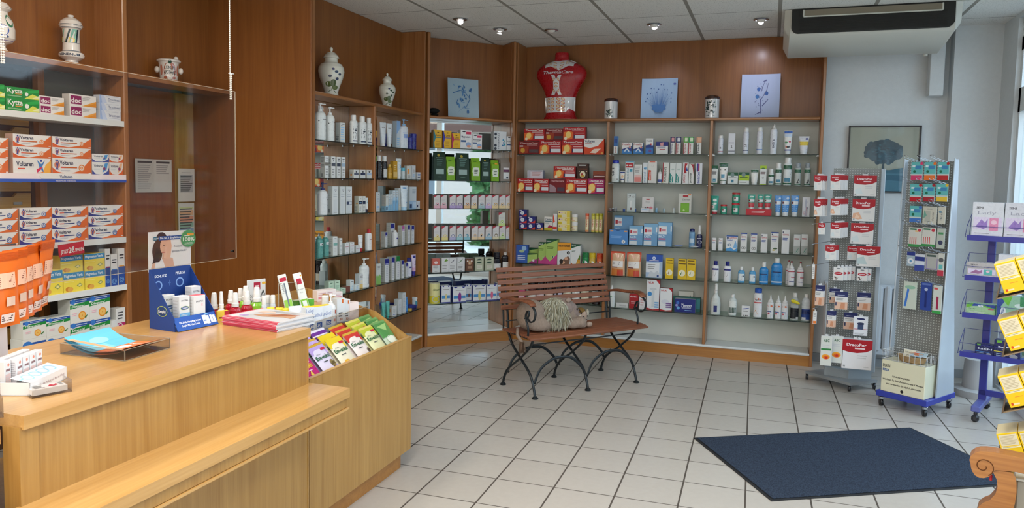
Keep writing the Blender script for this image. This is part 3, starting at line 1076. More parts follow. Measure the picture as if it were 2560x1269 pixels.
def k_bottle(w, h, d, sp, o):
 ct = o.get('cap', 'screw')
 cc = o.get('cc', 'white')
 cx, cy = w / 2, d / 2
 mat = o.get('mat', 'plast')
 g = G()
 kids = []
 if ct == 'screw':
  ch = o.get('ch', .17) * h
  r = w * o.get('cr', .30)
  b = h - ch
  body(g, w, d, [(0, .9), (.003, .98), (b * .80, 1), (b * .88, .9), (b * .95, .66), (b * .97, .5), (b, .48)], sp, o, 2.4, b * .06, b * .80, mat)
  kids.append(('cap', sh([(r, b - .002), (r, h - .002), (r * .9, h)], cx, cy, cc)))
 elif ct == 'flip':
  ch = o.get('ch', .2) * h
  r = w * o.get('cr', .40)
  b = h - ch
  body(g, w, d, [(0, .93), (.004, 1), (b * .90, 1), (b * .97, .93), (b, .82)], sp, o, 2.6, b * .04, b * .9, mat)
  kids.append(('cap', sh([(r, b), (r, h - .004), (r * .85, h)], cx, cy, cc)))
 elif ct == 'pump':
  b = h * .78
  body(g, w, d, [(0, .93), (.004, 1), (b * .84, 1), (b * .93, .86), (b * .98, .55), (b, .42)], sp, o, 2.5, b * .04, b * .84, mat)
  q = sh([(w * .2, b), (w * .2, b + h * .05), (w * .07, b + h * .055), (w * .07, h - .012), (w * .17, h - .011), (w * .17, h - .003), (w * .12, h)], cx, cy, cc)
  q.box(cx - .004, cx + w * .55, cy - .004, cy + .004, h - .010, h - .003, cc, 'plast', .002)
  kids.append(('pump', q))
 elif ct == 'spray':
  b = h * .60
  body(g, w, d, [(0, .9), (.004, 1), (b * .82, 1), (b * .93, .86), (b * .98, .5), (b, .42)], sp, o, 2.2, b * .04, b * .82, mat)
  kids.append(('spray_cap', sh([(w * .30, b), (w * .32, b + h * .10), (w * .27, b + h * .11), (w * .26, b + h * .22), (w * .20, h - .003), (w * .17, h)], cx, cy, cc)))
 elif ct == 'dome':
  b = h * .84
  body(g, w, d, [(0, .92), (.003, 1), (b * .94, 1), (b * .98, .86), (b, .8)], sp, o, 2, b * .05, b * .92, mat)
  kids.append(('cap', sh([(w * .43, b), (w * .43, h - .010), (w * .36, h - .003), (w * .2, h)], cx, cy, cc)))
 elif ct == 'drop':
  b = h * .70
  body(g, w, d, [(0, .92), (.003, 1), (b * .92, 1), (b * .97, .9), (b, .7)], sp, o, 2, b * .05, b * .9, mat)
  kids.append(('nozzle', sh([(w * .40, b), (w * .38, b + h * .06), (w * .16, b + h * .12), (w * .05, h)], cx, cy, cc)))
  if o.get('tip'):
   kids.append(('nozzle_tip', sh([(w * .17, h - h * .06), (w * .13, h - .001), (w * .06, h + .001)], cx, cy, o['tip'])))
 elif ct == 'foam':
  b = h * .80
  body(g, w, d, [(0, .85), (.003, .9), (b * .5, 1), (b * .94, 1), (b, .92)], sp, o, 2, b * .05, b * .92, mat)
  q = sh([(w * .46, b), (w * .42, b + h * .04), (w * .2, b + h * .07), (w * .14, b + h * .14)], cx, cy, cc)
  q.loft([(b + h * .12, w * .13, w * .12, 2, cx, cy), (b + h * .17, w * .1, w * .08, 2, cx + w * .05, cy), (h, w * .03, w * .05, 2, cx + w * .02, cy)], cc, 'plast', 10)
  kids.append(('nozzle', q))
 elif ct == 'trigger':
  b = h * .70
  g.loft([(0, w * .5, d * .5, 2.4, cx, cy), (b * .5, w * .5, d * .5, 2.4, cx, cy), (b * .75, w * .42, d * .4, 2.2, cx, cy), (b * .9, w * .22, d * .25, 2, cx, cy), (b, w * .14, w * .14, 2, cx, cy)], o.get('b', 'white'), mat, 20)
  draw(g, sp, w, b * .5, curvpos(w, d, b * .5, 0), 'plast', 8)
  q = sh([(w * .17, b), (w * .17, b + h * .06)], cx, cy, cc)
  q.box(cx - w * .12, cx + w * .16, cy - .012, cy + .012, b + h * .06, h - .006, cc, 'plast', .005)
  q.ball((cx, cy, h - .014), .016, cc, 'plast', 10, 6)
  q.box(cx - w * .16, cx - w * .11, cy - .006, cy + .006, b - h * .02, b + h * .10, cc, 'plast', .003)
  kids.append(('trigger', q))
 return g, kids

def k_tube(w, h, d, sp, o):
 """squeeze tube standing on its cap, flat crimp on top"""
 ch = h * o.get('ch', .13)
 cx, cy = w / 2, d / 2
 g = G()
 secs = []
 for k in range(7):
  t = k / 6
  z = ch + (h - ch) * t
  rx = w * (.36 + .14 * t)
  ry = d / 2 * (1 - t) ** .6 + .0012
  secs.append((z, rx, ry, 2.2, cx, cy))
 g.loft(secs, o.get('b', 'white'), 'plast', 32)
 def pos(u, v, k):
  t = v
  a = (u - .5) * 2 * PI * .42
  rx = w * (.36 + .14 * t) + LAY * k
  ry = d / 2 * (1 - t) ** .6 + .0012 + LAY * k * 1.5
  ry += .0006
  return (cx + rx * abs(math.sin(a)) ** (2 / 2.2) * (1 if a > 0 else -1), cy - ry * abs(math.cos(a)) ** (2 / 2.2), ch + (h - ch) * v)
 draw(g, sp, w, h - ch, pos, 'plast', 8)
 r = w * .33
 return g, [('cap', sh([(r * .95, 0), (r, ch * .1), (r, ch)], cx, cy, o.get('cc', 'white')))]

def k_jar(w, h, d, sp, o):
 w = min(w, d * 1.15)
 d = w
 b = h * o.get('bh', .7)
 g = G()
 mat = o.get('mat', 'plast')
 body(g, w, d, [(0, .9), (.003, .97), (b * .9, .97), (b, .93)], sp, o, 2, b * .08, b * .9, mat, 24)
 return g, [('lid', sh([(w * .5, b), (w * .5, h - .003), (w * .46, h)], w / 2, d / 2, o.get('cc', 'white'), n=24))]

def k_can(w, h, d, sp, o):
 g = G()
 body(g, w, w, [(0, .98), (.002, 1), (h - .004, 1), (h, .97)], sp, o, 2, 0, h, 'card', 24)
 return g, [('lid', sh([(w * .49, h), (w * .49, h + .006)], w / 2, w / 2, o.get('cc', 'silver'), n=24))]

def k_vial(w, h, d, sp, o):
 g = G()
 b = h * .86
 body(g, w, w, [(0, 1), (b, 1)], sp, o, 2, 0, b)
 return g, [('cap', sh([(w * .53, b), (w * .53, h)], w / 2, w / 2, o.get('cc', 'white')))]

def k_bag(w, h, d, sp, o):
 """pillow pouch standing up: pinched along the top, bulging below"""
 g = G()
 nx, nz = 8, 9
 rnd = random.Random(int(w * 1e5) + int(h * 1e4) + o.get('seed', 0))
 def depth(u, v):
  return d / 2 * (max(0, math.sin(PI * min(1, max(0, u)))) ** .45) * (max(0.02, 1 - v ** 2.2)) ** .7
 def side(sg):
  vs, fs = [], []
  for j in range(nz + 1):
   for i in range(nx + 1):
    u, v = i / nx, j / nz
    dd = depth(u, v) * (1 + rnd.uniform(-.03, .03))
    ww = 1 - .05 * math.sin(PI * v)
    vs.append((w / 2 + (u - .5) * w * ww, d / 2 - sg * dd, v * h))
  for j in range(nz):
   for i in range(nx):
    a = j * (nx + 1) + i
    q = (a, a + 1, a + nx + 2, a + nx + 1)
    fs.append(q if sg > 0 else q[::-1])
  g.add(vs, fs, o.get('b', 'white'), o.get('mat', 'foil'), True)
 side(1)
 side(-1)
 g.box(.003, w - .003, d / 2 - .002, d / 2 + .002, h - .001, h + .012, o.get('tc', o.get('b', 'white')), o.get('mat', 'foil'))
 def pos(u, v, k):
  ww = 1 - .05 * math.sin(PI * v)
  return (w / 2 + (u - .5) * w * ww, d / 2 - depth(u, v) * 1.04 - LAY * k - .0022, v * h)
 draw2 = []
 draw(g, sp, w, h, pos, o.get('mat', 'foil'), 10)
 return g, []

def k_gable(w, h, d, sp, o):
 """paper tea bag: block bottom and folded wedge top"""
 g = G()
 q = .12
 secs = [(0, 0, 1, 0, 1), (h * .76, 0.02, .98, .05, .95), (h, .06, .94, .44, .52)]
 vs = []
 for z, a, b, c_, e in secs:
  vs += [(a * w, c_ * d, z), (b * w, c_ * d, z), (b * w, e * d, z), (a * w, e * d, z)]
 fs = [(3, 2, 1, 0), (8, 9, 10, 11)]
 for k in (0, 4):
  fs += [(k, k + 1, k + 5, k + 4), (k + 1, k + 2, k + 6, k + 5), (k + 2, k + 3, k + 7, k + 6), (k + 3, k, k + 4, k + 7)]
 g.add(vs, fs, o.get('b', 'white'), 'card')
 def pos(u, v, k):
  z = v * h
  if z < h * .76:
   y = .05 * d * z / (h * .76)
  else:
   y = d * (.05 + .39 * (z - h * .76) / (h * .24))
  return (u * w, y - LAY * k * 2 - .0003, z)
 draw(g, sp, w, h, pos, 'card')
 return g, []
KINDS = dict(box=k_box, bot=k_bottle, tube=k_tube, jar=k_jar, can=k_can, vial=k_vial, bag=k_bag, gable=k_gable)
NAMES = dict(box='carton', bot='bottle', tube='cream_tube', jar='jar', can='tin', vial='tablet_tube', bag='pouch', gable='tea_bag')
CATS = dict(box='box', bot='bottle', tube='tube', jar='jar', can='tin', vial='tube', bag='pouch', gable='tea bag')
_pc = {}
HT = {}
def product(kind, w, h, d, sp, o, loc, rot, label, name=None, cat=None, group=None):
 w, h, d = max(w, .008), max(h, .008), max(d, .006)
 g, kids = KINDS[kind](w, h, d, sp, o)
 ob = g.build(name or NAMES[kind], None, loc, rot)
 for kn, kg in kids:
  kg.build(kn, ob)
 tag(ob, label, cat or CATS[kind], group)
 return ob

ORD = ['leftmost', 'second', 'third', 'fourth', 'fifth', 'sixth', 'seventh', 'eighth', 'ninth', 'tenth', 'eleventh', 'twelfth', 'thirteenth']
DEF = dict(sc=1.0, ox=0.0, oy=0.0, un='B', z=1.0, d=.03, rot=0.0, where='')
def crop(ox, oy, sc):
 DEF.update(ox=ox, oy=oy, sc=sc)
def shelf(un, z, where, d=.03, rot=0.0, group=None):
 DEF.update(un=un, z=z, where=where, d=d, rot=rot, group=group)

def put(kind, x0, x1, yt, dep, spec_, label, o=None, **kw):
 """place one product: x0, x1 and yt are the picture positions of its front at the top; the depth and shelf are real"""
 o = dict(o or {})
 o.update(kw)
 D = DEF
 org, rot, W, UD = UN[D['un']]
 r = rot + math.radians(o.get('rot', D['rot']))
 n = Vector((math.sin(rot), -math.cos(rot), 0))
 X = Vector((math.cos(rot), math.sin(rot), 0))
 dd = o.get('dd', D['d'])
 p0 = org - n * dd
 X0, X1, Y = D['ox'] + x0 / D['sc'], D['ox'] + x1 / D['sc'], D['oy'] + yt / D['sc']
 a = px_plane(X0, Y, p0, n)
 n2 = Vector((math.sin(r), -math.cos(r), 0))
 b = px_plane(X1, Y, a, n2)
 w = (b - a).length
 z = D['z'] + o.get('z', 0)
 if o.get('on') is not None:
  z = HT[o['on'].name]
 h = (a.z + b.z) / 2 - z - o.get('dz', 0)
 a.z = z + o.get('lift', .0004)
 lb = label + (' ' + D['where'] if D['where'] and not o.get('nw') else '')
 nm, cat = o.get('name'), o.get('cat')
 ob = product(kind, w, h, dep, spec_, o, a, r, lb, nm, cat, o.get('group', D.get('group')))
 HT[ob.name] = z + h + .0004
 if o.get('tilt'):
  ob.rotation_euler = (math.radians(o['tilt']), 0, r)
 return ob

# ================================================================ back wall, left bay (B): red heat packs and vitamins
TC = 'r 0 0 1 1 b0161f;T .5 .80 .13 ThermaCare white b i w.86;l .40 .66 .95 .76 1 white;p .02,.04 .02,.62 .30,.72 .46,.60 .42,.10 .2,.04 e8702a;e .24 .42 .22 .26 f5d27a;c .12 .14 .12 f3e4c8;r .52 .14 .97 .40 dfe3ea;r .48 .14 .53 .40 2b3558;r .54 .52 .95 .56 e8c8c8'
TCD = 'r 0 0 1 1 7e1016;T .5 .80 .13 ThermaCare d8b9b5 b i w.86;l .40 .66 .95 .76 1 c99;p .02,.04 .02,.55 .3,.7 .5,.6 .45,.1 .2,.04 a33a20;e .2 .3 .18 .2 d6a23c;r .52 .12 .97 .38 55454a;r .04 .58 .22 .68 d8c8c8'
TCP = TC.replace('b0161f', 'ab1563')
TCB = 'r 0 0 1 1 7a1420;T .5 .80 .13 ThermaCare d9a9ac b i w.86;p .02,.04 .02,.62 .3,.5 .46,.3 .42,.04 a88a94;r .52 .12 .97 .40 4c3c4e'
PAL['c99'] = 'cc9999'
W1_ = 'on the top glass shelf of the left bay'
crop(1280, 300, 5.769)
shelf('B', ZB[0], 'on the top shelf of red packs', .05)
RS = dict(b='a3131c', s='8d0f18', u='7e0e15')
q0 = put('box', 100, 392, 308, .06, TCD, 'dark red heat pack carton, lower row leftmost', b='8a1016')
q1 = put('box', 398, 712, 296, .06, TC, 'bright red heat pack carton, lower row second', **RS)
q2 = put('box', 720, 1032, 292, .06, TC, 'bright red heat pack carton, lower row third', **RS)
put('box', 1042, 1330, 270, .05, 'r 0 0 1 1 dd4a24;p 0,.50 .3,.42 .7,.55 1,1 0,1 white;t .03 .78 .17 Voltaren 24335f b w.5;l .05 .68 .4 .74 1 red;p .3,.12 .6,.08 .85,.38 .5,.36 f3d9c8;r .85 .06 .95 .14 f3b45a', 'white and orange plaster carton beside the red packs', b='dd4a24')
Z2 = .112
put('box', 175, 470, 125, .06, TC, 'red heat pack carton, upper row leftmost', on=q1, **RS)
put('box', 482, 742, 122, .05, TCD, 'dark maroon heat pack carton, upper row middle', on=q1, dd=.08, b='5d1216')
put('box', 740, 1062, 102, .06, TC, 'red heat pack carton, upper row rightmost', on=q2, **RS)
shelf('B', ZB[1], 'on the second shelf of red packs', .05)
r0 = put('box', 82, 304, 842, .06, TC, 'red heat pack carton, lower row leftmost', **RS)
put('box', 310, 532, 848, .06, TC, 'red heat pack carton, lower row second', **RS)
put('box', 540, 765, 850, .06, TCB, 'dull purple red heat pack carton, lower row middle', b='6d1420')
r1 = put('box', 770, 1088, 848, .06, TC, 'wide red heat pack carton, lower row fourth', **RS)
put('box', 1098, 1336, 848, .06, TCP, 'magenta heat pack carton at the right end', b='ab1563', s='7c1038')
put('box', 222, 450, 722, .05, 'r 0 0 1 1 c3c3cf;r .2 .1 .95 .9 dcd3dc;l .3 .3 .9 .8 3 c99;r .2 .85 .95 .92 dgrey', 'pale grey carton, upper row leftmost', on=r0, dd=.07, b='9fa4ba')
put('box', 602, 918, 665, .06, TC, 'red heat pack carton, upper row middle', on=r1, b='7e1016')
put('box', 942, 1102, 628, .045, 'r 0 0 1 1 3a1d14;l .15 .84 .9 .94 2 white;e .5 .3 .26 .3 e9ddc0;e .5 .2 .18 .12 c9a33a;e .45 .3 .1 .1 a8342a;r .1 .62 .9 .66 a0522a;c .2 .5 .05 d8c9b0;c .85 .5 .05 d8c9b0', 'tall dark brown cherry stone pillow carton', on=r1, b='3a1d14')
put('box', 1170, 1352, 736, .05, 'r 0 0 1 1 6d1a18;p 0,.5 .4,.62 1,.5 1,1 0,1 8d4226;r .08 .3 .92 .42 d8c4bc', 'brown and maroon carton, upper row rightmost', on=r1, b='6d1a18')
crop(1280, 500, 7.05)
shelf('B', ZB[2], 'on the third shelf, left bay', .05)
PC = 'r 0 0 1 1 232a78;e .42 .5 .30 .30 dfe3ef;e .4 .52 .12 .12 b8c9d8;p 0,0 .5,.08 1,.42 1,0 d23a30;r .05 .84 .36 .94 e3dfe8'
for (a, b_, yt, zz, lb) in ((130, 262, 405, 0, 'bottom of the leftmost stack of three'), (130, 262, 285, .057, 'middle of the leftmost stack of three'), (128, 262, 168, .114, 'topmost of the leftmost stack of three'),
      (270, 408, 405, 0, 'bottom of the stack of two'), (272, 410, 290, .055, 'top of the stack of two')):
 if zz == 0:
  pv = None
 pv = put('box', a, b_, yt, .06, PC, 'small dark blue carton', on=pv, nw=1, b='1d2360', u='1b1f50')
 pv.__setitem__('label', 'small dark blue and red carton, ' + lb)
put('box', 425, 552, 404, .06, PC.replace('d23a30', 'efa05a'), 'small dark blue carton with an orange corner', b='1d2360')
put('box', 572, 718, 292, .05, 'r 0 0 1 1 e2ded8;r 0 0 1 .16 c9b52a;T .5 .74 .13 Cebidyn 1f4a5e b w.8;r .1 .62 .9 .70 5f7f86;p .4,.2 .6,.38 1,.30 1,.16 .45,.16 a8244a;l .1 .42 .6 .56 2 grey', 'white carton with raspberry print', b='d8d4cc')
put('box', 726, 796, 240, .04, 'r 0 0 1 1 e3e0de;r 0 .05 1 .22 dd3a24;p 0,.45 .5,.5 .05,.95 0,.95 e04a2a;V .85 .5 .25 Calcium 8d93a5 w.4', 'slim white carton with red stripes', b='dddad6')
YB = 'r 0 0 1 1 efe0a0;r 0 0 .3 .35 d9bb28;c .1 .72 .1 6a2a5a;r .18 .62 .38 .82 e6c9cf;o .68 .68 .2 c9a42a;r .36 .1 .62 .5 e9e2c4;r .75 .05 1 .95 e8cf4c'
for k, (yt, zz, lb) in enumerate(((428, 0, 'bottom'), (308, .0565, 'middle'), (188, .113, 'top'))):
 pv = put('box', 815, 1022, yt, .07, YB, 'pale yellow carton,', on=pv if k else None, b='e6d48a', nw=1, u='e3cf9a')
 pv['label'] = 'pale yellow capsule carton, %s of the stack of three' % lb
for k, (yt, zz, lb) in enumerate(((388, 0, 'lower'), (250, .0675, 'upper'))):
 pv = put('jar', 1042, 1148, yt, .06, 'r 0 0 1 1 dfd2a0;r .1 .15 .9 .8 ede4cc;c .2 .6 .12 a82a3a;r .2 .2 .6 .35 e0b08a', 'squat tablet jar', on=pv if k else None, bh=.68, nw=1)
 pv['label'] = '%s of two stacked white lidded tablet jars beside yellow cartons' % lb
for i, (x, col, cc, lb) in enumerate(((1290, 'e89a78', 'd95a34', 'orange capped tablet tube standing alone'), (1396, 'd8cf5a', 'b8b02a', 'yellow tablet tube, left of three'), (1465, 'd8cf5a', 'b8b02a', 'yellow tablet tube, middle of three'), (1533, 'd8cf5a', 'b8b02a', 'yellow tablet tube, right of three'))):
 put('vial', x, x + 62, 236, .035, 'r .1 .1 .9 .8 efe2b8;V .6 .3 .35 Cebion %s b w.5;c .5 .1 .3 e3942a' % ('b3101c'), lb, b=col, cc=cc)
shelf('B', ZB[3], 'on the shelf behind the bench', .05)
put('box', 72, 278, 790, .05, 'r 0 0 1 1 3560b4;e .7 .82 .2 .2 9cc3e8;e .5 .65 .22 .12 a8c39a;r .15 .38 .8 .42 d8e3f3;r .15 .28 .8 .32 d8e3f3;r .15 .18 .8 .22 d8e3f3', 'royal blue carton', b='2a4f9c')
GZ = 'r 0 0 1 1 a9c86a;p 0,.80 0,1 1,1 1,.98 .45,.88 0f4f30;t .05 .90 .05 SALUS white b;l .1 .6 .7 .72 2 5e7f2c;p 0,0 0,.28 .35,.12 .6,.22 1,.42 1,0 c6438a;c .62 .3 .09 dfe6df;c .62 .3 .06 0f5a34'
put('box', 272, 448, 938, .06, 'r 0 0 1 1 a9c86a;p 0,.82 0,1 1,1 1,.95 0f4f30;p .1,0 .5,.3 1,.5 1,0 9c3a7c;c .6 .3 .12 e8e2e6', 'small light green carton with magenta corner', b='9cbb60')
put('box', 285, 462, 842, .05, 'r 0 0 1 1 a9c86a;p 0,.82 0,1 1,1 1,.95 0f4f30', 'small light green carton at the back, dark green top', b='0f4f30', dd=.13)
put('box', 470, 604, 745, .06, GZ, 'tall green carton, the narrower of two', b='9dba5c', u='0f4f30', dd=.06)
put('box', 602, 802, 692, .07, GZ, 'tallest green carton with magenta base', b='9dba5c', u='0f4f30')
put('box', 806, 1040, 752, .06, 'r 0 0 1 1 dfe3e6;p 0,.62 1,.70 1,1 0,1 e8a030;T .5 .82 .12 sanostol 231a18 b w.86;c .82 .56 .12 231f20;T .82 .53 .05 3 white b;p .15,0 .3,.2 .55,.3 .8,.42 .95,.3 .9,0 7a5a48;e .42 .12 .16 .12 d9a888;e .66 .3 .13 .12 dba98a;e .3 .16 .14 .18 2e2422', 'white and orange carton with laughing faces', b='d8dbdc', u='c98a2a')
put('box', 1044, 1208, 782, .07, 'r 0 0 1 1 e3e6e6;p 0,.80 0,1 1,1 1,.96 .45,.88 17573a;t .06 .92 .05 SALUS white b;l .08 .62 .5 .76 2 dgreen;p .5,0 1,.0 1,.5 .7,.3 c9922f;p .75,.3 .95,.55 1,.3 4a7a2c;p 0,0 0,.16 .3,.02 d9652a;e .78 .12 .14 .1 e8b54a', 'white carton with pineapple print', b='d5dadb', u='17573a')
for x, cc, b_, lb in ((1230, '17793f', '1d8a4a', 'green'), (1350, 'd8bd28', 'd8b74a', 'yellow'), (1482, 'd8502e', 'dd6a3c', 'orange')):
 put('jar', x, x + 112, 925 + (x - 1230) * .06, .065, 'e .45 .45 .36 .30 eef0ee;l .3 .4 .6 .5 1 %s' % b_, 'bear shaped %s sweets jar with %s lid' % (lb, lb), b=b_, cc=cc, bh=.62)
# jars on the bottom glass shelf seen below and through the bench back
crop(1270, 660, 9.481)
shelf('B', ZB[4], 'on the low shelf behind the bench', .045)
k = 0
for x, yt, c_, lb in ((250, 560, 'b6326a', 'pink'), (450, 380, '5a2a30', 'white'), (650, 340, '241618', 'pink'), (865, 330, '241618', 'rose'), (1085, 320, '2a1a20', 'lilac'),
       (1290, 300, '241618', 'beige'), (1500, 290, '241618', 'white'), (1720, 280, '2a1416', 'cream'), (1985, 270, '241618', 'white')):
 if x in (250,):
  put('box', x, x + 150, 560, .05, 'r 0 0 1 1 c0507c;r .1 .1 .9 .5 e0c0cc;r 0 .8 1 1 d5d2cc', 'pink and white carton leftmost', b='b84a74')
  continue
 put('jar', x, x + 195, yt, .075, 'r .02 .1 .98 .60 %s;l .15 .2 .8 .5 3 mblue' % {'pink': 'e6cdd0', 'rose': 'e9d0c4', 'lilac': 'cfd0e8', 'beige': 'e2d8c4', 'white': 'e6e6e4', 'cream': 'e8e4cc'}[lb], 'black spread jar, %s,' % ORD[k + 1], b=c_, cc='1a1414', mat='gloss', bh=.80, nw=1)['label'] = 'black jar with %s label, %s from the left on the low shelf behind the bench' % (lb, ORD[k + 1])
 k += 1

# ================================================================ back wall, middle bay (D): dental care
crop(1510, 330, 5.767)
shelf('B', ZD[0], 'on the top shelf, middle bay', .04)
put('box', 145, 200, 60, .05, 'r 0 0 1 1 3b6fb0;r .0 .0 1 .42 e3e3e3;V .7 .05 .4 Protefix 8d1a24 b w.36;r .1 .6 .9 .85 2a4f94', 'slim blue and white upright carton', b='6d9cc0', s='9cc6dc')
PF = 'r 0 0 1 1 e6e4e4;p 0,.42 .45,.55 1,.72 1,0 0,0 2a3f86;p 0,0 0,.3 .5,.4 1,.2 1,0 3d83c8;T .45 .78 .16 Protefix a82030 b w.84;c .8 .6 .12 white;c .8 .6 .08 c0303a;p .22,.2 .35,.42 .5,.5 .65,.42 .78,.2 .66,.2 .5,.4 .34,.2 dce9f3'
put('box', 262, 402, 156, .04, PF, 'white and blue denture carton, the left one', b='3d83c8', u='d8d8d8')
put('box', 427, 565, 156, .04, PF.replace('.34,.2 dce9f3', '.3,.2 dce9f3'), 'white and blue denture carton, the right one', b='3d83c8', u='d8d8d8')
put('box', 605, 712, 92, .04, 'r 0 0 1 .62 3a72bc;r 0 .0 1 .3 3d7cc6;r 0 .55 1 1 e6e6e6;T .5 .80 .09 Protefix 24335f b w.8;p 0,.55 .5,.6 1,.52 1,.4 0,.4 2a3f86;c .7 .62 .12 c0303a;c .6 .2 .2 6a4a8c', 'taller blue and white denture carton', b='3d7cc6')
put('box', 752, 926, 140, .04, 'r 0 0 1 1 e3e3e3;r 0 .66 1 1 26307e;p .36,.68 .34,.92 .62,.96 .6,.68 e0a2a4;l .1 .45 .85 .6 2 26307e;l .3 .3 .8 .42 1 red', 'wide white carton with a dark blue top', b='26307e')
VT = 'r 0 0 1 .72 e4e4e2;r 0 .68 1 1 {0};r .3 .74 .9 .96 {1};V .5 .06 .26 {3} {2} b w.56;r .02 .02 .16 .68 {2}'
for a, b_, c1, c2, c3, tx, lb in ((958, 1022, '24205c', 'e0a0a0', '24205c', 'Parodontax', 'dark blue top, leftmost of five toothbrush boxes'), (1040, 1110, '26306c', 'dfe3e6', 'a02030', 'Parodontax', 'navy top, second of five toothbrush boxes'),
  (1150, 1212, '5aa43c', 'e2ebd0', 'b01828', 'Parodontax', 'green top, third of five toothbrush boxes'), (1222, 1292, '2f9a4c', 'dfeecf', 'b01828', 'Parodontax', 'green top, fourth of five toothbrush boxes'), (1335, 1408, 'd9a080', 'e8b89a', '1f2a2c', 'Pearls', 'salmon top, rightmost of five toothbrush boxes')):
 put('box', a, b_, 72, .03, VT.format(c1, c2, c3, tx), 'narrow box,', nw=1, b=c1, s=c1)['label'] = 'narrow upright box with ' + lb
shelf('B', ZD[1], 'on the second shelf, middle bay', .04)
put('bot', 110, 222, 405, .05, 'r .1 .2 .9 .9 d9dfe0;V .42 .35 .3 CB12 1b2a34 b w.5;r .6 .1 .8 .18 grey', 'white mouthwash bottle with blue cap', cap='flip', cc='2438b0', b='cfd8d8', ch=.14)
put('tube', 228, 305, 562, .035, 'r .1 .1 .9 .9 e6e3dc;r .1 .8 .9 .92 24418c;e .5 .45 .2 .25 e8c09a;r .1 .1 .9 .2 2b3f8a', 'small white and blue cream tube')
put('box', 312, 432, 418, .05, 'r 0 0 1 1 dfe3e4;r .04 .70 .96 .90 b3202a;c .18 .8 .1 white;r .4 .77 .8 .83 e8c9c9;V .42 .06 .28 meridol 3f7f9a w.6;r .5 .5 .85 .63 3d97b4;r 0 .94 1 1 6fb0cc', 'tall white carton with red band and blue lettering', b='d8dcdd', u='7fb0c8')
put('box', 438, 550, 468, .04, 'r 0 0 1 1 dfdfdd;r .05 .06 .95 .38 e08a84;r .05 .3 .95 .42 e6bcb8;l .1 .55 .8 .9 4 grey', 'white carton with a salmon lower half', b='d8d8d6')
put('box', 565, 632, 442, .035, 'r 0 0 1 1 e0e4e8;V .62 .04 .5 meridol 5a8ab8 w.5;e .5 .72 .35 .3 7fb4d8;e .4 .7 .18 .2 3f6f9c', 'slim white carton with blue swirl', b='d5dadf')
put('box', 642, 764, 418, .045, 'r 0 0 1 1 e0deda;r .14 .94 .8 .99 d8705a;p 0,.12 .38,.12 .34,.58 .05,.60 cf4a2c;V .30 .15 .2 elmex white b w.36;o .5 .78 .12 lgrey', 'white carton with orange elmex panel', b='d8d6d2').__setitem__('label', 'wide white carton with an orange corner panel on the second shelf, middle bay')
put('bot', 772, 838, 530, .035, 'r .05 .1 .95 .9 e3e3e6;r .1 .1 .9 .4 3a50a0;l .2 .5 .8 .8 2 grey', 'small white dropper bottle with blue label', cap='drop', b='e6e6e8')
put('box', 850, 938, 440, .035, 'r 0 0 1 1 e3e2dc;r 0 .05 .14 1 a32a3a;V .6 .08 .36 PEARLS&DENTS 35423c b w.7;e .1 .06 .2 .06 e0cc3a', 'white carton with red edge and green print', b='d8d7d0')
for x, lb in ((955, 'left'), (1040, 'right')):
 put('box', x, x + 82, 450, .035, 'r 0 0 1 1 dfe4e2;p 0,.05 .62,.05 .62,.30 .1,.5 0,.5 2b8f88;V .40 .08 .3 elmex white b w.3;e .5 .7 .28 .12 b0c4c0', 'pale carton with teal corner,', nw=1, b='ccd6d3')['label'] = 'white toothpaste carton with teal corner, the %s one of two' % lb
put('box', 1142, 1222, 438, .035, 'r 0 0 1 1 e2e2e2;V .45 .05 .4 LACALUT b0202c b w.45;p .2,.5 .7,.5 .5,.75 .8,.95 .3,.95 b0202c;p .5,.6 .9,.6 .7,.8 2a4a9c;r .1 .4 .3 .5 white', 'white toothpaste carton with red and blue swoosh', b='9c1f2a', s='9c1f2a')
put('box', 1228, 1300, 458, .035, 'r 0 0 1 1 e2e2de;V .5 .05 .4 parodontax 1d2a2a b w.5;p .3,.98 .7,.85 1,.4 1,.98 a32732', 'white toothpaste carton with dark red curve', b='dcdcd8', s='a32732')
put('box', 1330, 1420, 450, .035, 'r 0 0 1 1 dfe0e6;V .62 .04 .42 Blend_a_Dent 3c4aa0 b w.55;r .1 .6 .35 .98 2d3f9c;r .35 .62 .55 .98 b33a5a', 'white toothpaste carton with blue lettering, rightmost', b='c8ccd6')
shelf('B', ZD[2], 'on the third shelf, middle bay', .06)
put('box', 335, 455, 880, .02, 'r .05 .1 .95 .95 c9d2d2;r .4 .1 .55 .6 e6e8e8;r .42 .1 .56 .22 5a3030;o .2 .8 .12 grey;o .75 .8 .12 grey;c .35 .85 .08 dgrey', 'clear blister pack holding a white thermometer', b='bac6c6', name='blister_pack')
put('box', 552, 718, 940, .03, 'r 0 0 1 1 d6d3d2;r .35 .82 .65 .90 b83a44;l .3 .58 .7 .72 2 grey;c .3 .25 .1 3a4a4a;c .5 .3 .1 8a3a4a;e .78 .3 .16 .12 d07a84', 'white carton with a red logo and small pictures', b='cfcdcc')
put('box', 532, 648, 1096, .03, 'l .1 .2 .9 .8 2 lblue', 'small flat white carton in front', b='dcdcde', dd=.02)
put('box', 1082, 1264, 888, .015, 'r 0 0 1 1 cdccc4;r .32 .82 .74 .93 b0303a;t .3 .66 .09 Denver dgrey;r .72 .95 .95 1 dd7a30;r .16 .06 .84 .52 6fa82a;r .2 .1 .8 .48 79b434;c .42 .16 .08 c8e09a', 'clear pack with a green card', b='c3c4bc', name='blister_pack')
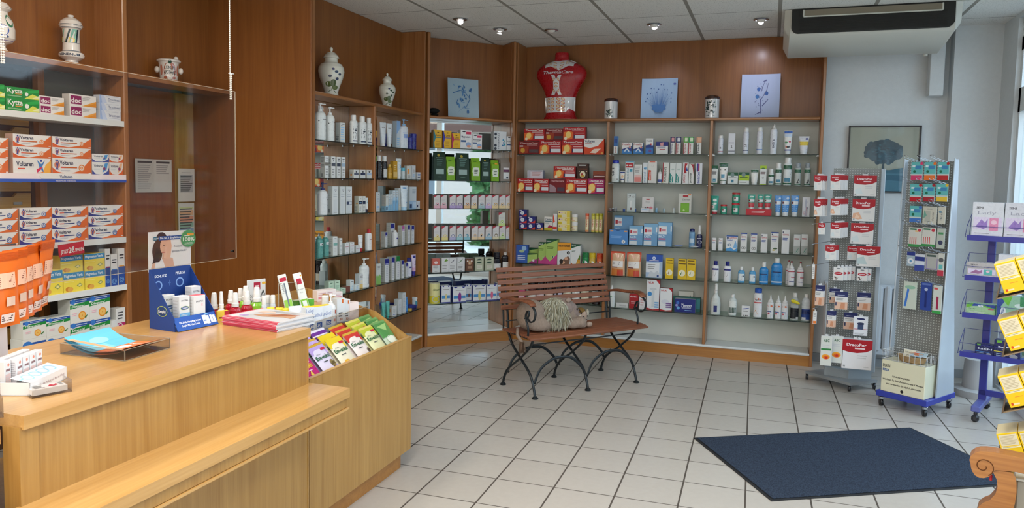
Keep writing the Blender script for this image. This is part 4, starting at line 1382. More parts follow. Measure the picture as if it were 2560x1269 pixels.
for i, (x, c_) in enumerate(((70, '8a6a70'), (110, '4a4a50'), (150, '7a7a80'), (268, '3c5a9c'), (428, '4a6aa8'), (735, '7fa8c8'), (845, 'a4b8c0'), (985, 'c8ccc8'))):
 put('can', x, x + 34, 1110 - (i % 3) * 6, .02, '', 'tiny pot, %s from the left,' % ORD[i], b=c_, nw=1, name='dental_accessory', cat='dental item')['label'] = 'tiny round dental item, %s from the left on the third shelf, middle bay' % ORD[i]
crop(1510, 530, 4.7)
shelf('B', ZD[3], 'on the fourth shelf, middle bay', .05)
KP = 'r 0 0 1 1 6f9fc8;p 0,.7 1,.5 1,1 0,1 7fb0d4;r .03 .50 .62 .84 e0e4e8;r .08 .6 .22 .76 b82a38;r .26 .62 .56 .72 c98a98;t .05 .36 .10 KALT+ e6eef4 b w.5;r .05 .26 .55 .33 b06a90;r .03 .02 .58 .20 d6dce0;r .9 .62 .98 .85 e3e8ec'
put('box', 122, 338, 40, .06, 'r 0 0 1 1 6c9cc6;r .03 .62 .43 .92 dde2e6;r .07 .7 .2 .84 b02a3a;r .24 .72 .4 .8 c98a98;t .05 .48 .09 KALT+ dfeaf2 w.3', 'wide light blue carton with round sticker, at the back', b='6593bd', dd=.14)
put('box', 66, 284, 208, .05, 'r 0 0 1 1 4f8acb;c .76 .18 .13 e6eaee;T .76 .11 .13 1 34343c b;p .3,1 .45,.88 .6,1 2a5a94;r .04 .86 .2 .96 d99a6a;r .78 .86 .95 .96 d99a6a;l .1 .4 .7 .6 2 7fb0e4', 'open blue tray carton with a number one disc', b='4680c0')
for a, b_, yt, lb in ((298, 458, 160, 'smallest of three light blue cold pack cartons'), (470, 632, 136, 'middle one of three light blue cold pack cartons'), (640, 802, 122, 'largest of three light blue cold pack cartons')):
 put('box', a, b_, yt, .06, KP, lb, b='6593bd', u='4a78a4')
put('bot', 1000, 1070, 195, .04, 'r .05 .1 .95 .9 6f9cc4;r .2 .3 .8 .6 c9dcea', 'light blue can with navy cap', cap='dome', cc='1f2f6b', b='7fa8cc')
put('bot', 1090, 1158, 155, .04, 'c .62 .5 .28 e6e8ee;r .56 .3 .68 .62 1d2658;r .48 .42 .76 .50 1d2658;r .2 .8 .8 .86 e0e0e8', 'navy spray can with a white cross disc', cap='spray', cc='dedede', b='1d2658')
for i, (x0, x1, y, c_) in enumerate(((810, 960, 362, '8a9cc8'), (1000, 1160, 352, 'dfe3ec'))):
 g = G(); g.ball((.04, .03, .008), .04, c_, 'foil', 14, 8, (1, .7, .22))
 a = px_plane(1510 + x0 / 4.7, 530 + y / 4.7, (0, -.03, 0), Vector((0, 1, 0)))
 tag(g.build('gel_pad', None, (a.x, .03, ZD[3] + .002)), '%s soft gel pad lying on the fourth shelf, middle bay' % ('blue', 'white')[i], 'gel pad')
shelf('B', ZD[4], 'on the fifth shelf, middle bay', .05)
SB = 'p .04,.64 .96,.64 1,1 0,1 d5481f;r .12 .36 .88 .64 e6e2e0;r .1 0 .9 .30 cf7a34;p .1,.0 .1,.3 .5,.2 .9,.3 .9,0 e0983a;r .5 0 .9 .24 c8402a;r .12 .34 .5 .38 6a1a20;c .5 .86 .12 e8b49a;l .2 .46 .7 .6 2 grey'
put('bag', 76, 246, 478, .05, SB, 'orange topped sweets pouch, the left one', b='d9b08a', tc='c8401c')
put('bag', 264, 438, 486, .05, SB, 'orange topped sweets pouch, the right one', b='d9b08a', tc='c8401c')
put('box', 498, 690, 500, .05, 'r 0 0 1 1 a9c0dc;r 0 .70 1 1 2c56b0;c .48 .85 .1 dfe8f4;c .48 .85 .05 2c56b0;l .2 .72 .8 .76 1 white;r .0 .22 .82 .64 e2e5ea;l .1 .35 .6 .6 3 grey;p .1,.02 .3,.3 .5,.2 .7,.3 .95,.1 .9,.02 c9ced6;r .68 .04 .8 .12 2a4a8c', 'blue topped carton with knee bandage photo', b='8fa9cc', u='24489a')
HB = 'r 0 0 1 1 e0bb22;l .1 .86 .9 .96 1 6a4a14;r .08 .74 .92 .78 5a3a18;c .5 .30 .4 efe9cc;p .3,.25 .4,.2 .5,.4 4a7a3a;p .5,.2 .8,.42 .6,.28 4a7a3a'
put('box', 728, 818, 543, .035, HB.replace('4a7a3a', '9a6a3c'), 'yellow hand cream carton standing apart', b='d8b020')
put('box', 873, 970, 550, .035, HB, 'yellow hand cream carton, left of the pair', b='d8b020')
put('box', 978, 1078, 553, .035, HB, 'yellow hand cream carton, right of the pair', b='d8b020')
shelf('B', ZD[5], 'on the low shelf, middle bay', .05)
put('bot', 50, 128, 860, .045, 'l .2 .2 .8 .6 4 grey;r .3 .7 .6 .75 green', 'white nozzle bottle behind the armrest', cap='drop', b='e2e6e4')
put('box', 140, 280, 1068, .04, 'l .3 .3 .9 .7 2 grey', 'flat small white carton lying down', b='d6d6d4')
put('box', 298, 405, 960, .04, 'r 0 0 1 1 a8242a;T .45 .76 .12 durex e6d0d0 b w.7;l .2 .3 .8 .5 2 c99', 'red carton behind the armrest', b='9c1f26')
put('box', 416, 488, 966, .04, 'r 0 0 1 1 e0dcdc;l .2 .2 .8 .7 3 c99', 'white and pink carton behind the armrest', b='dcdad8')
NK = 'r 0 0 1 1 e2e4e6;t .08 .87 .075 NUK b8202a b w.5;p .72,1 1,1 1,.86 b8202a;p 0,0 1,0 1,.05 .5,.02 0,.07 b8202a;'
put('box', 508, 655, 796, .06, NK + 'e .5 .7 .28 .10 c8ccd0;r .4 .1 .62 .68 cdd4d8;c .24 .53 .18 3f8ccc;r .64 .22 .96 .27 6fa4d4;r .64 .15 .96 .20 6fa4d4;r .64 .08 .96 .13 6fa4d4', 'tall white carton with red corner and blue dots', b='c8c8c8', s='b0262e')
put('box', 662, 802, 896, .06, NK + 'e .45 .4 .34 .2 d3d6e0;r .5 .30 .96 .36 7a5a94;r .5 .22 .96 .28 7a5a94;r .5 .14 .96 .20 7a5a94', 'shorter white carton with purple bars', b='cfcfd2', s='b0262e')
put('box', 876, 1050, 932, .06, 'p .68,.3 .8,.85 .95,.4 .9,.1 5a6a70;t .1 .35 .3 m dgrey', 'white tissue carton standing behind', b='cfcfc6', dd=.19)
put('box', 812, 1132, 1000, .06, 'r 0 0 1 1 2a6a64;r .7 .2 1 .9 3f8f98', 'green tissue pack behind the dark blue one', b='2a6a5c', dd=.125, )
put('box', 832, 1074, 1022, .07, 'r 0 0 1 1 1d2a78;T .58 .42 .22 Tempo e8eaf4 b i w.52;c .15 .7 .12 3f6fc0;c .18 .3 .12 6aa8d8;e .1 .5 .1 .1 8f8fc8;p .35,.34 .8,.38 .8,.34 .36,.30 e8eaf4;l .5 .1 .85 .2 1 lblue', 'dark blue tissue pack', b='1a2468', s='b8bcc8')

# ================================================================ back wall, right bay (E): creams and care
crop(1760, 290, 4.879)
shelf('B', ZE[0], 'on the top shelf, right bay', .05)
AL = 'l .1 .56 .9 .66 1 dgrey;T .5 .30 .14 2 34343c b;r .02 .10 .98 .13 {0};l .25 .02 .75 .07 1 grey'
put('bot', 172, 238, 232, .036, AL.format('a83a50'), 'short white foam can with a red ring', cap='dome', b='dcdee8')
put('box', 302, 382, 212, .035, 'r 0 0 1 1 e0e1e8;l .1 .5 .9 .58 1 dgrey;T .5 .30 .12 2 34343c b;r 0 .12 1 .15 3a3f50', 'slim white carton between foam cans', b='d6d8e0')
put('bot', 482, 552, 138, .040, AL.format('2a3a6a'), 'tall white foam can with a navy ring', cap='dome', b='dcdee8')
put('bot', 650, 722, 134, .040, 'l .1 .66 .9 .74 1 dgrey;c .5 .55 .08 44506c;r .02 .14 .98 .19 6f94d0;l .2 .3 .8 .4 1 grey', 'tall white foam can with a light blue ring', cap='dome', b='dcdee8')
put('bot', 815, 902, 95, .045, 'V .58 .22 .30 extra 5a6076 b w.42;l .3 .86 .8 .9 1 grey', 'white foam bottle with grey lettering and pointed nozzle', cap='foam', b='dfe1ea')
put('tube', 980, 1085, 176, .045, 'r .02 .86 .98 .97 3a66b8;r .1 .7 .9 .84 c8d8ec;e .68 .46 .14 .1 c84a64;e .3 .42 .2 .12 5a9a6c;e .5 .2 .2 .12 2a2a34;c .3 .2 .1 d86a4a;r 0 .02 1 .08 2b4a9c', 'white and blue cream tube with coloured dots', cc='e0e4e8')
put('tube', 1162, 1290, 245, .05, 'r 0 .42 1 .66 e6c944;r .6 .78 .82 .88 3a3f94;l .2 .1 .8 .3 2 grey', 'white cream tube with a yellow band', b='dedfe6', cc='dfe0e6')
shelf('B', ZE[1], 'on the second shelf, right bay', .05)
AG = 'r 0 .82 1 1 17593a;e .5 .84 .3 .1 5f7a7c;r 0 0 1 .05 17593a;l .15 .5 .85 .7 2 dgrey;r .28 .12 .72 .28 3a7f9c;p .3,.14 .7,.14 .5,.24 8fc0c8'
put('box', 90, 172, 604, .04, AG, 'white and green carton, leftmost', b='dfe2e0', s='17593a')
put('tube', 184, 298, 568, .045, 'r 0 .78 1 .97 17593a;e .5 .86 .25 .1 5f7a7c;r .3 .18 .62 .38 3a8fb4;r .1 .02 .9 .07 17593a;l .2 .55 .7 .7 1 dgrey', 'tall white and green cream tube', cc='e2e4e4')
put('box', 290, 416, 686, .05, 'r 0 .72 1 1 17593a;e .46 .78 .2 .22 7a8f8c;r .36 .14 .6 .38 3a7f9c;l .1 .5 .9 .6 1 grey;r 0 0 1 .05 17593a', 'square white and green carton', b='dfe2e0')
put('box', 426, 554, 686, .05, 'r 0 .76 1 1 17593a;r 0 .32 1 .76 a9c832;e .46 .8 .2 .2 7a8f8c;l .1 .5 .9 .62 1 dgreen;l .1 .1 .8 .24 1 grey', 'square green and lime carton', b='dfe2e0')
put('tube', 570, 668, 650, .04, 'r 0 .78 1 .97 17593a;p 0,.78 1,.78 1,.35 .5,.5 0,.35 a9c832;e .5 .84 .2 .1 7a8f8c', 'small green and lime cream tube', cc='e2e4e4')
put('box', 686, 766, 605, .04, 'r 0 .82 1 1 a9c832;e .48 .86 .28 .1 3f6f4c;o .48 .36 .14 dgrey;l .1 .54 .9 .7 2 6a4a4a;r 0 0 1 .04 a9c832', 'slim white carton with lime top', b='e0e2e0')
GB = 'r 0 .78 1 1 17593a;e .5 .84 .3 .1 7a8f8c;r .25 .14 .7 .34 3a7f9c;l .1 .5 .9 .66 2 dgrey;r 0 0 1 .08 17593a'
put('bot', 790, 856, 645, .038, GB, 'smallest of three green labelled bottles', cap='flip', b='dfe3e2', ch=.28)
put('bot', 876, 952, 572, .042, GB, 'middle sized of three green labelled bottles', cap='flip', b='dfe3e2', ch=.22)
put('bot', 978, 1078, 505, .05, GB, 'largest of three green labelled bottles', cap='flip', b='dfe3e2', ch=.20)
SL = 'r 0 .8 1 1 1c5f40;e .5 .88 .3 .09 8aa09c;p .4,.1 .5,.3 .7,.2 .6,.4 .5,.3 .6,.1 2a2a2a;r 0 0 1 .06 1c5f40'
put('bot', 1112, 1190, 570, .04, SL, 'silver bottle with running figure, left one', cap='flip', b='b9bfbc', cc='9ba2a8', ch=.22, mat='plast')
put('bot', 1232, 1308, 570, .04, SL, 'silver bottle with running figure, right one', cap='flip', b='b9bfbc', cc='9ba2a8', ch=.22)
shelf('B', ZE[2], 'on the third shelf, right bay', .05)
put('tube', 85, 182, 972, .05, 'e .5 .72 .2 .14 dfe8e4;e .5 .5 .22 .12 dfe8e4;r .1 .2 .5 .4 d8dcdc;r .12 .26 .3 .36 b8242c;r 0 0 1 .1 e0e0e0', 'teal cream tube with a red cap', b='3aa08c', cc='b0303a')
JS = 'r .3 .25 .72 .75 dfe0dc;r .34 .5 .5 .7 6a1a2c;l .34 .3 .68 .45 1 grey'
put('jar', 200, 304, 1078, .05, JS, 'small teal jar with red lid', b='2f9478', cc='c0323a', bh=.82)
pv = put('jar', 336, 478, 1062, .06, JS, 'large teal jar with red lid, lower of two', b='2f9478', cc='c0323a', bh=.82)
put('jar', 342, 484, 935, .06, JS, 'large teal jar with red lid, upper of two', b='2f9478', cc='c0323a', bh=.82, on=pv)
pv = put('box', 512, 824, 1134, .07, 'r 0 0 1 1 c42c38;l .22 .35 .78 .75 2 e8d0d0', 'red display plinth carrying three teal tubes', b='b82833')
TT = 'e .5 .84 .22 .1 cfe0d8;r .1 .42 .9 .60 dfe3e2;r .12 .46 .34 .58 7a1a2c;r 0 0 1 .36 c0303c;l .2 .1 .8 .3 2 e8c0c0'
for x0, x1, yt, lb in ((538, 628, 957, 'left'), (656, 730, 957, 'middle'), (734, 828, 957, 'right')):
 put('tube', x0, x1, yt, .035, TT, '%s teal tube with red base on the red plinth' % lb, nw=1, b='35a08c', cc='dfe0e0', on=pv, dd=.06)
BT = 'c .7 .84 .16 cfe0f4;r .1 .5 .9 .68 e3e8ee;r .12 .54 .36 .66 6a1a2c;r .1 0 .9 .08 dfe6ee;l .2 .12 .8 .45 3 b8d8f4'
for x0, x1, lb in ((866, 950, 'left'), (950, 1052, 'middle'), (1064, 1164, 'right')):
 put('tube', x0, x1, 970, .035, BT, '%s of three light blue cream tubes' % lb, b='4f96dc', cc='e3e6ea')
put('box', 1205, 1298, 990, .035, 'p .4,.95 .65,.75 .5,.6 .75,.45 .55,.3 .6,.05 .3,.05 .45,.4 .3,.65 b8bccc;V .3 .1 .16 dgrey_ c04a5a;r .62 .05 .68 .5 3a3a44;r .5 .05 .53 .5 b03040', 'white carton with a sketched figure', b='dcdde2')
crop(1760, 530, 4.231)
shelf('B', ZE[3], 'on the fourth shelf, right bay', .05)
GW = 't .08 .76 .07 GEHWOL b83a44 b w.84;r .08 .86 .2 .93 3a3f5c;l .1 .55 .8 .68 2 34509c;'
put('box', 86, 130, 272, .03, GW.replace('GEHWOL', 'GEHWOL'), 'slim white foot care carton, leftmost', b='dfdfe0')
put('box', 156, 200, 274, .03, GW, 'slim white foot care carton, second', b='dfdfe0')
put('box', 238, 358, 250, .05, 'r 0 0 1 1 e2e4e6;r 0 .94 1 1 2d56a8;r .04 .80 .2 .92 2d3f6c;t .26 .82 .10 GEHWOL b8303c b w.68;t .06 .68 .08 Fussbad 2d56a8 b;p 0,0 0,.14 .4,.24 .7,.08 1,.22 1,0 4f9cd8;p .62,.2 .7,.45 .82,.7 .92,.45 .98,.3 .9,.2 7fb4e0;o .3 .4 .12 3a6a8c;o .18 .4 .1 3a6a8c', 'white and blue foot bath carton with a foot', b='6faede', s='5a9cd4')
FO = GW + 'o .35 .2 .2 5a5a5a;o .65 .2 .2 5a5a5a;r 0 .95 1 1 2d4a9c'
put('box', 390, 458, 222, .04, FO, 'white foot cream carton with navy top, left', b='dcdcdc', u='2d4a9c')
put('box', 497, 564, 228, .04, FO, 'white foot cream carton with navy top, middle', b='dcdcdc', u='2d4a9c')
put('box', 606, 674, 230, .04, GW, 'plain white foot cream carton', b='dddddd')
put('box', 712, 792, 214, .04, GW + 'e .6 .22 .3 .12 3f5a3a;e .4 .14 .2 .1 c8b45a;r 0 .95 1 1 2d4a9c', 'white foot cream carton with olive print', b='dcdcdc', u='2d4a9c')
put('box', 828, 908, 188, .045, GW, 'tallest white foot care carton', b='dfdfdf')
AV = 'r 0 0 1 .42 a8aca8;l .1 .7 .8 .84 1 a03a44;p .3,.06 .9,.38 .6,.14 4a8a74;p .5,.02 .95,.2 .7,.08 4a8a74'
put('box', 952, 1022, 236, .04, AV, 'white and grey aloe carton, left', b='d0d2d0')
put('box', 1032, 1104, 234, .04, AV, 'white and grey aloe carton, right', b='d0d2d0')
shelf('B', ZE[4], 'on the fifth shelf, right bay', .05)
WB = 'r .1 .78 .9 .9 23287c;l .15 .3 .6 .66 4 dgrey;l .2 .08 .8 .14 1 grey'
put('bot', 88, 160, 518, .04, WB, 'white lotion bottle with navy cap, left', cap='flip', cc='23287c', b='e2e3e6', ch=.22, cr=.27)
put('bot', 212, 288, 524, .04, WB, 'white lotion bottle with navy cap, right', cap='flip', cc='23287c', b='e2e3e6', ch=.22, cr=.27)
SB2 = 'r .15 .1 .85 .86 dfe6ea;c .68 .6 .14 5a6a74;l .2 .2 .6 .5 2 grey'
put('bot', 362, 434, 577, .035, SB2, 'small clear blue disinfectant bottle, left', b='4f9ccc', ch=.2, cr=.22)
put('bot', 480, 550, 583, .035, SB2, 'small clear blue disinfectant bottle, right', b='4f9ccc', ch=.2, cr=.22)
BB = 'r .2 .66 .8 .72 1d2a5c;l .3 .4 .7 .55 2 2a5a9c;r .1 .04 .9 .12 c9d8e8'
put('bot', 588, 686, 530, .045, BB, 'medium bright blue disinfectant bottle', b='2f86c8', ch=.22, cr=.22)
put('bot', 716, 838, 490, .055, BB, 'largest bright blue disinfectant bottle', b='2f86c8', ch=.16, cr=.22)
RB = 'r 0 .88 1 .94 b83a4c;r .5 .5 1 .56 b83a4c;l .1 .3 .8 .8 5 c0a0a8;r .3 .2 .9 .24 2a3a7c'
put('bot', 870, 930, 512, .04, RB, 'white nozzle bottle with red tip, at the back', cap='drop', b='e3e0e2', tip='8c2a34', dd=.12)
put('bot', 892, 966, 520, .04, RB, 'white nozzle bottle with red tip, middle', cap='drop', b='e3e0e2', tip='8c2a34')
put('bot', 988, 1062, 530, .04, RB, 'white nozzle bottle with red tip, right', cap='drop', b='e3e0e2', tip='8c2a34')
shelf('B', ZE[5], 'on the low shelf, right bay', .05)
put('bot', 76, 182, 756, .05, 'r 0 .22 1 .8 1d2a6c;l .2 .4 .8 .6 1 white;r .1 .24 .3 .4 e0e4ee', 'clear trigger spray bottle with navy label', cap='trigger', b='c8cecb')
put('bot', 262, 350, 872, .05, 'r .1 .0 .9 1 dfe3e0;r .14 .10 .86 .52 4a6058;l .2 .6 .8 .8 1 dgrey', 'white bottle with dark green label', b='c9d0ce', ch=.14, cr=.22)
put('box', 400, 486, 990, .04, 'p .1,.72 .9,.82 .9,.78 .5,.68 .1,.66 2a4a9c;c .3 .1 .06 black;c .5 .1 .06 black;c .7 .1 .06 black;l .2 .4 .8 .6 1 grey', 'small white carton with a blue wave', b='dedede')
put('bot', 532, 622, 804, .045, 'e .45 .80 .3 .14 d96a44;T .5 .74 .05 Sagrotan 34343c b w.6;r .1 .6 .9 .66 c85a5a;p .1,.1 .3,.3 .5,.1 d99a5a;r .6 0 .95 .5 e8e8ec', 'tall white spray can with blue dome cap', cap='dome', cc='2a56b0', b='e2e3e6')
DB = 'p .5,.0 .98,.0 .98,.5 .6,.4 4f9cd0;e .45 .84 .34 .14 d8704a;c .3 .3 .14 c8506a;r .1 .4 .6 .46 4a5a9c'
for x0, x1, yt, lb in ((674, 744, 878, 'left'), (756, 824, 884, 'middle'), (826, 896, 888, 'right')):
 put('bot', x0, x1, yt, .036, DB, 'white nozzle bottle with coloured spots, %s of three' % lb, cap='drop', b='e3e4e6', nw=1)
put('bot', 922, 1012, 856, .05, 'r .0 .0 1 .62 23262e;r .6 0 .9 .1 d0d0d0', 'clear bottle with black label and yellow nozzle', b='b4bab8', ch=.14, cr=.24)
g = G(); g.T = Matrix.Rotation(math.radians(22), 4, 'Y'); g.loft([(0, .010, .008), (.02, .018, .012), (.055, .014, .01), (.075, .008, .008)], 'e0cf2a', 'plast', 12); g.T = None
g.v = [(z, y, -x * .9 + .01) for x, y, z in g.v]
a = px_plane(1760 + 925 / 4.231, 530 + 965 / 4.231, (0, -.09, 0), Vector((0, 1, 0)))
tag(g.build('spray_nozzle', None, (a.x, -.075 + .10, a.z)), 'yellow plastic nozzle hanging between the two bottles at the lower right', 'nozzle')
put('bot', 1040, 1132, 870, .05, 'r 0 .0 1 .6 2c4a94;r .1 .0 .5 .12 e0e4ea;r .02 .3 .9 .55 23346c;r 0 .7 1 .76 e0e4e8', 'clear bottle with dark blue label, rightmost', b='ccd4da', ch=.12, cr=.24)

# ================================================================ left wall unit (L), turned a little towards the room
for k in ('L',):
 pass
RL = -16
crop(760, 90, 3.431)
shelf('L', ZL[0], 'top shelf, left wall unit', .045, RL)
EU = 'l .2 .1 .8 .70 9 grey;l .4 .80 .8 .86 1 dark;c .25 .78 .06 dark;r .5 .84 .8 .86 dark'
put('bot', 117, 202, 572, .06, EU, 'tallest white pump bottle', cap='pump', b='dfe3e2', cc='e4e6e6', rot=-25)
put('bot', 205, 275, 606, .055, EU, 'slightly shorter white pump bottle', cap='pump', b='dfe3e2', cc='e4e6e6', rot=-25)
put('box', 312, 352, 742, .055, 'l .1 .1 .9 .8 6 lblue;c .3 .86 .1 dark;l .4 .88 .9 .94 1 dgrey', 'small white carton beside the pump bottles', b='d4d6d6', s='c8cccb', sp='l .1 .1 .8 .4 4 dgrey')
EB = 'r .25 .06 .75 .12 1f2a4c;l .3 .2 .6 .75 8 dgrey;c .55 .62 .1 dark;l .3 .8 .8 .86 1 grey'
for x0, x1, yt, lb in ((412, 470, 676, 'left'), (482, 545, 688, 'middle'), (545, 596, 700, 'right')):
 put('bot', x0, x1, yt, .045, EB, '%s of three white bottles with dark bars' % lb, cap='flip', b='e3e5e4', cr=.30, ch=.2, rot=-25)
BE = 'p .2,.1 .8,.1 .8,.75 .2,.4 8fb8de;l .3 .2 .7 .4 3 white;l .3 .7 .7 .8 1 grey'
put('tube', 660, 715, 740, .04, BE, 'white and light blue tube, left of two', b='dfe5ea', rot=-28)
put('tube', 717, 766, 748, .04, BE, 'white and light blue tube, right of two', b='dfe5ea', rot=-28)
put('box', 796, 828, 728, .05, 'p 0,.5 1,.75 1,1 0,1 8fb4e0;l .1 .1 .8 .4 4 lblue', 'white and pale blue carton behind the tubes', b='cfd8e0', s='c6d2dc', u='9fc0e0', dd=.075)
put('bot', 836, 904, 712, .05, 'r .4 .52 .9 .74 8fa8dc;l .4 .1 .9 .45 4 grey;r .3 .8 .8 .83 c3d0e8', 'white pump bottle with blue pump', cap='pump', cc='8fbce6', b='dfe5ee', rot=-25)
put('jar', 910, 942, 870, .05, 'l .2 .3 .8 .7 2 lblue', 'small dark blue jar', b='2a2f8c', cc='2f359a')
put('jar', 938, 988, 838, .055, 'l .3 .5 .8 .8 2 lblue', 'larger dark blue jar', b='2a2f8c', cc='2f359a', dd=.085)
put('box', 1016, 1048, 820, .05, 'e .4 .5 .25 .3 7f9c9c;e .5 .5 .22 .26 d6dad8;l .2 .85 .8 .92 1 teal;r .1 .03 .9 .08 dark', 'white carton with a grey swirl', b='d3d7d4', s='cfd2cf')
shelf('L', ZL[1], 'second shelf, left wall unit', .045, RL)
ST_ = 'r .05 .55 .95 .70 {0};l .2 .86 .8 .93 1 dark;c .5 .82 .1 dgrey;l .2 .1 .8 .45 3 grey;l .3 .75 .7 .8 1 grey'
for x0, x1, yt, c_, lb in ((180, 213, 1026, '77726a', 'leftmost'), (235, 270, 1032, '4c505c', 'second'), (282, 315, 1036, '3a4050', 'third'), (324, 356, 1038, '9fb4c8', 'fourth')):
 put('box', x0, x1, yt, .05, ST_.format(c_), '%s of four tall white cartons with grey bands' % lb, b='d8dada', s='dcdcd8', sp='l .1 .5 .9 .95 7 grey;r .1 .05 .6 .2 9a9a9a')
SM = 'r .05 .40 .95 .66 {0};l .2 .8 .8 .9 1 dark;c .5 .76 .14 dgrey'
for x0, x1, yt, c_, lb in ((428, 470, 1146, '5a5f74', 'left'), (484, 527, 1147, '2c3454', 'middle'), (540, 582, 1148, 'a9bcd8', 'right')):
 put('box', x0, x1, yt, .05, SM.format(c_), '%s of three low square white cartons' % lb, b='d6d8d8', s='d3cfc8', sp='r .2 .3 .6 .5 e0954a' if lb == 'left' else '')
put('bot', 636, 676, 1024, .04, 'r .2 .05 .9 .6 3a3432;l .3 .3 .8 .9 4 d0c8c0', 'black bottle with white cap, left one', cap='flip', b='1d1412', cc='e6e6e4', ch=.24, rot=-25)
put('bot', 682, 722, 1028, .04, 'r .2 .05 .9 .6 d0cfcc;l .3 .1 .8 .5 4 grey', 'black bottle with white label and cap', cap='flip', b='1d1412', cc='e6e6e4', ch=.24, rot=-25)
put('bot', 726, 762, 1100, .035, 'r .1 .1 .9 .6 d8a83a;l .2 .6 .9 .8 2 brown', 'amber oil bottle, shorter one', b='c8962a', cc='d8b04a', rot=-25)
put('box', 768, 802, 1072, .04, 'r 0 .1 1 .4 e3c27a;l .2 .5 .8 .8 3 e8d0a0', 'golden yellow oil carton', b='c8982c', u='d8b04a')
put('tube', 800, 846, 1050, .04, 'e .5 .55 .3 .3 8fc4e0;l .2 .1 .8 .3 2 grey;l .3 .8 .7 .9 1 teal', 'tall white tube with a blue swirl', b='dfe6e8', rot=-28)
put('jar', 848, 876, 1130, .04, 'l .2 .3 .8 .7 2 grey', 'small white jar with turquoise lid', b='d8e2e4', cc='5fbcd4')
put('box', 884, 922, 1112, .04, 'r .1 .4 .5 .75 efa05a;l .2 .1 .8 .3 2 grey', 'white carton with an orange patch', b='d6d8d4', s='cfcac0')
put('box', 926, 958, 1110, .04, 'c .5 .6 .3 lgrey;l .2 .2 .8 .4 2 lblue', 'white carton with a pale circle', b='d8dce0')
put('box', 968, 1008, 1168, .045, 'l .2 .5 .8 .8 2 mblue;r .2 .2 .7 .3 2a3a5c', 'low white cream carton', b='dadcde')
put('jar', 1010, 1044, 1168, .045, 'l .2 .3 .8 .6 2 lblue', 'white cream jar beside the low carton', b='dcdee0', cc='e3e3e3')
put('jar', 1003, 1040, 1128, .045, '', 'round dark brown jar at the back', b='3a2a22', cc='2c201c', dd=.13)
crop(770, 440, 6.345)
shelf('L', ZL[2], 'third shelf, left wall unit', .045, RL)
put('bot', 196, 335, 108, .055, 'l .5 .1 .95 .6 7 dgrey;l .6 .76 .95 .86 1 dark;c .8 .72 .05 dark', 'white bottle with navy pump', cap='pump', cc='262a6c', b='dfe2e4', rot=-22)
UR = 'l .3 .84 .8 .9 1 dark;c .55 .82 .06 dgrey;l .15 .60 .9 .72 2 b0b8c0;r .15 .08 .85 .52 ccd2d6;l .2 .04 .85 .07 1 grey'
for x0, x1, yt, lb in ((390, 476, 162, 'left'), (512, 592, 163, 'middle'), (604, 700, 165, 'right')):
 put('box', x0, x1, yt, .055, UR + (';r .1 .33 .95 .44 3a4560;r .5 .34 .93 .43 c8d0d8' if lb == 'right' else ''), '%s of three tall white cartons' % lb, b='d6dadc', s='d3d5d4', sp='l .1 .5 .8 .9 6 lgrey;r .1 .05 .5 .2 8f8f90')
put('box', 805, 862, 320, .05, 'c .6 .86 .08 grey;r .05 .52 .95 .70 24304c;l .2 .56 .8 .66 1 lblue;l .2 .1 .8 .4 4 grey', 'white carton with navy square, left', b='d6d8d4', s='d8d3c4', sp='e .6 .55 .2 .1 e8a84a;l .1 .1 .8 .4 4 grey')
put('box', 866, 915, 320, .05, 'c .6 .86 .08 grey;r .05 .52 .95 .70 24304c;l .2 .1 .8 .4 4 grey', 'white carton with navy square, right', b='d6d8d4')
put('tube', 916, 972, 346, .035, 'l .3 .7 .8 .9 1 grey;l .2 .3 .8 .5 2 lgrey;c .6 .62 .1 lteal', 'small white tube with black cap', cc='1d2040', ch=.2, b='dde3e4', rot=-25)
put('box', 860, 924, 256, .05, 'l .2 .6 .8 .9 2 grey', 'tall white carton half hidden behind the square ones', b='d0d0c8', dd=.13, u='2a2c48')
UT = 'c .6 .88 .09 grey;l .2 .4 .8 .8 5 b8c0c8;l .2 .1 .8 .3 3 lblue'
put('box', 1005, 1072, 256, .05, UT, 'tall white carton, left of the close pair', b='d3d8da', s='cfcfc8', u='2a2c48', sp='r .5 .5 .95 .75 e09a6a')
put('box', 1080, 1142, 256, .05, UT, 'tall white carton, right of the close pair', b='d3d8da', u='2a2c48')
PB_ = 'r 0 0 1 .38 8fc0e0;l .1 .6 .8 .9 2 b4c8d8;V .6 .3 .25 skin 5a7a9c w.4'
put('box', 1236, 1278, 300, .05, 'r 0 0 1 .32 9cc8e4;l .1 .8 .8 .95 1 grey;r .1 .05 .7 .25 5a7088', 'white and pale blue carton, first in its row', b='d6d9d8', s='d3d0c8', sp='r 0 0 1 .3 9cc8e0;l .1 .4 .8 .9 5 lgrey;o .4 .14 .14 dgrey')
for x0, x1, yt, lb in ((1283, 1306, 292, 'second'), (1310, 1332, 284, 'third')):
 put('box', x0, x1, yt, .04, PB_, 'white and pale blue carton, %s in its row' % lb, b='d3dbe0', dd=.05)
for x0, x1, yt, lb in ((1345, 1388, 228, 'fourth'), (1392, 1436, 228, 'fifth')):
 put('box', x0, x1, yt, .05, 'r 0 0 1 .5 86b8de;p 0,.5 1,.5 1,.7 0,.6 b4d4ea;l .2 .75 .8 .95 2 lgrey;V .5 .35 .2 balm 3a4a6c w.5', 'taller pale blue carton, %s in its row' % lb, b='cfdde6')
put('box', 1442, 1480, 190, .05, 'r 0 0 1 .1 d8d0c0;V .6 .3 .3 Linola 4a5058 w.5;l .1 .1 .8 .25 2 e8c890', 'white carton with vertical lettering, sixth in its row', b='d3d6d6')
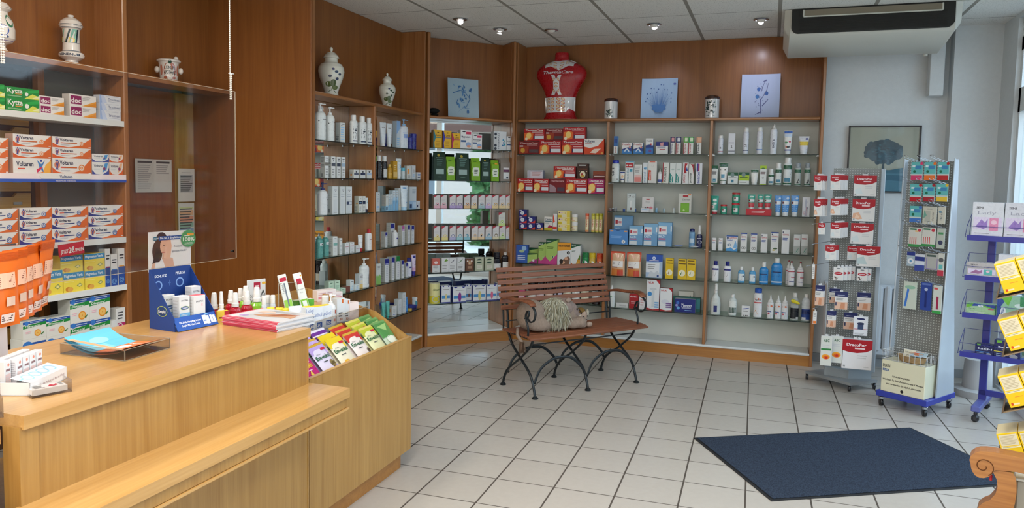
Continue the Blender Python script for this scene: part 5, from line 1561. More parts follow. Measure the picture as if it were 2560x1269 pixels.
put('tube', 1490, 1605, 150, .045, 'e .5 .88 .25 .1 6a9ccc;l .1 .5 .9 .8 4 lblue;p 0,0 .3,.45 .6,.2 1,.5 1,0 9ccbe8;c .7 .2 .08 5a90c0', 'broad white and blue tube leaning in front', b='d6e3ec', cc='a9d0ea', dd=.012, rot=-28)
put('box', 1612, 1722, 168, .05, 'r 0 0 1 .36 a9c8e4;l .4 .65 .95 .9 4 9aa8b8;r .05 .04 .35 .22 3a4f74;r .5 .04 .95 .3 c8dcf0', 'tall white and blue carton at the end of the row', b='d3dadf', dd=.08)
for x0, x1, lb in ((1728, 1795, 'left'), (1802, 1872, 'right')):
 put('box', x0, x1, 392, .05, 'l .2 .4 .9 .8 3 b0bccc;r .02 .2 .3 .5 3a4468', '%s low white carton at the row end' % lb, b='d6dade')
shelf('L', ZL[3], 'fourth shelf, left wall unit', .045, RL)
GNB = 'r .2 .1 .8 .5 5fa098;l .3 .2 .7 .45 3 c0dcd8;r .4 .75 .8 .9 e3e8e8;c .6 .82 .08 dgrey'
put('bot', 157, 262, 958, .05, GNB, 'transparent teal bottle without pump', cap='screw', cc='7fb0a8', b='5c9c94', ch=.06, rot=-22)
put('bot', 262, 350, 888, .05, GNB, 'transparent teal pump bottle', cap='pump', cc='d8dedc', b='5c9c94', rot=-22, dd=.06)
TL = 'r .1 .52 .95 .66 7fb0a8;l .3 .86 .8 .92 1 dgrey;l .3 .2 .8 .4 3 lgrey'
put('box', 398, 468, 958, .05, TL, 'tall white carton with a teal band', b='d6dada', s='dadad6', sp='l .1 .4 .8 .9 5 lgrey;r .1 .05 .5 .2 8a8a8a')
put('box', 500, 546, 984, .045, 'l .3 .84 .8 .9 1 dgrey;l .2 .1 .8 .6 6 b4bcc0', 'narrow tall white carton', b='d6dada', s='dadad6')
for x0, x1, yt, lb in ((588, 650, 1062, 'left'), (668, 736, 1046, 'right')):
 put('box', x0, x1, yt, .045, 'r .1 .62 .9 .66 a0303c;l .3 .84 .7 .92 1 grey;l .2 .3 .8 .5 2 lgrey;l .3 .08 .8 .13 1 dgrey', '%s white carton with thin red line' % lb, b='d8dadc', s='dadad6')
put('box', 762, 826, 1098, .045, 'r .1 .5 .9 .58 8a3a4c;l .2 .1 .8 .4 3 lgrey;l .3 .8 .7 .9 1 grey', 'small white carton beside the red capped tube', b='d8dadc', s='dadad6')
put('tube', 812, 888, 936, .035, 'r .1 .7 .9 .72 3a3a44;r .1 .4 .9 .43 3a3a44;l .3 .8 .8 .9 1 grey;r .6 .1 .9 .18 4a5a8c', 'white tube with red cap', cc='b0202c', ch=.2, b='dfe1e3', rot=-25)
put('bot', 944, 1052, 838, .05, 'r .4 .66 .95 .69 7a2a34;l .4 .3 .9 .55 3 b0b8c0;l .6 .84 .9 .9 1 dgrey;r .6 .1 .9 .14 34343c', 'white bottle with red cap', cap='flip', cc='b0202c', b='dfe1e3', ch=.2, cr=.27, rot=-25)
BX = 'r 0 .72 .9 .98 262a86;r .1 .74 .8 .78 c8cce8;l .2 .1 .8 .66 8 b0b8c0'
def bx(x0, x1, yt, lb, c_='262a86', **k):
 put('box', x0, x1, yt, .055, BX.replace('262a86', c_), lb, b='d8dadc', s='d3d1ca', sp='l .1 .1 .8 .9 9 c4c2ba', **k)
bx(1228, 1262, 886, 'short white carton with blue top, first in row')
bx(1316, 1380, 744, 'large white carton with blue top, second in row', dd=.08)
put('bot', 1370, 1442, 860, .05, 'r .5 .55 .95 .68 2b2f8c;l .4 .1 .9 .45 4 lgrey', 'rounded white bottle between blue topped cartons', b='dfe2e6', ch=.06, rot=-25, dd=.03)
bx(1494, 1536, 784, 'white carton with pink and blue top, third in row', 'b05a9c')
bx(1585, 1622, 772, 'white carton with blue top, fourth in row')
bx(1645, 1688, 780, 'narrow white carton with blue top, fifth in row')
bx(1784, 1808, 806, 'small white carton with blue top, sixth in row')
bx(1830, 1860, 740, 'tall white carton with blue top, last in row', dd=.06)
crop(770, 620, 5.768)
shelf('L', ZL[4], 'fifth shelf, left wall unit', .045, RL)
MG = 'l .2 .1 .9 .5 4 8fb8a0;l .3 .7 .8 .85 1 dgreen'
qa = put('box', 380, 458, 600, .05, MG, 'pale green carton, lower right of the stack', b='c3dcc4', s='c8dccb')
put('box', 388, 460, 466, .05, MG, 'pale green carton, upper right of the stack', b='c3dcc4', s='c8dccb', on=qa)
qa = put('box', 300, 372, 600, .05, MG, 'pale green carton, lower left of the stack', b='c3dcc4', s='c8dccb')
put('box', 300, 372, 478, .05, MG, 'pale green carton, upper left of the stack', b='c3dcc4', s='c8dccb', on=qa)
put('box', 468, 545, 576, .05, MG, 'pale green carton standing alone', b='c3dcc4', s='c0d8c4')
put('box', 548, 608, 552, .05, 'r .1 .1 .9 .9 7a4a40', 'brown carton beside the pale green ones', b='6d3f36', s='8a6050')
put('box', 608, 662, 458, .045, 'l .3 .8 .9 .9 1 dark;c .6 .4 .2 b4cfe0;l .2 .1 .8 .25 2 lblue', 'white carton beside the brown one', b='d3dcde', s='d8ddda')
put('box', 672, 745, 522, .045, 'l .3 .7 .8 .8 1 dark;c .5 .5 .2 b4cfe0;l .2 .1 .8 .25 2 lblue', 'low white carton in front', b='d3dcde', dd=.03)
put('box', 742, 806, 370, .05, 'r 0 0 1 .3 e3c27a;l .2 .7 .9 .9 2 grey;c .5 .45 .25 e8e0c8', 'white carton with golden base', b='d3d6d8', s='d0d3d6', dd=.055)
put('bot', 778, 905, 150, .06, 'V .78 .12 .22 Dermasence 4a5058 w.55;l .2 .02 .8 .06 1 grey', 'large white pump bottle', cap='pump', b='e2e6e6', rot=-22)
put('tube', 900, 985, 245, .045, 'V .7 .5 .2 Gel 4a5058 w.2;p .3,.02 1,.02 1,.35 .6,.28 .3,.32 8fc46a', 'white tube with green base', b='dfe4e2', ch=.08, rot=-25)
put('box', 985, 1050, 224, .055, 'r 0 0 1 .38 8fc06a;p 0,.38 .2,.5 .4,.38 .7,.5 1,.38 8fc06a;l .3 .7 .9 .9 3 grey', 'white and green carton', b='d8dcd8', s='cfd3d0')
PY = 'r 0 .74 1 .99 262a86;r .1 .76 .9 .78 c8cce8;l .3 .1 .8 .7 8 b4b8c4'
for x0, x1, yt, c_, lb in ((1112, 1166, 150, '262a86', 'first large'), (1208, 1250, 130, '262a86', 'second large'), (1276, 1326, 112, '1f7a3c', 'green and white third'), (1350, 1386, 176, '262a86', 'small fourth'), (1416, 1444, 214, '262a86', 'smallest fifth')):
 put('box', x0, x1, yt, .06, PY.replace('262a86', c_), '%s carton of the blue topped row' % lb, b='d8dadc', s='c9c9c4', sp='l .1 .1 .8 .9 8 b8b8b2')
put('bot', 1446, 1506, 140, .04, 'r .4 .6 .9 .72 262a86;l .4 .1 .9 .5 4 b4b8d4', 'white bottle with dark blue cap', cap='flip', cc='24287c', b='dcdde8', rot=-25)
put('tube', 1508, 1572, 96, .035, 'r .3 .8 .8 .95 262a86;V .75 .35 .3 Bepa 4a3a8c w.3;r 0 0 1 .22 d8a8c8', 'lilac tube with purple cap', b='e0cfe6', cc='3c3494', ch=.2, rot=-25)
shelf('L', ZL[5], 'sixth shelf, left wall unit', .045, RL)
put('bag', 722, 860, 800, .04, 'l .2 .3 .9 .8 4 a0b0b8', 'crumpled pale bag', b='c8d2d2', rot=-25)
put('box', 872, 948, 765, .03, 'l .2 .6 .8 .8 1 grey', 'leaning white carton', b='c8ced3', s='a9b0b4')
put('tube', 1076, 1138, 785, .035, 'V .7 .1 .3 cream 2a6a64 w.4', 'teal tube, left of two', b='5fb8ac', cc='2f9c90', rot=-28)
put('tube', 1140, 1194, 765, .035, 'V .7 .1 .3 cream 2a6a64 w.4', 'teal tube, right of two', b='5fb8ac', cc='2f9c90', rot=-28)
put('box', 1216, 1280, 832, .05, 'l .2 .3 .8 .7 4 b4b8b8;l .2 .1 .8 .2 1 blue', 'short white carton', b='d3d6d8', s='d6cfc4', sp='r .2 .4 .6 .7 e0a070')
put('box', 1306, 1350, 738, .055, 'l .2 .2 .8 .8 7 b4bcc4', 'medium white carton', b='ccd2d6', s='d0d3d4')
put('box', 1366, 1412, 642, .055, 'l .2 .2 .8 .9 9 b4bcc4', 'tall white carton', b='ccd2d6', s='d0d3d4')
put('bot', 1412, 1452, 705, .035, 'l .3 .3 .8 .6 2 white', 'bright blue bottle', b='4a8cd0', cc='5a9cdc', ch=.1, cr=.4, rot=-22)
put('jar', 1462, 1530, 872, .045, '', 'small gold jar', b='b89a3c', cc='c8ac4c', dd=.03)
put('can', 1470, 1618, 828, .07, 'l .2 .4 .8 .6 1 lblue', 'flat dark blue cream tin', b='2a2f7c', cc='30368c', dd=.075)
put('jar', 1570, 1705, 700, .08, 'r .1 .1 .9 .9 3f8fa8;l .3 .5 .8 .8 2 white;r .4 0 .9 .3 2a3a7c', 'large white and blue jar', b='d6dee2', cc='e0e3e6', bh=.78)

# ================================================================ mirrored corner unit (C)
crop(1060, 280, 4.229)
shelf('C', ZC[0], 'on the top shelf, corner unit', .04, 0)
LU = 'r 0 0 1 1 e0b02a;p 0,0 .18,.0 .12,.3 .3,.6 .1,.95 0,1 {0};e .55 .86 .12 .06 6a4a1a;t .35 .66 .12 Luvos 6a3a14 b w.5;r .3 .56 .95 .60 {0};l .3 .1 .8 .4 3 c8962a'
for x0, x1, yt, c_, lb in ((100, 190, 190, '2f7f8c', 'teal'), (200, 290, 196, '3a3a9c', 'dark blue'), (295, 382, 225, 'b0305c', 'pink')):
 put('box', x0, x1, yt, .06, LU.format(c_), 'yellow carton with %s wave' % lb, b='d8a828', s='b8862a')
DH = 'r 0 0 1 1 dfe0e2;e .3 .92 .16 .05 2a2a34;r .5 .78 .95 .92 c83a5c;T .48 .60 .10 {0} 24304c b w.8;l .1 .5 .8 .56 1 grey;r .04 .36 .5 .46 3f5f8c;e .7 .25 .25 .18 8fa8d0;e .75 .14 .2 .1 e09a7a'
put('box', 388, 504, 192, .06, DH.format('Magnesium'), 'larger white carton with pink tab', b='d3d5d8')
put('box', 512, 614, 236, .05, DH.format('Rhodiolan'), 'smaller white carton with pink tab', b='d3d5d8')
put('box', 738, 872, 206, .06, 'r 0 0 1 1 d6dade;r .02 .02 .28 .98 c8ccd0;c .15 .85 .1 3a3f4c;c .15 .65 .08 3a3f4c;c .15 .25 .1 3a3f4c;c .15 .08 .1 3a3f4c;V .44 .06 .12 MINERALS 4a5468 w.86;c .8 .4 .07 2f6fa8;c .75 .55 .06 3f8fb8;c .85 .3 .07 2f9ca8;c .72 .25 .06 2f6fa8;c .86 .5 .05 3f8f6c', 'wide white carton with a column of round icons', b='ccd0d4', s='b4b8bc')
put('box', 876, 962, 258, .05, DH.format('Omega').replace('e09a7a', '6fa88c'), 'small white carton with blue leaves', b='d3d8dc')
shelf('C', ZC[1], 'on the second shelf, corner unit', .04, 0)
TD = 'r 0 0 1 1 2c4434;c .42 .88 .10 b8a23c;r .2 .22 .82 .80 9cb4b0;l .25 .5 .75 .76 4 5a7a70;e .5 .12 .2 .03 5f7a68'
TG = 'r 0 0 1 1 8ebf2c;e .5 .42 .42 .46 cfe0a8;r .18 .22 .85 .58 dfe6d8;l .3 .3 .75 .5 3 3a4a3c;l .2 .82 .6 .88 1 2a5a2c'
for kd, x0, x1, yt, sp_, b_, lb in (('gable', 104, 236, 420, TD, '233a2c', 'large dark green tea bag, left'), ('gable', 242, 334, 472, TG, '7fb028', 'lime green tea bag, left'), ('gable', 346, 482, 434, TD, '233a2c', 'large dark green tea bag, middle'),
  ('gable', 506, 598, 486, TG, '7fb028', 'lime green tea bag, middle'), ('gable', 612, 702, 482, TD, '233a2c', 'small dark green tea bag'), ('gable', 716, 796, 510, TG + ';r .45 .8 .8 .86 e8a83a', '7fb028', 'lime green tea bag with orange sticker'),
  ('gable', 812, 914, 482, 'r 0 0 1 1 8f8680;r .3 .5 .9 .58 e0dde0;r .3 .40 .9 .50 6a3a5c;r .3 .1 .9 .38 d8dcde;r .6 .12 .8 .2 3a4a5c', '8a8078', 'grey brown tea bag')):
 put(kd, x0, x1, yt, .06, sp_, lb, b=b_)
TB = 'p 0,1 0,.80 .62,1 b03040;l .1 .55 .8 .68 2 lgrey;r 0 0 1 .22 {0};c .55 .30 .26 {1};c .55 .28 .18 e3e0dc;c .55 .28 .10 {2}'
cols = (('e6b4c4', 'd8688c', '4a3a4c'), ('e6b4c4', 'd8688c', '4a3a4c'), ('b8a4d4', '7a68a8', 'a49ac0'), ('b8a4d4', '6a588c', 'a49ac0'), ('e8c090', 'c87a3a', '3a2a24'), ('e6d0a4', 'c8943a', '6a5a3a'), ('a8c4cc', '3f7f94', '4a4a4c'),
  ('ccb4dc', 'a87ac8', 'e09a9c'), ('e8d0a0', 'c89a4a', '6a5a3a'), ('e8d0a0', 'c89a4a', '5a4a2a'), ('e8d4b0', 'c8a868', '5a4a3a'))
shelf('C', ZC[2], 'in third shelf tea row, corner unit', .03, 0)
for k, (x0, c_) in enumerate(zip((104, 176, 272, 346, 425, 500, 577, 652, 724, 796, 865), cols)):
 put('box', x0, x0 + 66, 878, .055, TB.format(*c_), '%s tea carton' % ORD[k] if k < 10 else 'rightmost tea carton', b='d6d3d3', s='a49c98')
crop(1060, 560, 4.229)
shelf('C', ZC[3], 'in fourth shelf tea row, corner unit', .03, 0)
cols = (('e6d890', 'd8c46a', 'c8a84a'), ('e6d890', 'd8c46a', 'c8a84a'), ('b4b4d8', '5a6a9c', 'c8c8e0'), ('a4d0d8', '3f9cb4', 'a4ccd4'), ('8fc4d4', '2f8fac', '6fb4c4'), ('e8d0ac', 'd8b48a', '34302c'), ('e8cca4', 'd8b48a', '34302c'),
  ('a4c4d8', '3f7f9c', '9cc0d0'), ('ded4b4', '7a6a4a', 'd8d0b8'), ('c8dca0', 'c0d88a', '6a9a2c'), ('c8d0dc', 'c0c8d8', '7a8aa0'))
qs = []
for k, (x0, c_) in enumerate(zip((104, 188, 272, 348, 422, 505, 574, 652, 728, 798, 868), cols)):
 qs.append(put('box', x0, x0 + 66, 22, .055, TB.format(*c_), '%s tea carton' % ORD[k] if k < 10 else 'rightmost tea carton', b='d6d3d3', s='a49c98'))
crop(1060, 280, 4.229)
put('box', 790, 858, 1062, .05, TB.format('c8dc90', 'bcd47a', '6a9a2c'), 'green circled tea carton lying on top', nw=1, on=qs[8], b='d3d4cc', s='9c948c')['label'] = 'single tea carton standing on top of the fourth shelf tea row, corner unit'
crop(1060, 560, 4.229)
shelf('C', ZC[4], 'on the fifth shelf, corner unit', .035, 0)
SD = 'r 0 0 1 1 d8dadc;{0};l .1 .2 .8 .5 3 grey;l .3 .04 .7 .1 1 dgrey'
put('box', 90, 166, 364, .05, SD.format('r 0 .5 1 1 c8685c;e .5 .7 .25 .2 e8d0d0'), 'white carton with a red top', b='cfd2d4', s='c07a70')
put('box', 188, 264, 358, .05, SD.format('p .3,.7 .9,.8 .6,.95 6f9a3c'), 'white carton with a green leaf', b='cfd2d4', s='c0c4bc')
put('box', 268, 348, 356, .05, SD.format('p .1,.6 .8,.95 .5,.7 6a6a78'), 'white carton with a grey leaf, left', b='cfd2d4')
put('box', 353, 432, 352, .05, SD.format('p .1,.6 .8,.95 .5,.7 6f8a6c'), 'white carton with a grey leaf, right', b='cfd2d4')
put('box', 440, 526, 365, .05, 'r 0 0 1 1 6d4a38;c .5 .68 .26 b88a68;c .25 .8 .1 e8e0d8;c .75 .8 .1 e8e0d8;c .5 .66 .12 e8dcc8;r .25 .2 .75 .4 a4826a;c .42 .7 .04 black;c .58 .7 .04 black', 'brown carton with a bear face', b='5d3f30')
DR = 'r 0 0 1 1 b8bca4;e .5 .72 .34 .24 2f4a3c;r .14 .68 .86 .76 c8ccb4;r .2 .14 .8 .42 d8dccc;l .2 .18 .8 .38 3 c8b8a8'
put('box', 540, 632, 350, .06, DR, 'olive carton with a dark oval, left', b='8f9a70', s='7a8468')
put('box', 644, 738, 350, .06, DR, 'olive carton with a dark oval, right', b='8f9a70', s='7a8468')
put('bot', 742, 822, 300, .05, 'r .1 .05 .9 .62 d8d8d6;p .3,.1 .6,.5 .7,.2 3a4a5c', 'black bottle with white label and foil top', b='1a1a20', cc='1c1c24', ch=.3, cr=.4, mat='plast')
put('bot', 832, 908, 300, .05, 'r .15 .05 .85 .62 d8d8d6;l .3 .3 .6 .5 2 grey;p .4,.1 .6,.5 .7,.2 c8785c', 'black bottle with white cap', b='1c1216', cc='e0d8d4', ch=.14, cr=.2)
shelf('C', ZC[5], 'on the low shelf, corner unit', .035, 0)
put('can', 70, 184, 632, .1, 'r 0 0 1 .4 d8cc3a;r 0 .38 1 1 e3dfa0;p .4,.6 .9,.85 1,.6 4a8a2a;o .5 .22 .28 c8cdb8;t .3 .66 .10 Almased 4a5a1c b w.5', 'tall yellow powder tin', b='d8cf5c', cc='e0dcb8')
FB = 'r 0 0 1 1 dfe3e8;p .05,1 .2,.9 .35,1 2b3494;p .65,1 .8,.9 .95,1 2b3494;l .2 .74 .9 .82 1 grey;r 0 0 1 .05 2b3494;r .05 .26 .95 .44 4f92cc;e .52 .35 .12 .34 {0}'
for x0, x1, yt, c_, lb, dd in ((186, 280, 650, 'd8cf9a', 'pale yellow drink pictured, first', .035), (308, 446, 662, '8a3f94', 'purple drink pictured, in front', .02), (446, 504, 640, '7a4a44', 'brown drink pictured, behind', .07),
      (520, 655, 646, 'd8cf8a', 'yellow drink pictured, wide blue band', .03), (662, 772, 640, 'd86a8c', 'pink drink pictured', .03), (775, 812, 626, 'c86a8c', 'partly behind the bench, rightmost', .05)):
 put('box', x0, x1, yt, .07, FB.format(c_), 'white and blue drink carton,', nw=1, dd=dd + .01, b='d3d8dc', s='3a4488', u='dfe2e6')['label'] = 'white and blue drink carton, %s, low shelf of corner unit' % lb

# ================================================================ shelving behind the counter (A)
crop(0, 200, 4.531)
shelf('A', ZA[0], 'top white shelf behind counter', .015, 0)
KY = 'r 0 0 1 1 1c8a3a;p .55,0 .8,.5 1,.3 1,0 d8dc5a;p .3,.4 .7,.8 1,.95 1,.7 .7,.55 2ba84a;p .78,.1 1,.4 1,.12 e8ecb0;t .06 .46 .42 Kytta white b w.44;r .28 .34 .48 .40 e8924a;c .62 .44 .18 e8ece6;l .06 .1 .5 .22 2 b8dcb8'
q = put('box', 62, 440, 210, .09, KY, 'green ointment carton, lower of the pair', b='17702f', u='1b7c34')
put('box', 58, 436, 90, .09, KY, 'green ointment carton, upper of the pair', b='17702f', u='1b7c34', on=q, dd=.017)
q = put('box', -320, 50, 180, .09, KY, 'green ointment carton, lower one cut off at the left', b='17702f')
put('box', -320, 46, 30, .09, KY, 'green ointment carton, upper one cut off at the left', b='17702f', on=q)
DO = 'r 0 0 1 1 e6e4e2;r .04 .12 .44 .88 8c1d5c;T .24 .26 .42 doc white b w.36;l .48 .5 .8 .86 4 grey;p .45,0 1,.55 1,.3 .75,0 e8a03a;p .62,0 1,.40 1,.0 d98a1c;r .8 .5 .86 .6 white'
q = put('box', 450, 722, 290, .05, DO, 'white and plum carton, lower left', b='d8d4d0', u='dedad8')
q = put('box', 446, 722, 190, .05, DO, 'white and plum carton, upper left', b='d8d4d0', on=q, dd=.017)
q = put('box', 790, 1085, 298, .055, DO, 'white and plum carton, lower right', b='d8d4d0')
q = put('box', 786, 1085, 172, .055, DO, 'white and plum carton, upper right', b='d8d4d0', on=q, dd=.017)
TR = 'r 0 0 1 1 dfe3ea;p 0,0 .3,0 .12,1 0,1 9cb4e0;p .12,0 .35,0 .2,1 .06,1 c3d0ec;t .40 .36 .34 Traumeel 3a4a7c w.56;r .40 .20 .96 .23 8a94b0;r .3 .86 .9 .89 a8b0c4'
q = put('box', 1132, 1364, 352, .045, TR, 'pale blue carton, bottom of the stack of three', b='cfd4de')
q = put('box', 1130, 1364, 268, .045, TR, 'pale blue carton, middle of the stack of three', b='cfd4de', on=q)
q = put('box', 1126, 1364, 180, .045, TR, 'pale blue carton, top of the stack of three', b='cfd4de', on=q, dd=.017)
VO = 'r 0 0 1 1 e6e5e3;p 0,0 0,.42 .12,.18 .35,.06 .6,.02 .8,.2 .92,.6 1,1 1,0 {0};p .3,0 .5,.10 .72,.28 .9,.75 1,1 1,0 d96a2c;p 0,0 0,.38 .15,.14 .4,0 {0};c .115 .58 .2 d98a6a;p .06,.95 .115,.6 .17,.95 .13,.4 .15,.3 .08,.3 .1,.5 4a4a8c;c .115 .85 .07 3a4a9c;t .18 .60 .26 Voltaren 2b3552 b w.34;r .2 .40 .62 .48 {1};r .2 .40 .32 .48 d9553c;l .2 .2 .45 .3 2 b8c0cc;c .74 .42 .22 {2};c .74 .42 .15 e9e3dc;c .74 .42 .10 {2};c .74 .42 .04 e9e3dc;r .92 .08 .98 .14 white'
VOo = VO.format('d9602a', 'c8642a', 'e08a4a')
VOb = VO.format('2c3a84', '2c4480', '3f6fb0')
shelf('A', ZA[1], 'above the blue banner', .015, 0)
def stack(n, x0, x1, ys, sp_, base, dep=.055, **k):
 q = None
 nm_ = {3: ('bottom', 'middle', 'top'), 2: ('bottom', 'top')}[n]
 for i in range(n):
  q = put('box', x0, x1, ys[i], dep, sp_[i] if isinstance(sp_, list) else sp_, base % nm_[i], on=q, b=k.get('b', 'd9d6d3'), u='dedcda', s='c9a898', dd=.015 + .0015 * i)
VOp = 'r 0 0 1 1 e6e5e3;p .5,0 .75,.15 .9,.6 1,1 1,0 e07a2c;p .75,0 .85,.6 1,.9 1,.6 .95,0 efb04a;p .62,.9 .68,.45 .64,.1 .72,.3 .8,.1 .76,.5 .84,.9 .73,.65 3f7fc0;p .62,.1 .72,.3 .76,.5 .6,.3 d83a5c;c .73 .85 .08 3a4a9c;t .08 .5 .30 Voltaren 2b3552 b w.44;r .12 .3 .3 .38 d9553c'
stack(3, 145, 576, (885, 758, 620), [VOp, VOo, VOo], '%s white and orange carton of the middle stack')
stack(3, 592, 1030, (888, 770, 650), VOo, '%s white and orange carton of the right stack')
stack(3, -330, 92, (882, 770, 648), VOo, '%s white and orange carton of the leftmost stack, cut off')
VS = 'r 0 0 1 1 e4e3e1;p 0,0 0,.4 .2,.1 .6,.05 .9,.3 1,.6 1,0 {0};t .10 .62 .2 Voltaren 2b3552 b w.55;l .1 .4 .5 .5 2 b8c0cc;p .6,.2 .75,.9 .95,.95 .85,.4 {1};c .72 .5 .12 8a3a6c'
for x0, x1, ys, c1, c2, lb in ((1042, 1232, (930, 838), '3a4a9c', '4f9ad8', 'blue and white'), (1238, 1392, (934, 845), 'd9602a', 'e8b48a', 'narrow orange and white')):
 stack(2, x0, x1, ys, VS.format(c1, c2), '%s small ' + lb + ' carton at the right end', .04)
crop(0, 380, 2.645)
shelf('A', ZA[2], 'third white shelf behind counter', .015, 0)
for x0, x1, ys, lb in ((128, 340, (518, 444, 368), 'second stack'), (344, 578, (504, 431, 362), 'third stack'), (584, 815, (488, 420, 352), 'rightmost stack')):
 stack(3, x0, x1, ys, VOb, '%s white and blue carton of the ' + lb)
stack(3, -110, 118, (535, 455, 378), VOb, '%s white and blue carton of the leftmost stack')
shelf('A', ZA[3], 'fourth white shelf behind counter', .015, 0)
MV = 'r 0 0 1 1 e6d04a;r 0 .66 1 .98 2f86b8;T .48 .76 .15 Magnesium_Verla e3eef4 b w.88;e .22 .16 .16 .12 c8822c;e .32 .14 .16 .12 d8a04a;p .62,.3 .78,.42 .9,.3 .76,.2 8a9a5a;p .68,.3 .78,.37 .85,.3 .77,.24 e6d890;r .04 .5 .5 .53 f0e08a'
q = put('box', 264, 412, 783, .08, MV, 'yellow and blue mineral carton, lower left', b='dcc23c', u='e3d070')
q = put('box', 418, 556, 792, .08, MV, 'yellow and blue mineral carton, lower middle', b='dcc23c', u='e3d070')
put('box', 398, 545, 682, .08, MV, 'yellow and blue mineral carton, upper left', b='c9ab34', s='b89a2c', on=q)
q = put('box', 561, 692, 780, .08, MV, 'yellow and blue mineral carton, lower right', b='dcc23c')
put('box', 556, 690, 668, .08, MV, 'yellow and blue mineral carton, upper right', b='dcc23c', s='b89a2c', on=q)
CA = 'r 0 0 1 .5 2a4a94;r 0 .5 1 1 e3e4e3;c .5 .14 .36 6f9ccc;c .5 .14 .28 2a4a94;c .5 .14 .2 6f9ccc;c .5 .14 .12 2a4a94;l .2 .7 .9 .86 2 dark;r .1 .5 .9 .53 {0}'
put('box', 694, 726, 640, .05, CA.format('b83a4c'), 'tall white and blue carton, left of three', b='d0d2d0')
put('box', 732, 774, 675, .05, CA.format('3a7ac0'), 'shorter white and blue carton, middle of three', b='d0d2d0')
put('box', 780, 822, 636, .05, CA.format('e0a03a'), 'tall white and blue carton, right of three', b='d0d2d0')
shelf('A', ZA[4], 'lowest white shelf behind counter', .015, 0)
DI = 'r 0 0 1 1 e4e5e0;r 0 .82 1 1 e4e5e0;r 0 .84 1 .98 2a56a8;c .16 .90 .12 3f7fd0;l .3 .88 .9 .94 1 c8d8f0;p 0,.60 1,.70 1,.86 0,.76 1f8a3c;t .08 .66 .10 Diasporal e8efe8 b i w.66;c .62 .28 .2 e8962a;c .62 .28 .15 f0c26a;c .62 .28 .03 e8962a;p .74,.2 .92,.3 .8,.12 3a7a3a;l .1 .3 .35 .45 2 lpink'
for x0, x1, y1_, y2_, lb in ((464, 590, 1125, 970, 'left'), (592, 728, 1100, 948, 'right')):
 q = put('box', x0, x1, y1_, .09, DI, 'white and green orange carton, lower %s' % lb, b='d6d8d2', u='c4c8c4')
 q = put('box', x0 - 3, x1 - 3, y2_, .09, DI, 'white and green orange carton, upper %s' % lb, b='d6d8d2', s='c9ccc6', on=q)
for x0, x1, y_, lb in ((305, 460, 1092, 'second'), (150, 302, 1112, 'first')):
 q = put('box', x0, x1, y_ + 118, .09, 'r 0 0 1 1 e4e5e0;r 0 .3 1 .8 2a56a8;c .2 .6 .3 3f7fd0', 'flat white and blue carton under the %s' % lb, b='d6d8d2')
 q = put('box', x0, x1, y_, .09, DI, 'white and green orange carton, %s from the left' % lb, b='d6d8d2', u='c4c8c4', on=q)
put('box', 766, 826, 1030, .06, 'r 0 0 1 1 e0e0de;r 0 .3 1 .5 b82a6c;o .45 .4 .25 e0e0de;l .2 .6 .8 .9 3 dgrey;r 0 0 1 .2 6fb4c8', 'white and magenta carton at the right end', b='c4c6c4')
put('box', 736, 776, 1112, .06, 'r 0 0 1 1 dde0e0;o .5 .4 .3 3f8fa8', 'small white carton with a teal ring', b='c4c6c4', dd=.005, lift=.001)

# ================================================================ things on the counter
def counter_put(kind, X0, X1, Y, yb, dep, sp_, label, z=CZ, n=(1, 0, 0), rot=PI / 2, o=None, **k):
 """front plane passes through the foot point at picture (X0, yb)"""
 o = dict(o or {}); o.update(k)
 a = px_z(X0, yb, z)
 r = rot + math.radians(o.get('rot', 0))
 nn = Vector((math.sin(r), -math.cos(r), 0))
 al = px_plane(X0, Y, a, nn)
 b = px_plane(X1, Y, a, nn)
 w_, h_ = (b - al).length, al.z - z
 ob = product(kind, w_, h_, dep, sp_, o, (a.x, a.y, z + .0004), r, label, o.get('name'), o.get('cat'), o.get('group'))
 return ob, w_, h_

# blue cardboard display with hand cream
th = math.radians(76)
root = empty('cardboard_counter_display', (-.722, -4.533, CZ + .0005), math.radians(83))
tag(root, 'dark blue cardboard display of hand creams with a white picture header', 'counter display')
W_, D_ = .200, .145
bl = '1f3f86'
def CB(name, f):
 gg = G(); f(gg); return gg.build(name, root)
CB('tray_base', lambda g_: g_.box(0, W_, 0, D_, 0, .004, bl))
def wing(x, s):
 def f(g_):
  g_.prism([(0, .004), (.002, .05), (D_, .235), (D_, .004)], x, x + .002, bl, 'card', axis='x')
  if s:
   g_.v += []
 return f
sw = CB('side_wing', wing(0, True)); CB('side_wing', wing(W_ - .002, False))
gg = G()
for r_, c_, k in ((.030, 'b8c84a', 0), (.027, '2b5a9c', 1), (.025, '1d3a6c', 2)):
 gg.add([(-.0006 - k * .0004, .070 + r_ * math.cos(a * PI / 8) * 1.0, .075 + r_ * .72 * math.sin(a * PI / 8)) for a in range(16)], [tuple(range(16))[::-1]], c_, 'card')
vs, fs, wd = text_mesh('Cetaphil', .02)
gg.add([(-.0022, .070 - .021 + .042 - x * .042 / wd, .069 + y * .017) for x, y in vs], fs, 'e8eef4', 'card')
gg.build('round_logo', root)
def bp_(g_):
 g_.box(.002, W_ - .002, D_ - .003, D_, .004, .238, bl)
 draw(g_, 't .12 .84 .045 SCHUTZ e3ebf6 b;t .62 .86 .045 PFLEGE e3ebf6 b;o .2 .70 .10 7fa4dc;o .72 .72 .10 7fa4dc;r .44 .72 .50 .74 4a6cb0;r .46 .68 .48 .78 4a6cb0', W_, .238, flatpos(W_, .238, D_ - .003))
CB('back_panel', bp_)
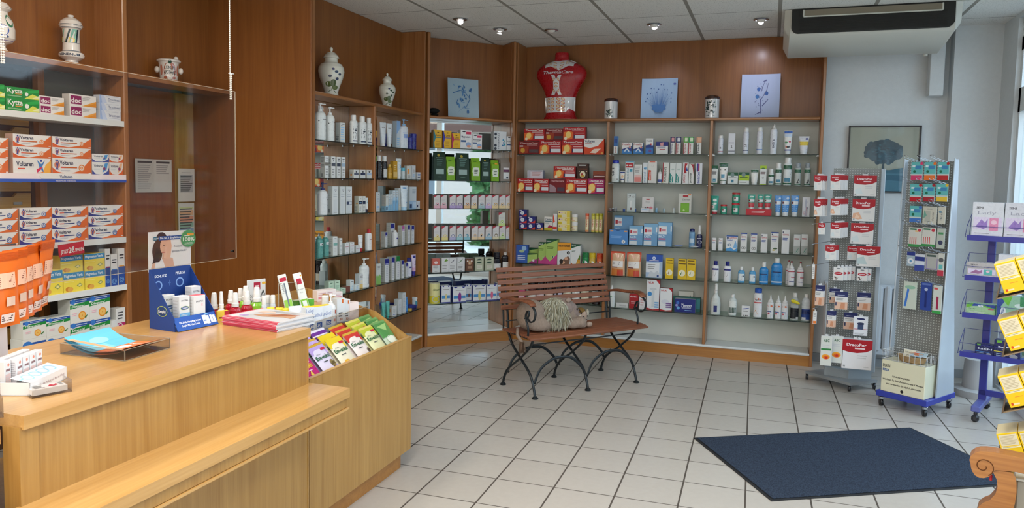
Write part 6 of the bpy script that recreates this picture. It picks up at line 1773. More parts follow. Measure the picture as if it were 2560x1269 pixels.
def fl_(g_):
 n_ = 10
 h_ = .048
 y0, z0, y1, z1 = -.018, .002, .008, .052
 g_.add([(0, y0, z0), (W_, y0, z0), (W_, y1, z1), (0, y1, z1)], [(0, 1, 2, 3)], '2c56a8')
 g_.add([(0, y0 + .003, z0), (W_, y0 + .003, z0), (W_, y1 + .003, z1), (0, y1 + .003, z1)], [(3, 2, 1, 0)], bl)
 def pos(u, v, k):
  return (u * W_, y0 + (y1 - y0) * v - LAY * k, z0 + (z1 - z0) * v + LAY * k * .3)
 draw(g_, 't .10 .52 .14 EXCIPIAL_Handpflege_ist_jetzt e6edf8 b w.52;t .13 .28 .14 Cetaphil_PRO_HandControl e6edf8 b w.44;r .66 .2 .76 .86 e3ebf4;r .74 .16 .82 .80 d4e2f0;r .84 .2 .90 .8 e3ebf4;r .91 .2 .97 .76 e3ebf4;p .70,.86 .78,1 .86,.82 .78,.92 7fb8ec;r .68 .4 .74 .5 6f94cc', W_, .054, pos)
CB('front_flap', fl_)
def hd_(g_):
 g_.box(.0, W_ + .004, D_, D_ + .002, .225, .385, 'e6e8ec')
 HP = flatpos(W_ + .004, .16, D_, .225)
 draw(g_, 'p .03,0 .1,.26 .3,.32 .45,.35 .56,.30 .60,.0 d9b09a;p .12,0 .16,.26 .3,.36 .40,.0 e4e6ea;e .30 .72 .19 .27 4a2e20;e .20 .50 .15 .28 523324;p .08,.2 .18,.6 .30,.5 .22,.25 3f281c;e .355 .62 .12 .20 dcae94;p .30,.30 .42,.30 .40,.58 .33,.5 d4a58c;p .42,.28 .50,.34 .53,.62 .50,.86 .42,.88 .40,.62 e0b39a;p .37,.84 .50,.90 .48,.78 .36,.74 d8a88e;p .34,.32 .40,.30 .42,.62 .37,.60 e3b8a2;r .30 .46 .38 .48 a8444c;r .33 .64 .37 .655 4a2a20;r .23 .78 .80 .88 2c4f9c;t .26 .81 .05 Die_Nr._1_Empfehlung e6ecf4 b w.5;e .15 .83 .07 .05 2f6f8c;T .15 .815 .04 Cetaphil dfe8ee b;t .58 .58 .055 Trockene, 5a6478 w.20;t .54 .46 .055 gereizte_Hände? 5a6478 w.34', W_ + .004, .16, HP)
 g_.T = None
CB('picture_header', hd_)
gg = G()
gg.loft([(0, .036, .036), (.002, .036, .036)], '4f9a62', 'card', 24)
o = gg.build('round_sticker', root, (W_ - .012, D_ - .004, .350), (PI / 2, 0, 0)); o['label'] = 'round green sticker'
gg = G()
draw(gg, 't .1 .36 .22 100% e8f0e8 b w.8;r .38 .66 .86 .80 e8a23a;l .2 .62 .6 .72 1 white;T .5 .16 .12 ZUFRIEDEN dfeee0 w.6', .072, .072, flatpos(.072, .072, D_ - .0065, .314, W_ - .048))
gg.build('sticker_print', root)
EX = 'l .1 .1 .3 .1 1 grey;T .52 .84 .045 EXCIPIAL 3a3c44 b w.66;e .5 .62 .42 .16 b8cc5a;e .5 .62 .38 .14 24508c;T .5 .60 .05 Cetaphil e8eef4 b w.56;r .0 .0 1 .46 3f7fb8;r .0 .32 1 .46 6fb0dc;l .15 .36 .85 .42 2 white;r 0 0 1 .18 a9c4d8'
for x0, y0, w1, h1, s_, u_, lb in ((.020, .085, .052, .128, EX, 'dfe2e4', 'white hand cream carton in the blue display, left one behind'), (.048, .030, .050, .125, EX, 'dfe2e4', 'white hand cream carton with blue panel, left front in the blue display'),
  (.106, .014, .056, .122, 'T .5 .78 .05 EXCIPIAL 3a3c44 b w.66;t .62 .64 .10 R e8b8c0 b;l .2 .1 .8 .14 2 pink;r .08 .06 .14 .1 dark', 'd8606c', 'white carton with a red lid flap in the blue display'), (.146, .075, .048, .150, EX.replace('3f7fb8', '1f3f74'), 'e3e5e6', 'tallest white carton, right back in the blue display')):
 o = product('box', w1, h1, .04, s_, dict(b='dcdfe0', u=u_, s='d3d6d8', sp='l .1 .1 .8 .9 8 lgrey'), root.location + Matrix.Rotation(math.radians(83), 3, 'Z') @ Vector((x0, y0, .0045)), math.radians(83), lb, 'hand_cream_carton')

# magazines
mag = []
for k in range(8):
 gg = G()
 hh = .0046
 gg.box(0, .30, 0, .215, 0, hh, 'e3b3bb' if k < 7 else 'e8e6e4', 'card', side='cfcfd2')
 gg.box(-.0008, .299, -.0006, .004, 0, hh - .0006, 'c8445c', 'card')
 if k == 7:
  def pos(u, v, kk):
   return (u * .30, v * .215, hh + LAY * kk)
  draw(gg, 'r 0 0 1 .06 d8566c;r 0 0 .03 1 d8566c;e .2 .25 .10 .08 b8a0d0;p .3,.35 .5,.3 .8,.45 .95,.4 .9,.65 .6,.6 .35,.55 c89a7c;p .5,.45 .7,.5 .9,.75 .6,.7 a86a4c;l .3 .75 .9 .92 3 lgrey;p .2,.6 .5,.65 .4,.8 .2,.75 e8c8b8', .3, .215, pos)
 o = gg.build('magazine', None, (-.658 + .003 * math.sin(k * 2.1), -4.338 + .003 * math.cos(k * 1.7), CZ + .0006 + k * .0048), math.radians(-8 + 1.2 * math.sin(k * 1.3)))
 tag(o, 'pink edged magazine, %s' % ('topmost of the pile with a white cover' if k == 7 else 'one of those under the white cover in the pile on the counter'), 'magazine', 'magazines piled on the counter')
 mag.append(o)

# leaflets in a clear tray
root = empty('leaflet_tray', (-.523, -4.960, CZ + .0005), math.radians(92))
tag(root, 'clear acrylic tray holding curved leaflets on the counter', 'tray')
gg = G()
tw, td = .205, .275
gg.box(0, tw, 0, td, 0, .003, 'white', 'plexi')
for b_ in ((0, tw, 0, .003), (0, tw, td - .003, td), (0, .003, 0, td), (tw - .003, tw, 0, td)):
 gg.box(b_[0], b_[1], b_[2], b_[3], .003, .036, 'white', 'plexi')
gg.build('tray_walls', root)
gg = G()
for b_ in ((0, tw, 0, .0025), (0, .0025, 0, td), (tw - .0025, tw, 0, td), (0, tw, td - .0025, td)):
 gg.box(b_[0], b_[1], b_[2], b_[3], .0, .0022, 'white', 'pedge')
 gg.box(b_[0], b_[1], b_[2], b_[3], .036, .0372, 'white', 'pedge')
gg.box(0, .0025, 0, .0025, 0, .037, 'white', 'pedge'); gg.box(tw - .0025, tw, 0, .0025, 0, .037, 'white', 'pedge')
gg.build('polished_edge', root)
def curl(name, c1, c2, lift, dx, spec, lb, rr):
 gg = G()
 n_ = 12
 lw, ll = .19, .255
 def hgt(u):
  return .006 + lift + .040 * (2 * (u - .5)) ** 2 * (1 if u > .5 else .55)
 for i in range(n_):
  u0, u1 = i / n_, (i + 1) / n_
  cc = c1 if (u0 < .5) else c2
  for zz, rev in ((.0008, False), (0, True)):
   q = [(.008, .01 + u0 * ll, hgt(u0) + zz), (.008 + lw, .01 + u0 * ll, hgt(u0) + zz), (.008 + lw, .01 + u1 * ll, hgt(u1) + zz), (.008, .01 + u1 * ll, hgt(u1) + zz)]
   gg.add(q if not rev else q[::-1], [(0, 1, 2, 3)], cc, 'card', True)
 def pos(u, v, k):
  return (.008 + v * lw, .01 + (1 - u) * ll, hgt(1 - u) + .001 + LAY * k)
 draw(gg, spec, ll, lw, pos)
 o = gg.build(name, None, root.location + Matrix.Rotation(math.radians(92), 3, 'Z') @ Vector((dx, 0, 0)), math.radians(92 + rr))
 return tag(o, lb, 'leaflet')
curl('leaflet', 'd9784a', '4fa8cc', .002, .0, 'r 0 0 1 .1 e8a27a', 'orange edged leaflet lying under the blue and orange one', .3)
curl('leaflet', 'd9743c', '5fb4d8', .010, .0, 'e .62 .5 .12 .16 e8e4e4;e .4 .35 .08 .1 e8e4e4;t .55 .72 .08 Deutschland f0e8e4 b;r .3 .1 .5 .5 7cc4e0;e .2 .5 .1 .2 8fd0e8;r .5 .2 .7 .3 f09a6a', 'orange and light blue curved leaflet on top in the clear tray', 0.0)

# white lip care display at the left
root = empty('lip_care_display', (-.442, -5.355, CZ + .0005), math.radians(112))
tag(root, 'white cardboard lip care display with a tall printed back card', 'counter display')
gg = G()
tw, td, fh = .185, .17, .036
gg.box(0, tw, 0, .002, 0, fh, 'e6e4e4'); gg.box(tw - .002, tw, 0, td, 0, fh, 'dfe0e2'); gg.box(0, .002, 0, td, 0, fh, 'dfe0e2'); gg.box(0, tw, 0, td, 0, .002, 'e3e3e5')
gg.add([(.002, .002, fh), (tw - .002, .002, fh), (tw - .002, .055, fh + .012), (.002, .055, fh + .012)], [(0, 1, 2, 3)], 'e2e8ec')
def pos(u, v, k):
 return (.002 + u * (tw - .004), .002 + v * .053, fh + .012 * v + LAY * k)
draw(gg, 'o .2 .5 .34 9cc8e4;o .4 .5 .34 9cc8e4;o .6 .5 .34 9cc8e4;o .8 .5 .34 9cc8e4;r .0 .45 .1 .55 9cc8e4', tw - .004, .054, pos)
draw(gg, 't .08 .4 .2 Bepanthol_-_der_Anfang_mit_Biss_zu_Wohl 8a5a60 w.84', tw, fh, flatpos(tw, fh))
gg.build('tray', root)
gg = G()
gg.box(-.02, tw, td, td + .002, 0, .26, 'e8e4e4')
draw(gg, 't .25 .80 .085 Bepanthol 6a5a64 w.46;r .25 .76 .72 .765 8a6a74;t .28 .66 .06 LIPSTICK b07a84 w.40;o .9 .80 .05 grey;c .86 .94 .03 d86a5c;l .1 .3 .8 .5 5 d8d0d4;r 0 0 1 .12 ccd4e0', tw + .02, .26, flatpos(tw + .02, .26, td, 0, -.02))
gg.build('back_card', root)
BL = 'c .6 .86 .16 e0907a;l .2 .62 .9 .78 1 8a6a6c;r .12 .28 .9 .58 e9c9c4;l .2 .3 .8 .5 3 e0d4d4'
for k in range(5):
 o = product('box', .029, .088, .022, BL, dict(b='e6e4e4', s='dddcde', sp='l .1 .1 .9 .9 12 b8b4b8' if k == 1 else ''), root.location + Matrix.Rotation(math.radians(112), 3, 'Z') @ Vector((.012 + k * .0325, .062 + (0 if k else .012), .0035)), math.radians(112), 'small white and pink lip balm carton, %s from the left in the white display' % ORD[k], 'lip_balm_carton', group='lip balm cartons in the white display')
 o2 = product('box', .029, .088, .022, BL, dict(b='e6e4e4'), root.location + Matrix.Rotation(math.radians(112), 3, 'Z') @ Vector((.012 + k * .0325, .098, .0035)), math.radians(112), 'small white lip balm carton in the second row of the white display', 'lip_balm_carton', group='lip balm cartons in the second row')

# card holder, round signs and orange sweet bags at the left edge
def holder(name, x, y, z, rot, label, disc, txts, r_=.052):
 root = empty(name, (x, y, z), math.radians(rot))
 tag(root, label, 'sign holder')
 gg = G(); gg.box(-.06, .05, .0, .004, 0, .10, 'white', 'plexi'); gg.box(-.06, .05, -.05, .0, 0, .003, 'white', 'plexi'); gg.box(-.06, .05, -.05, -.047, 0, .05, 'white', 'plexi'); gg.box(.047, .05, -.05, 0, 0, .05, 'white', 'plexi')
 gg.build('clear_stand', root)
 gg = G()
 for q, c_ in disc:
  gg.loft([(0, r_ * q, r_ * q), (.0012, r_ * q, r_ * q)], c_, 'card', 32)
  gg.T = Matrix.Translation((0, 0, .0008)) @ (gg.T or Matrix.Identity(4))
 for s_, y_, h_, c_ in txts:
  vs, fs, wd = text_mesh(s_, .03)
  ca, sa = math.cos(math.radians(-22)), math.sin(math.radians(-22))
  P = [((a - wd / 2) * h_, b_ * h_ + y_) for a, b_ in vs]
  gg.add([(a * ca - b_ * sa, a * sa + b_ * ca, .0016) for a, b_ in P], fs, c_, 'card')
 gg.build('round_sign', root, (-.012, -.052, .056), (PI / 2 - .1, 0, 0))
a = px_z(20, 1000, CZ)
holder('sign_holder', -.40, -5.53, CZ + .0005, 60, 'clear holder with a round dark blue sign at the left edge of the counter', ((1, '8a7a4a'), (.93, '1f3a6c'), (.86, '24406f')), (('Sol', .0, .03, 'dfe8f0'), ('gratis', -.03, .018, '9cc4d0')))
holder('sign_holder', -.50, -5.55, CZ + .11, 60, 'clear holder with a round purple sign above the dark blue one', ((1, '7c2460'), (.97, '862a6a')), (('Ofter', .012, .026, 'f0c8dc'), ('mal lachen', -.014, .018, 'e8b8d0')))
gg = G()
gg.box(0, .10, 0, .06, 0, .004, 'white', 'plexi'); gg.box(0, .10, 0, .003, 0, .035, 'white', 'plexi'); gg.box(.097, .10, 0, .06, 0, .035, 'white', 'plexi')
cardh = gg.build('business_card_holder', None, (-.412, -5.372, CZ + .0005), math.radians(70))
tag(cardh, 'small clear holder with a stack of white cards beside the lip care display', 'card holder')
gg = G()
gg.box(.003, .09, .006, .058, .005, .020, 'e3e3e4', 'card')
def pos(u, v, k):
 return (.003 + u * .087, .006 + v * .052, .0205 + LAY * k)
draw(gg, 'p .5,.35 .62,.7 .7,.45 .78,.7 .82,.4 .66,.25 c8344c;l .1 .2 .4 .8 5 grey;l .85 .2 .97 .9 4 grey', .087, .052, pos)
tag(gg.build('business_cards', None, (-.412, -5.372, CZ + .001), math.radians(70)), 'stack of white business cards with a small red symbol in the clear holder', 'cards')
def obag(k, dx, dy, dz, rr, label):
 gg = G()
 n_, m_ = 8, 14
 w1, h1 = .105, .205
 rnd = random.Random(k)
 def sd_(sg):
  vs, fs = [], []
  for j in range(m_ + 1):
   for i in range(n_ + 1):
    u, v = i / n_, j / m_
    b_ = .010 * math.sin(PI * u) ** .6 * math.sin(PI * min(1, max(0, (v - .0) / .86))) ** .5 if v < .86 else .0012
    b_ *= 1 + rnd.uniform(-.18, .18)
    x = (u - .5) * w1 * (1 - .06 * math.sin(PI * v))
    vs.append((x, -sg * b_, v * h1))
  for j in range(m_):
   for i in range(n_):
    q = j * (n_ + 1) + i
    f_ = (q, q + 1, q + n_ + 2, q + n_ + 1)
    fs.append(f_ if sg > 0 else f_[::-1])
  gg.add(vs, fs, 'e0691c', 'foil', True)
 sd_(1); sd_(-1)
 for q in range(7):
  z_ = h1 * (.875 + q * .016)
  gg.box(-w1 / 2, w1 / 2, -.0022, .0022, z_, z_ + .0015, 'c9540f', 'foil')
 def pos(u, v, kk):
  b_ = .0118 * max(.05, math.sin(PI * u)) ** .6 * max(.05, math.sin(PI * min(1, max(0, v / .86)))) ** .5 + .002
  return ((u - .5) * w1 * .98, -b_ - LAY * kk, v * h1)
 draw(gg, 'r .2 .52 .8 .72 e8b79a;l .24 .54 .76 .7 6 8a4a3c;r .45 .28 .75 .40 d8b8a4;r .3 .06 .75 .18 e3d0c8;l .32 .08 .7 .16 3 4a3030', w1, h1, pos, 'foil', 6)
 p = px_plane(dx, 700, (-.44 - .034 * k, 0, 0), Vector((1, 0, 0)))
 o = gg.build('sweets_bag', None, (p.x, p.y, 1.135 + dz), (math.radians(dy), 0, math.radians(rr)))
 return tag(o, label, 'bag', 'orange sweets bags hanging at the left edge')
obag(1, 8, 0, .0, 102, 'orange sweets bag, foremost one cut off by the left edge')
obag(2, 40, 0, .0, 110, 'orange sweets bag, second from the left edge')
obag(3, 60, 0, .0, 116, 'orange sweets bag, third from the left edge')
obag(4, 82, 3, .004, 118, 'orange sweets bag, fourth from the left edge')
obag(5, 100, 7, .010, 122, 'orange sweets bag, rightmost and tilted outwards')
root = empty('bag_display_stand', (-.66, -5.44, CZ + .0005))
tag(root, 'thin wire stand from which the orange bags hang', 'stand')
gg = G(); gg.tube([(0, 0, 0), (0, 0, .40), (.04, .05, .408), (.08, .16, .408)], .003, 'silver', 'chrome', 8); gg.build('hanging_rod', root)
gg = G(); gg.box(-.04, .04, -.03, .03, 0, .004, 'silver', 'chrome', .002); gg.build('base_plate', root)

# ================================================================ display bin: bottles, sun care, sweets
BZ2, BZ1 = .8665, .7505
def binput(kind, X, YT, x_, wpx, dep, sp_, label, z, o=None, **k):
 """centre column X, top YT, standing at depth plane x = x_"""
 o = dict(o or {}); o.update(k)
 x_ -= .105
 p = px_plane(X, YT, (x_, 0, 0), Vector((1, 0, 0)))
 rr = math.radians(90 - 35 + o.get('rot', 0))
 nn = (CAM - p); nn.z = 0
 w_ = wpx / FPX * nn.length
 h_ = p.z - z
 c_ = Matrix.Rotation(rr, 3, 'Z') @ Vector((w_ / 2, dep / 2, 0))
 return product(kind, w_, h_, dep, sp_, o, (p.x - c_.x, p.y - c_.y, z), rr, label, o.get('name'), o.get('cat'), o.get('group'))
RBP = 'r .15 .30 .85 .62 e8c23a;l .25 .4 .75 .55 1 8a2a1c;p .1,.05 .5,.28 .9,.05 .8,.0 .5,.2 .2,0 c87a8c;r .1 .7 .5 .8 d88a8c'
for X, YT, x_, lb in ((535, 731, -.70, 'leftmost'), (577, 725, -.80, 'second, at the back'), (588, 731, -.70, 'third, in front'), (601, 720, -.80, 'fourth, at the back'), (617, 726, -.70, 'rightmost, in front')):
 binput('bot', X, YT, x_, 27 if x_ > -.75 else 25, .035, RBP, 'red spray bottle with white cap, %s' % lb, BZ2 if x_ < -.71 else BZ2, dict(cap='spray', b='b0182c', mat='gloss'))
binput('bot', 553, 728, -.665, 18, .03, 'r .1 .2 .9 .8 e3c96a', 'white spray bottle with yellow label before the red ones', BZ2, dict(cap='spray', b='e3dfdc'))
binput('box', 556, 776, -.64, 26, .03, 'r 0 0 1 1 e3c24a;r .6 0 1 1 b02a3a;l .1 .5 .8 .8 2 8a4a1c', 'small yellow and red carton before the red bottles', CZ - .065, b='dcb93a')
for X, YT, x_, lb in ((615, 714, -.76, 'left, at the back'), (642, 717, -.68, 'right, in front')):
 binput('bot', X, YT, x_, 31, .04, 'r .4 .1 .95 .3 e8a23a;c .3 .3 .1 e8f0d8;l .1 .5 .9 .85 3 6fae3c', 'light green spray bottle with white cap, %s' % lb, BZ2, dict(cap='spray', b='8cc83c', mat='gloss'))
for X, YT, lb in ((660, 739, 'left'), (669, 737, 'middle'), (682, 737, 'right')):
 binput('bot', X, YT, -.62 if lb != 'middle' else -.66, 12, .02, 'r 0 .65 1 .9 c03a54;r 0 0 1 .4 3f7fc8', 'slim white and blue roll-on, %s of three' % lb, BZ2, dict(cap='flip', b='d3dae3', ch=.3, cr=.46))
a = px_plane(617, 706, (-.86, 0, 0), Vector((1, 0, 0)))
o = binput('box', 641, 698, -.84, 50, .004, 'r .34 .70 .70 .92 b0203c;l .4 .76 .64 .86 1 e8c8cc;e .9 .88 .12 .06 e8b43a;t .08 .48 .10 Kühlt_und dgrey;t .14 .36 .10 beruhigt dgrey;p .7,.5 .85,.7 .95,.55 .85,.6 3a3f44;r .1 0 .9 .22 3f8fd0', 'white sign with a red logo and mosquito behind the bottles', BZ2, b='dfe1e2', name='promotional_sign', cat='sign', rot=18)
# tweezers and pens in clear holders
root = empty('tweezer_holder', (-.66, -3.93, BZ1), math.radians(62))
tag(root, 'clear acrylic holder with tick remover packs on the bin', 'product holder')
gg = G(); gg.box(0, .10, .05, .053, 0, .30, 'white', 'plexi'); gg.box(0, .10, 0, .003, 0, .13, 'white', 'plexi'); gg.box(0, .003, 0, .05, 0, .13, 'white', 'plexi'); gg.build('clear_walls', root)
gg = G(); gg.box(0, .10, .0498, .0532, .30, .302, 'white', 'pedge'); gg.box(0, .0025, .0498, .0532, 0, .30, 'white', 'pedge'); gg.box(0, .10, 0, .003, .13, .132, 'white', 'pedge'); gg.build('polished_edge', root)
def leanpack(X, YT, x_, wpx, hh, tilt, sp_, label, b):
 p = px_plane(X, YT, (x_, 0, 0), Vector((1, 0, 0)))
 w_ = wpx / FPX * (CAM - p).length
 gg = G(); gg.box(0, w_, 0, .012, 0, hh, b, 'card', .002)
 draw(gg, sp_, w_, hh, flatpos(w_, hh))
 o = gg.build('blister_pack')
 R_ = Matrix.Rotation(math.radians(52), 4, 'Z') @ Matrix.Rotation(math.radians(tilt), 4, 'Y') @ Matrix.Rotation(math.radians(-8), 4, 'X')
 top = R_ @ Vector((w_ / 2, 0, hh))
 o.matrix_world = Matrix.Translation(p - top) @ R_
 return tag(o, label, 'blister pack')
leanpack(704, 686, -.70, 20, .21, -11, 'r .1 .84 .9 .93 b0203c;r .05 0 .95 .42 8fbf4a;V .4 .55 .3 Zecken dgrey w.22;r .45 .2 .62 .8 6a7480;r .5 0 .95 .14 e0a83a', 'clear pack with grey tick tool, left of the two leaning packs', 'd3d8d4')
leanpack(742, 682, -.70, 20, .20, -12, 'r .2 .72 .8 .86 b0203c;T .5 .58 .03 Zerkan dgrey w.7;T .5 .50 .025 S75 dgrey w.3;r .1 0 .95 .34 7fb83a;r .3 .14 .8 .30 dfe4e0;c .85 .92 .1 e8a83a', 'white and green pack, right of the two leaning packs', 'dfe2de')
o = binput('box', 757, 748, -.60, 52, .035, 'r 0 0 1 1 5fae3c', 'green and white flat carton behind the sun care', BZ1, dict(b='5aa83a', u='e0e8dc', rot=10))
# sun care
for X, YT, lb in ((677, 767, 'leftmost'), (698, 768, 'second'), (713, 770, 'third')):
 binput('bot', X, YT, -.545 - .02 * (lb == 'second'), 20, .03, 'e .5 .5 .3 .3 3f6fb8', 'yellow capped sun lotion bottle, %s' % lb, BZ1, dict(cap='flip', cc='ecd23a', b='e8e4d8', ch=.35, cr=.46))
binput('tube', 738, 764, -.54, 34, .035, 'V .7 .3 .22 Ladival 2f4f9c w.4', 'broad sun cream tube with yellow top', BZ1, dict(b='dfe3ea', cc='ecd23a'))
LD = 'r 0 0 1 1 e0e4ea;T .5 .72 .12 Ladival 3a5aa0 w.86;r .45 .42 .95 .56 2b58a8;t .5 .44 .09 30 white b;l .1 .2 .7 .34 3 9fb0d0;r .72 .06 .84 .22 5a6480'
for X, YT, x_, lb, s_ in ((768, 766, -.50, 'left', LD.replace('T .5 .72 .12 Ladival', 't .1 .66 .18 30 5a6478;T .5 .86 .1 Ladival')), (787, 765, -.505, 'middle', LD), (810, 762, -.51, 'right', LD.replace('30 white', '50+ white'))):
 binput('box', X, YT, x_, 30 if lb != 'left' else 24, .045, s_, 'white sun care carton with yellow lid, %s of three' % lb, BZ1, dict(b='d6dbe2', u='eed636', rot=14))
binput('bot', 813, 738, -.60, 22, .04, '', 'plain cream coloured bottle with white cap behind the cartons', BZ1, dict(b='e6e2cc', cap='flip', ch=.3))
binput('bot', 827, 735, -.53, 24, .04, 'r 0 0 1 .14 e0742c;r 0 .22 1 .26 d8b46a;r .6 .5 .75 .6 e09a8a;r .7 .8 .9 .95 b8503c', 'white sun milk bottle with orange base', BZ1, dict(cap='pump', b='e6e6e6'))
MR = 'r 0 0 1 .26 e0742c;r 0 .26 1 .32 8a94b0;p 0,.2 .4,.3 1,.2 1,.26 0,.26 e8965a;r .6 .86 .8 .97 d06a2c;l .2 .45 .7 .62 2 dgrey;T .5 .36 .08 30 b06a4c b'
binput('box', 846, 744, -.53, 24, .045, MR, 'white and orange sun carton, larger one', BZ1, dict(b='d8dadc', rot=14))
binput('box', 862, 747, -.52, 19, .04, MR, 'white and orange sun carton, narrower one', BZ1, dict(b='d8dadc', rot=14))
binput('box', 880, 754, -.50, 26, .04, 'r 0 0 1 1 e9d8d4;r 0 0 1 .3 efc4b4', 'pale pink carton at the end of the sun care row', BZ1, dict(b='e6d6d2', rot=10))
for k, (X, YT) in enumerate(((800, 724), (822, 722), (838, 728))):
 binput('box', X, YT, -.78 + .02 * k, 28, .05, 'r 0 0 1 1 e8dcda;r .1 .2 .9 .4 d88a94;l .1 .5 .9 .8 2 c8a0a8', 'low white and pink carton at the back, %s of three' % ('left', 'middle', 'right')[k], BZ2, dict(b='e3dad8', rot=10))

# bags of sweets on the sloping tray
SL_ = math.radians(58)
def sweets(yc, i, wd, hh, col, sp_, label, tc='c8a23a', rz=0, seed=0):
 """yc: position along the bin; i: place in its row, 0 in front"""
 g_, _ = k_bag(wd, hh, .015, sp_, dict(b=col, tc=tc, seed=seed))
 o = g_.build('sweets_pouch')
 R_ = Matrix.Rotation(PI / 2 + math.radians(rz), 4, 'Z') @ Matrix.Rotation(-math.radians(42), 4, 'X')
 o.matrix_world = Matrix.Translation(Vector((-.318 - .030 - .040 * i, yc, .657 + .013 * i))) @ R_ @ Matrix.Translation((-wd / 2, 0, 0))
 return tag(o, label, 'sweets bag')
EM = 'p 0,.78 1,.78 1,1 0,1 {0};p 0,.84 1,.70 1,.78 0,.78 {0};T .48 .60 .12 Em-eukal 17603a b w.84;t .2 .73 .04 100_Jahre {1};r .66 .84 .95 .91 c83048;l .3 .48 .6 .54 1 {1};{2}'
YL = EM.format('e3c92a', 'dgrey', 'e .35 .22 .2 .17 e8b43a;e .35 .22 .13 .11 f0cf6a;e .72 .18 .2 .15 efd23a;e .72 .18 .14 .1 f6e69a')
RD = EM.format('c83c34', 'dgrey', 'e .4 .15 .15 .13 c0283a;e .65 .2 .14 .12 d04a4c;p .1,.3 .3,.12 .2,.1 4a8a3c;c .84 .36 .1 5a4a34')
PU = EM.format('b8a0dc', 'dgrey', 'p 0,0 1,0 1,.34 .5,.22 0,.3 b8a4dc;e .75 .12 .25 .14 6a3a94;c .76 .40 .15 8a7a4a;T .76 .37 .07 25% 2a2418 b;e .38 .1 .3 .12 cdbfe6;T .38 .06 .07 em-eukal 2a2a6c b')
LM = EM.format('b8c03a', 'dgrey', 'e .5 .16 .26 .16 e3dc7a;e .55 .14 .16 .1 eef0b4;p .1,.1 .3,.2 .2,.05 8ab04a')
MG_ = 'r 0 0 1 1 c0287c;r .1 .80 .34 .90 ecdc5a;r .42 .66 .86 .78 e8e0ea;T .64 .69 .06 Em-eukal 3a2a5c b w.36;T .58 .50 .12 VITAMIN efc23a b i w.6;l .4 .4 .7 .46 1 f0c8dc;e .55 .2 .16 .12 e8a03a;e .3 .1 .14 .1 e8c03a;e .8 .14 .16 .14 e8e0ea;e .85 .12 .1 .1 7a2a6c;p .4,.3 .55,.42 .6,.28 efd05a'
WH = 'r 0 0 1 1 dfe3d8;e .6 .25 .35 .22 8fb08a;T .5 .7 .1 Em-eukal 17603a b w.8;e .5 .3 .2 .12 c8d8b8'
cfg = [(-3.50, 'dfe0b0', LM, 'yellow green', 'd8cc6a', 3), (-3.65, 'e6dcd8', RD, 'red and white cherry', 'c8a23a', 3), (-3.80, 'e6e0c8', YL, 'yellow and white citrus', 'e3c92a', 2), (-3.95, 'dcd4ea', PU, 'lilac and white', 'c8a23a', 3), (-4.10, 'b02470', MG_, 'magenta vitamin', 'e8d8e4', 3)]
for yc, col, sp_, nm_, tc_, cnt in cfg:
 for i in range(cnt):
  sweets(yc + .003 * i, i, .136, .176, col, sp_, '%s sweets bag, %s' % (nm_, 'frontmost' if i == 0 else ORD[i] + ' counted from the front of its row'), tc_, rz=3 + 1.5 * math.sin(i * 2 + yc * 9), seed=i + int(-yc * 10))
for i in range(3):
 sweets(-3.37, i, .12, .18, 'b8c8b0', 'r 0 .5 1 1 4f8a4a;e .5 .4 .3 .2 dfe6d4;p .1,.9 .6,.7 .9,.95 9cc07a', 'green herbal sweets bag, %s at the far end of the tray' % ('front', 'middle', 'rear')[i], '6f9c5c', rz=-2 + 2 * i, seed=60 + i)
sweets(-3.80, 2, .136, .185, '5f2f84', 'r 0 .0 1 1 6a3090;r 0 .72 1 .76 e6e0ee;r 0 .86 1 .90 e6e0ee', 'dark purple sweets bag with white stripes behind the yellow ones', 'e6e0ee', rz=3, seed=80)

# ================================================================ ornaments on the tops of the units
TZ = 2.1435
def uloc(un, s_, d_, z):
 o, r, W, D = UN[un]
 return o + Matrix.Rotation(r, 3, 'Z') @ Vector((s_, d_, 0)) + Vector((0, 0, z)), r
def px_s(un, X, Y, d_):
 o, r, W, D = UN[un]
 n = Vector((math.sin(r), -math.cos(r), 0))
 p = px_plane(X, Y, o - n * d_, n)
 return (p - o).dot(Vector((math.cos(r), math.sin(r), 0))), p.z

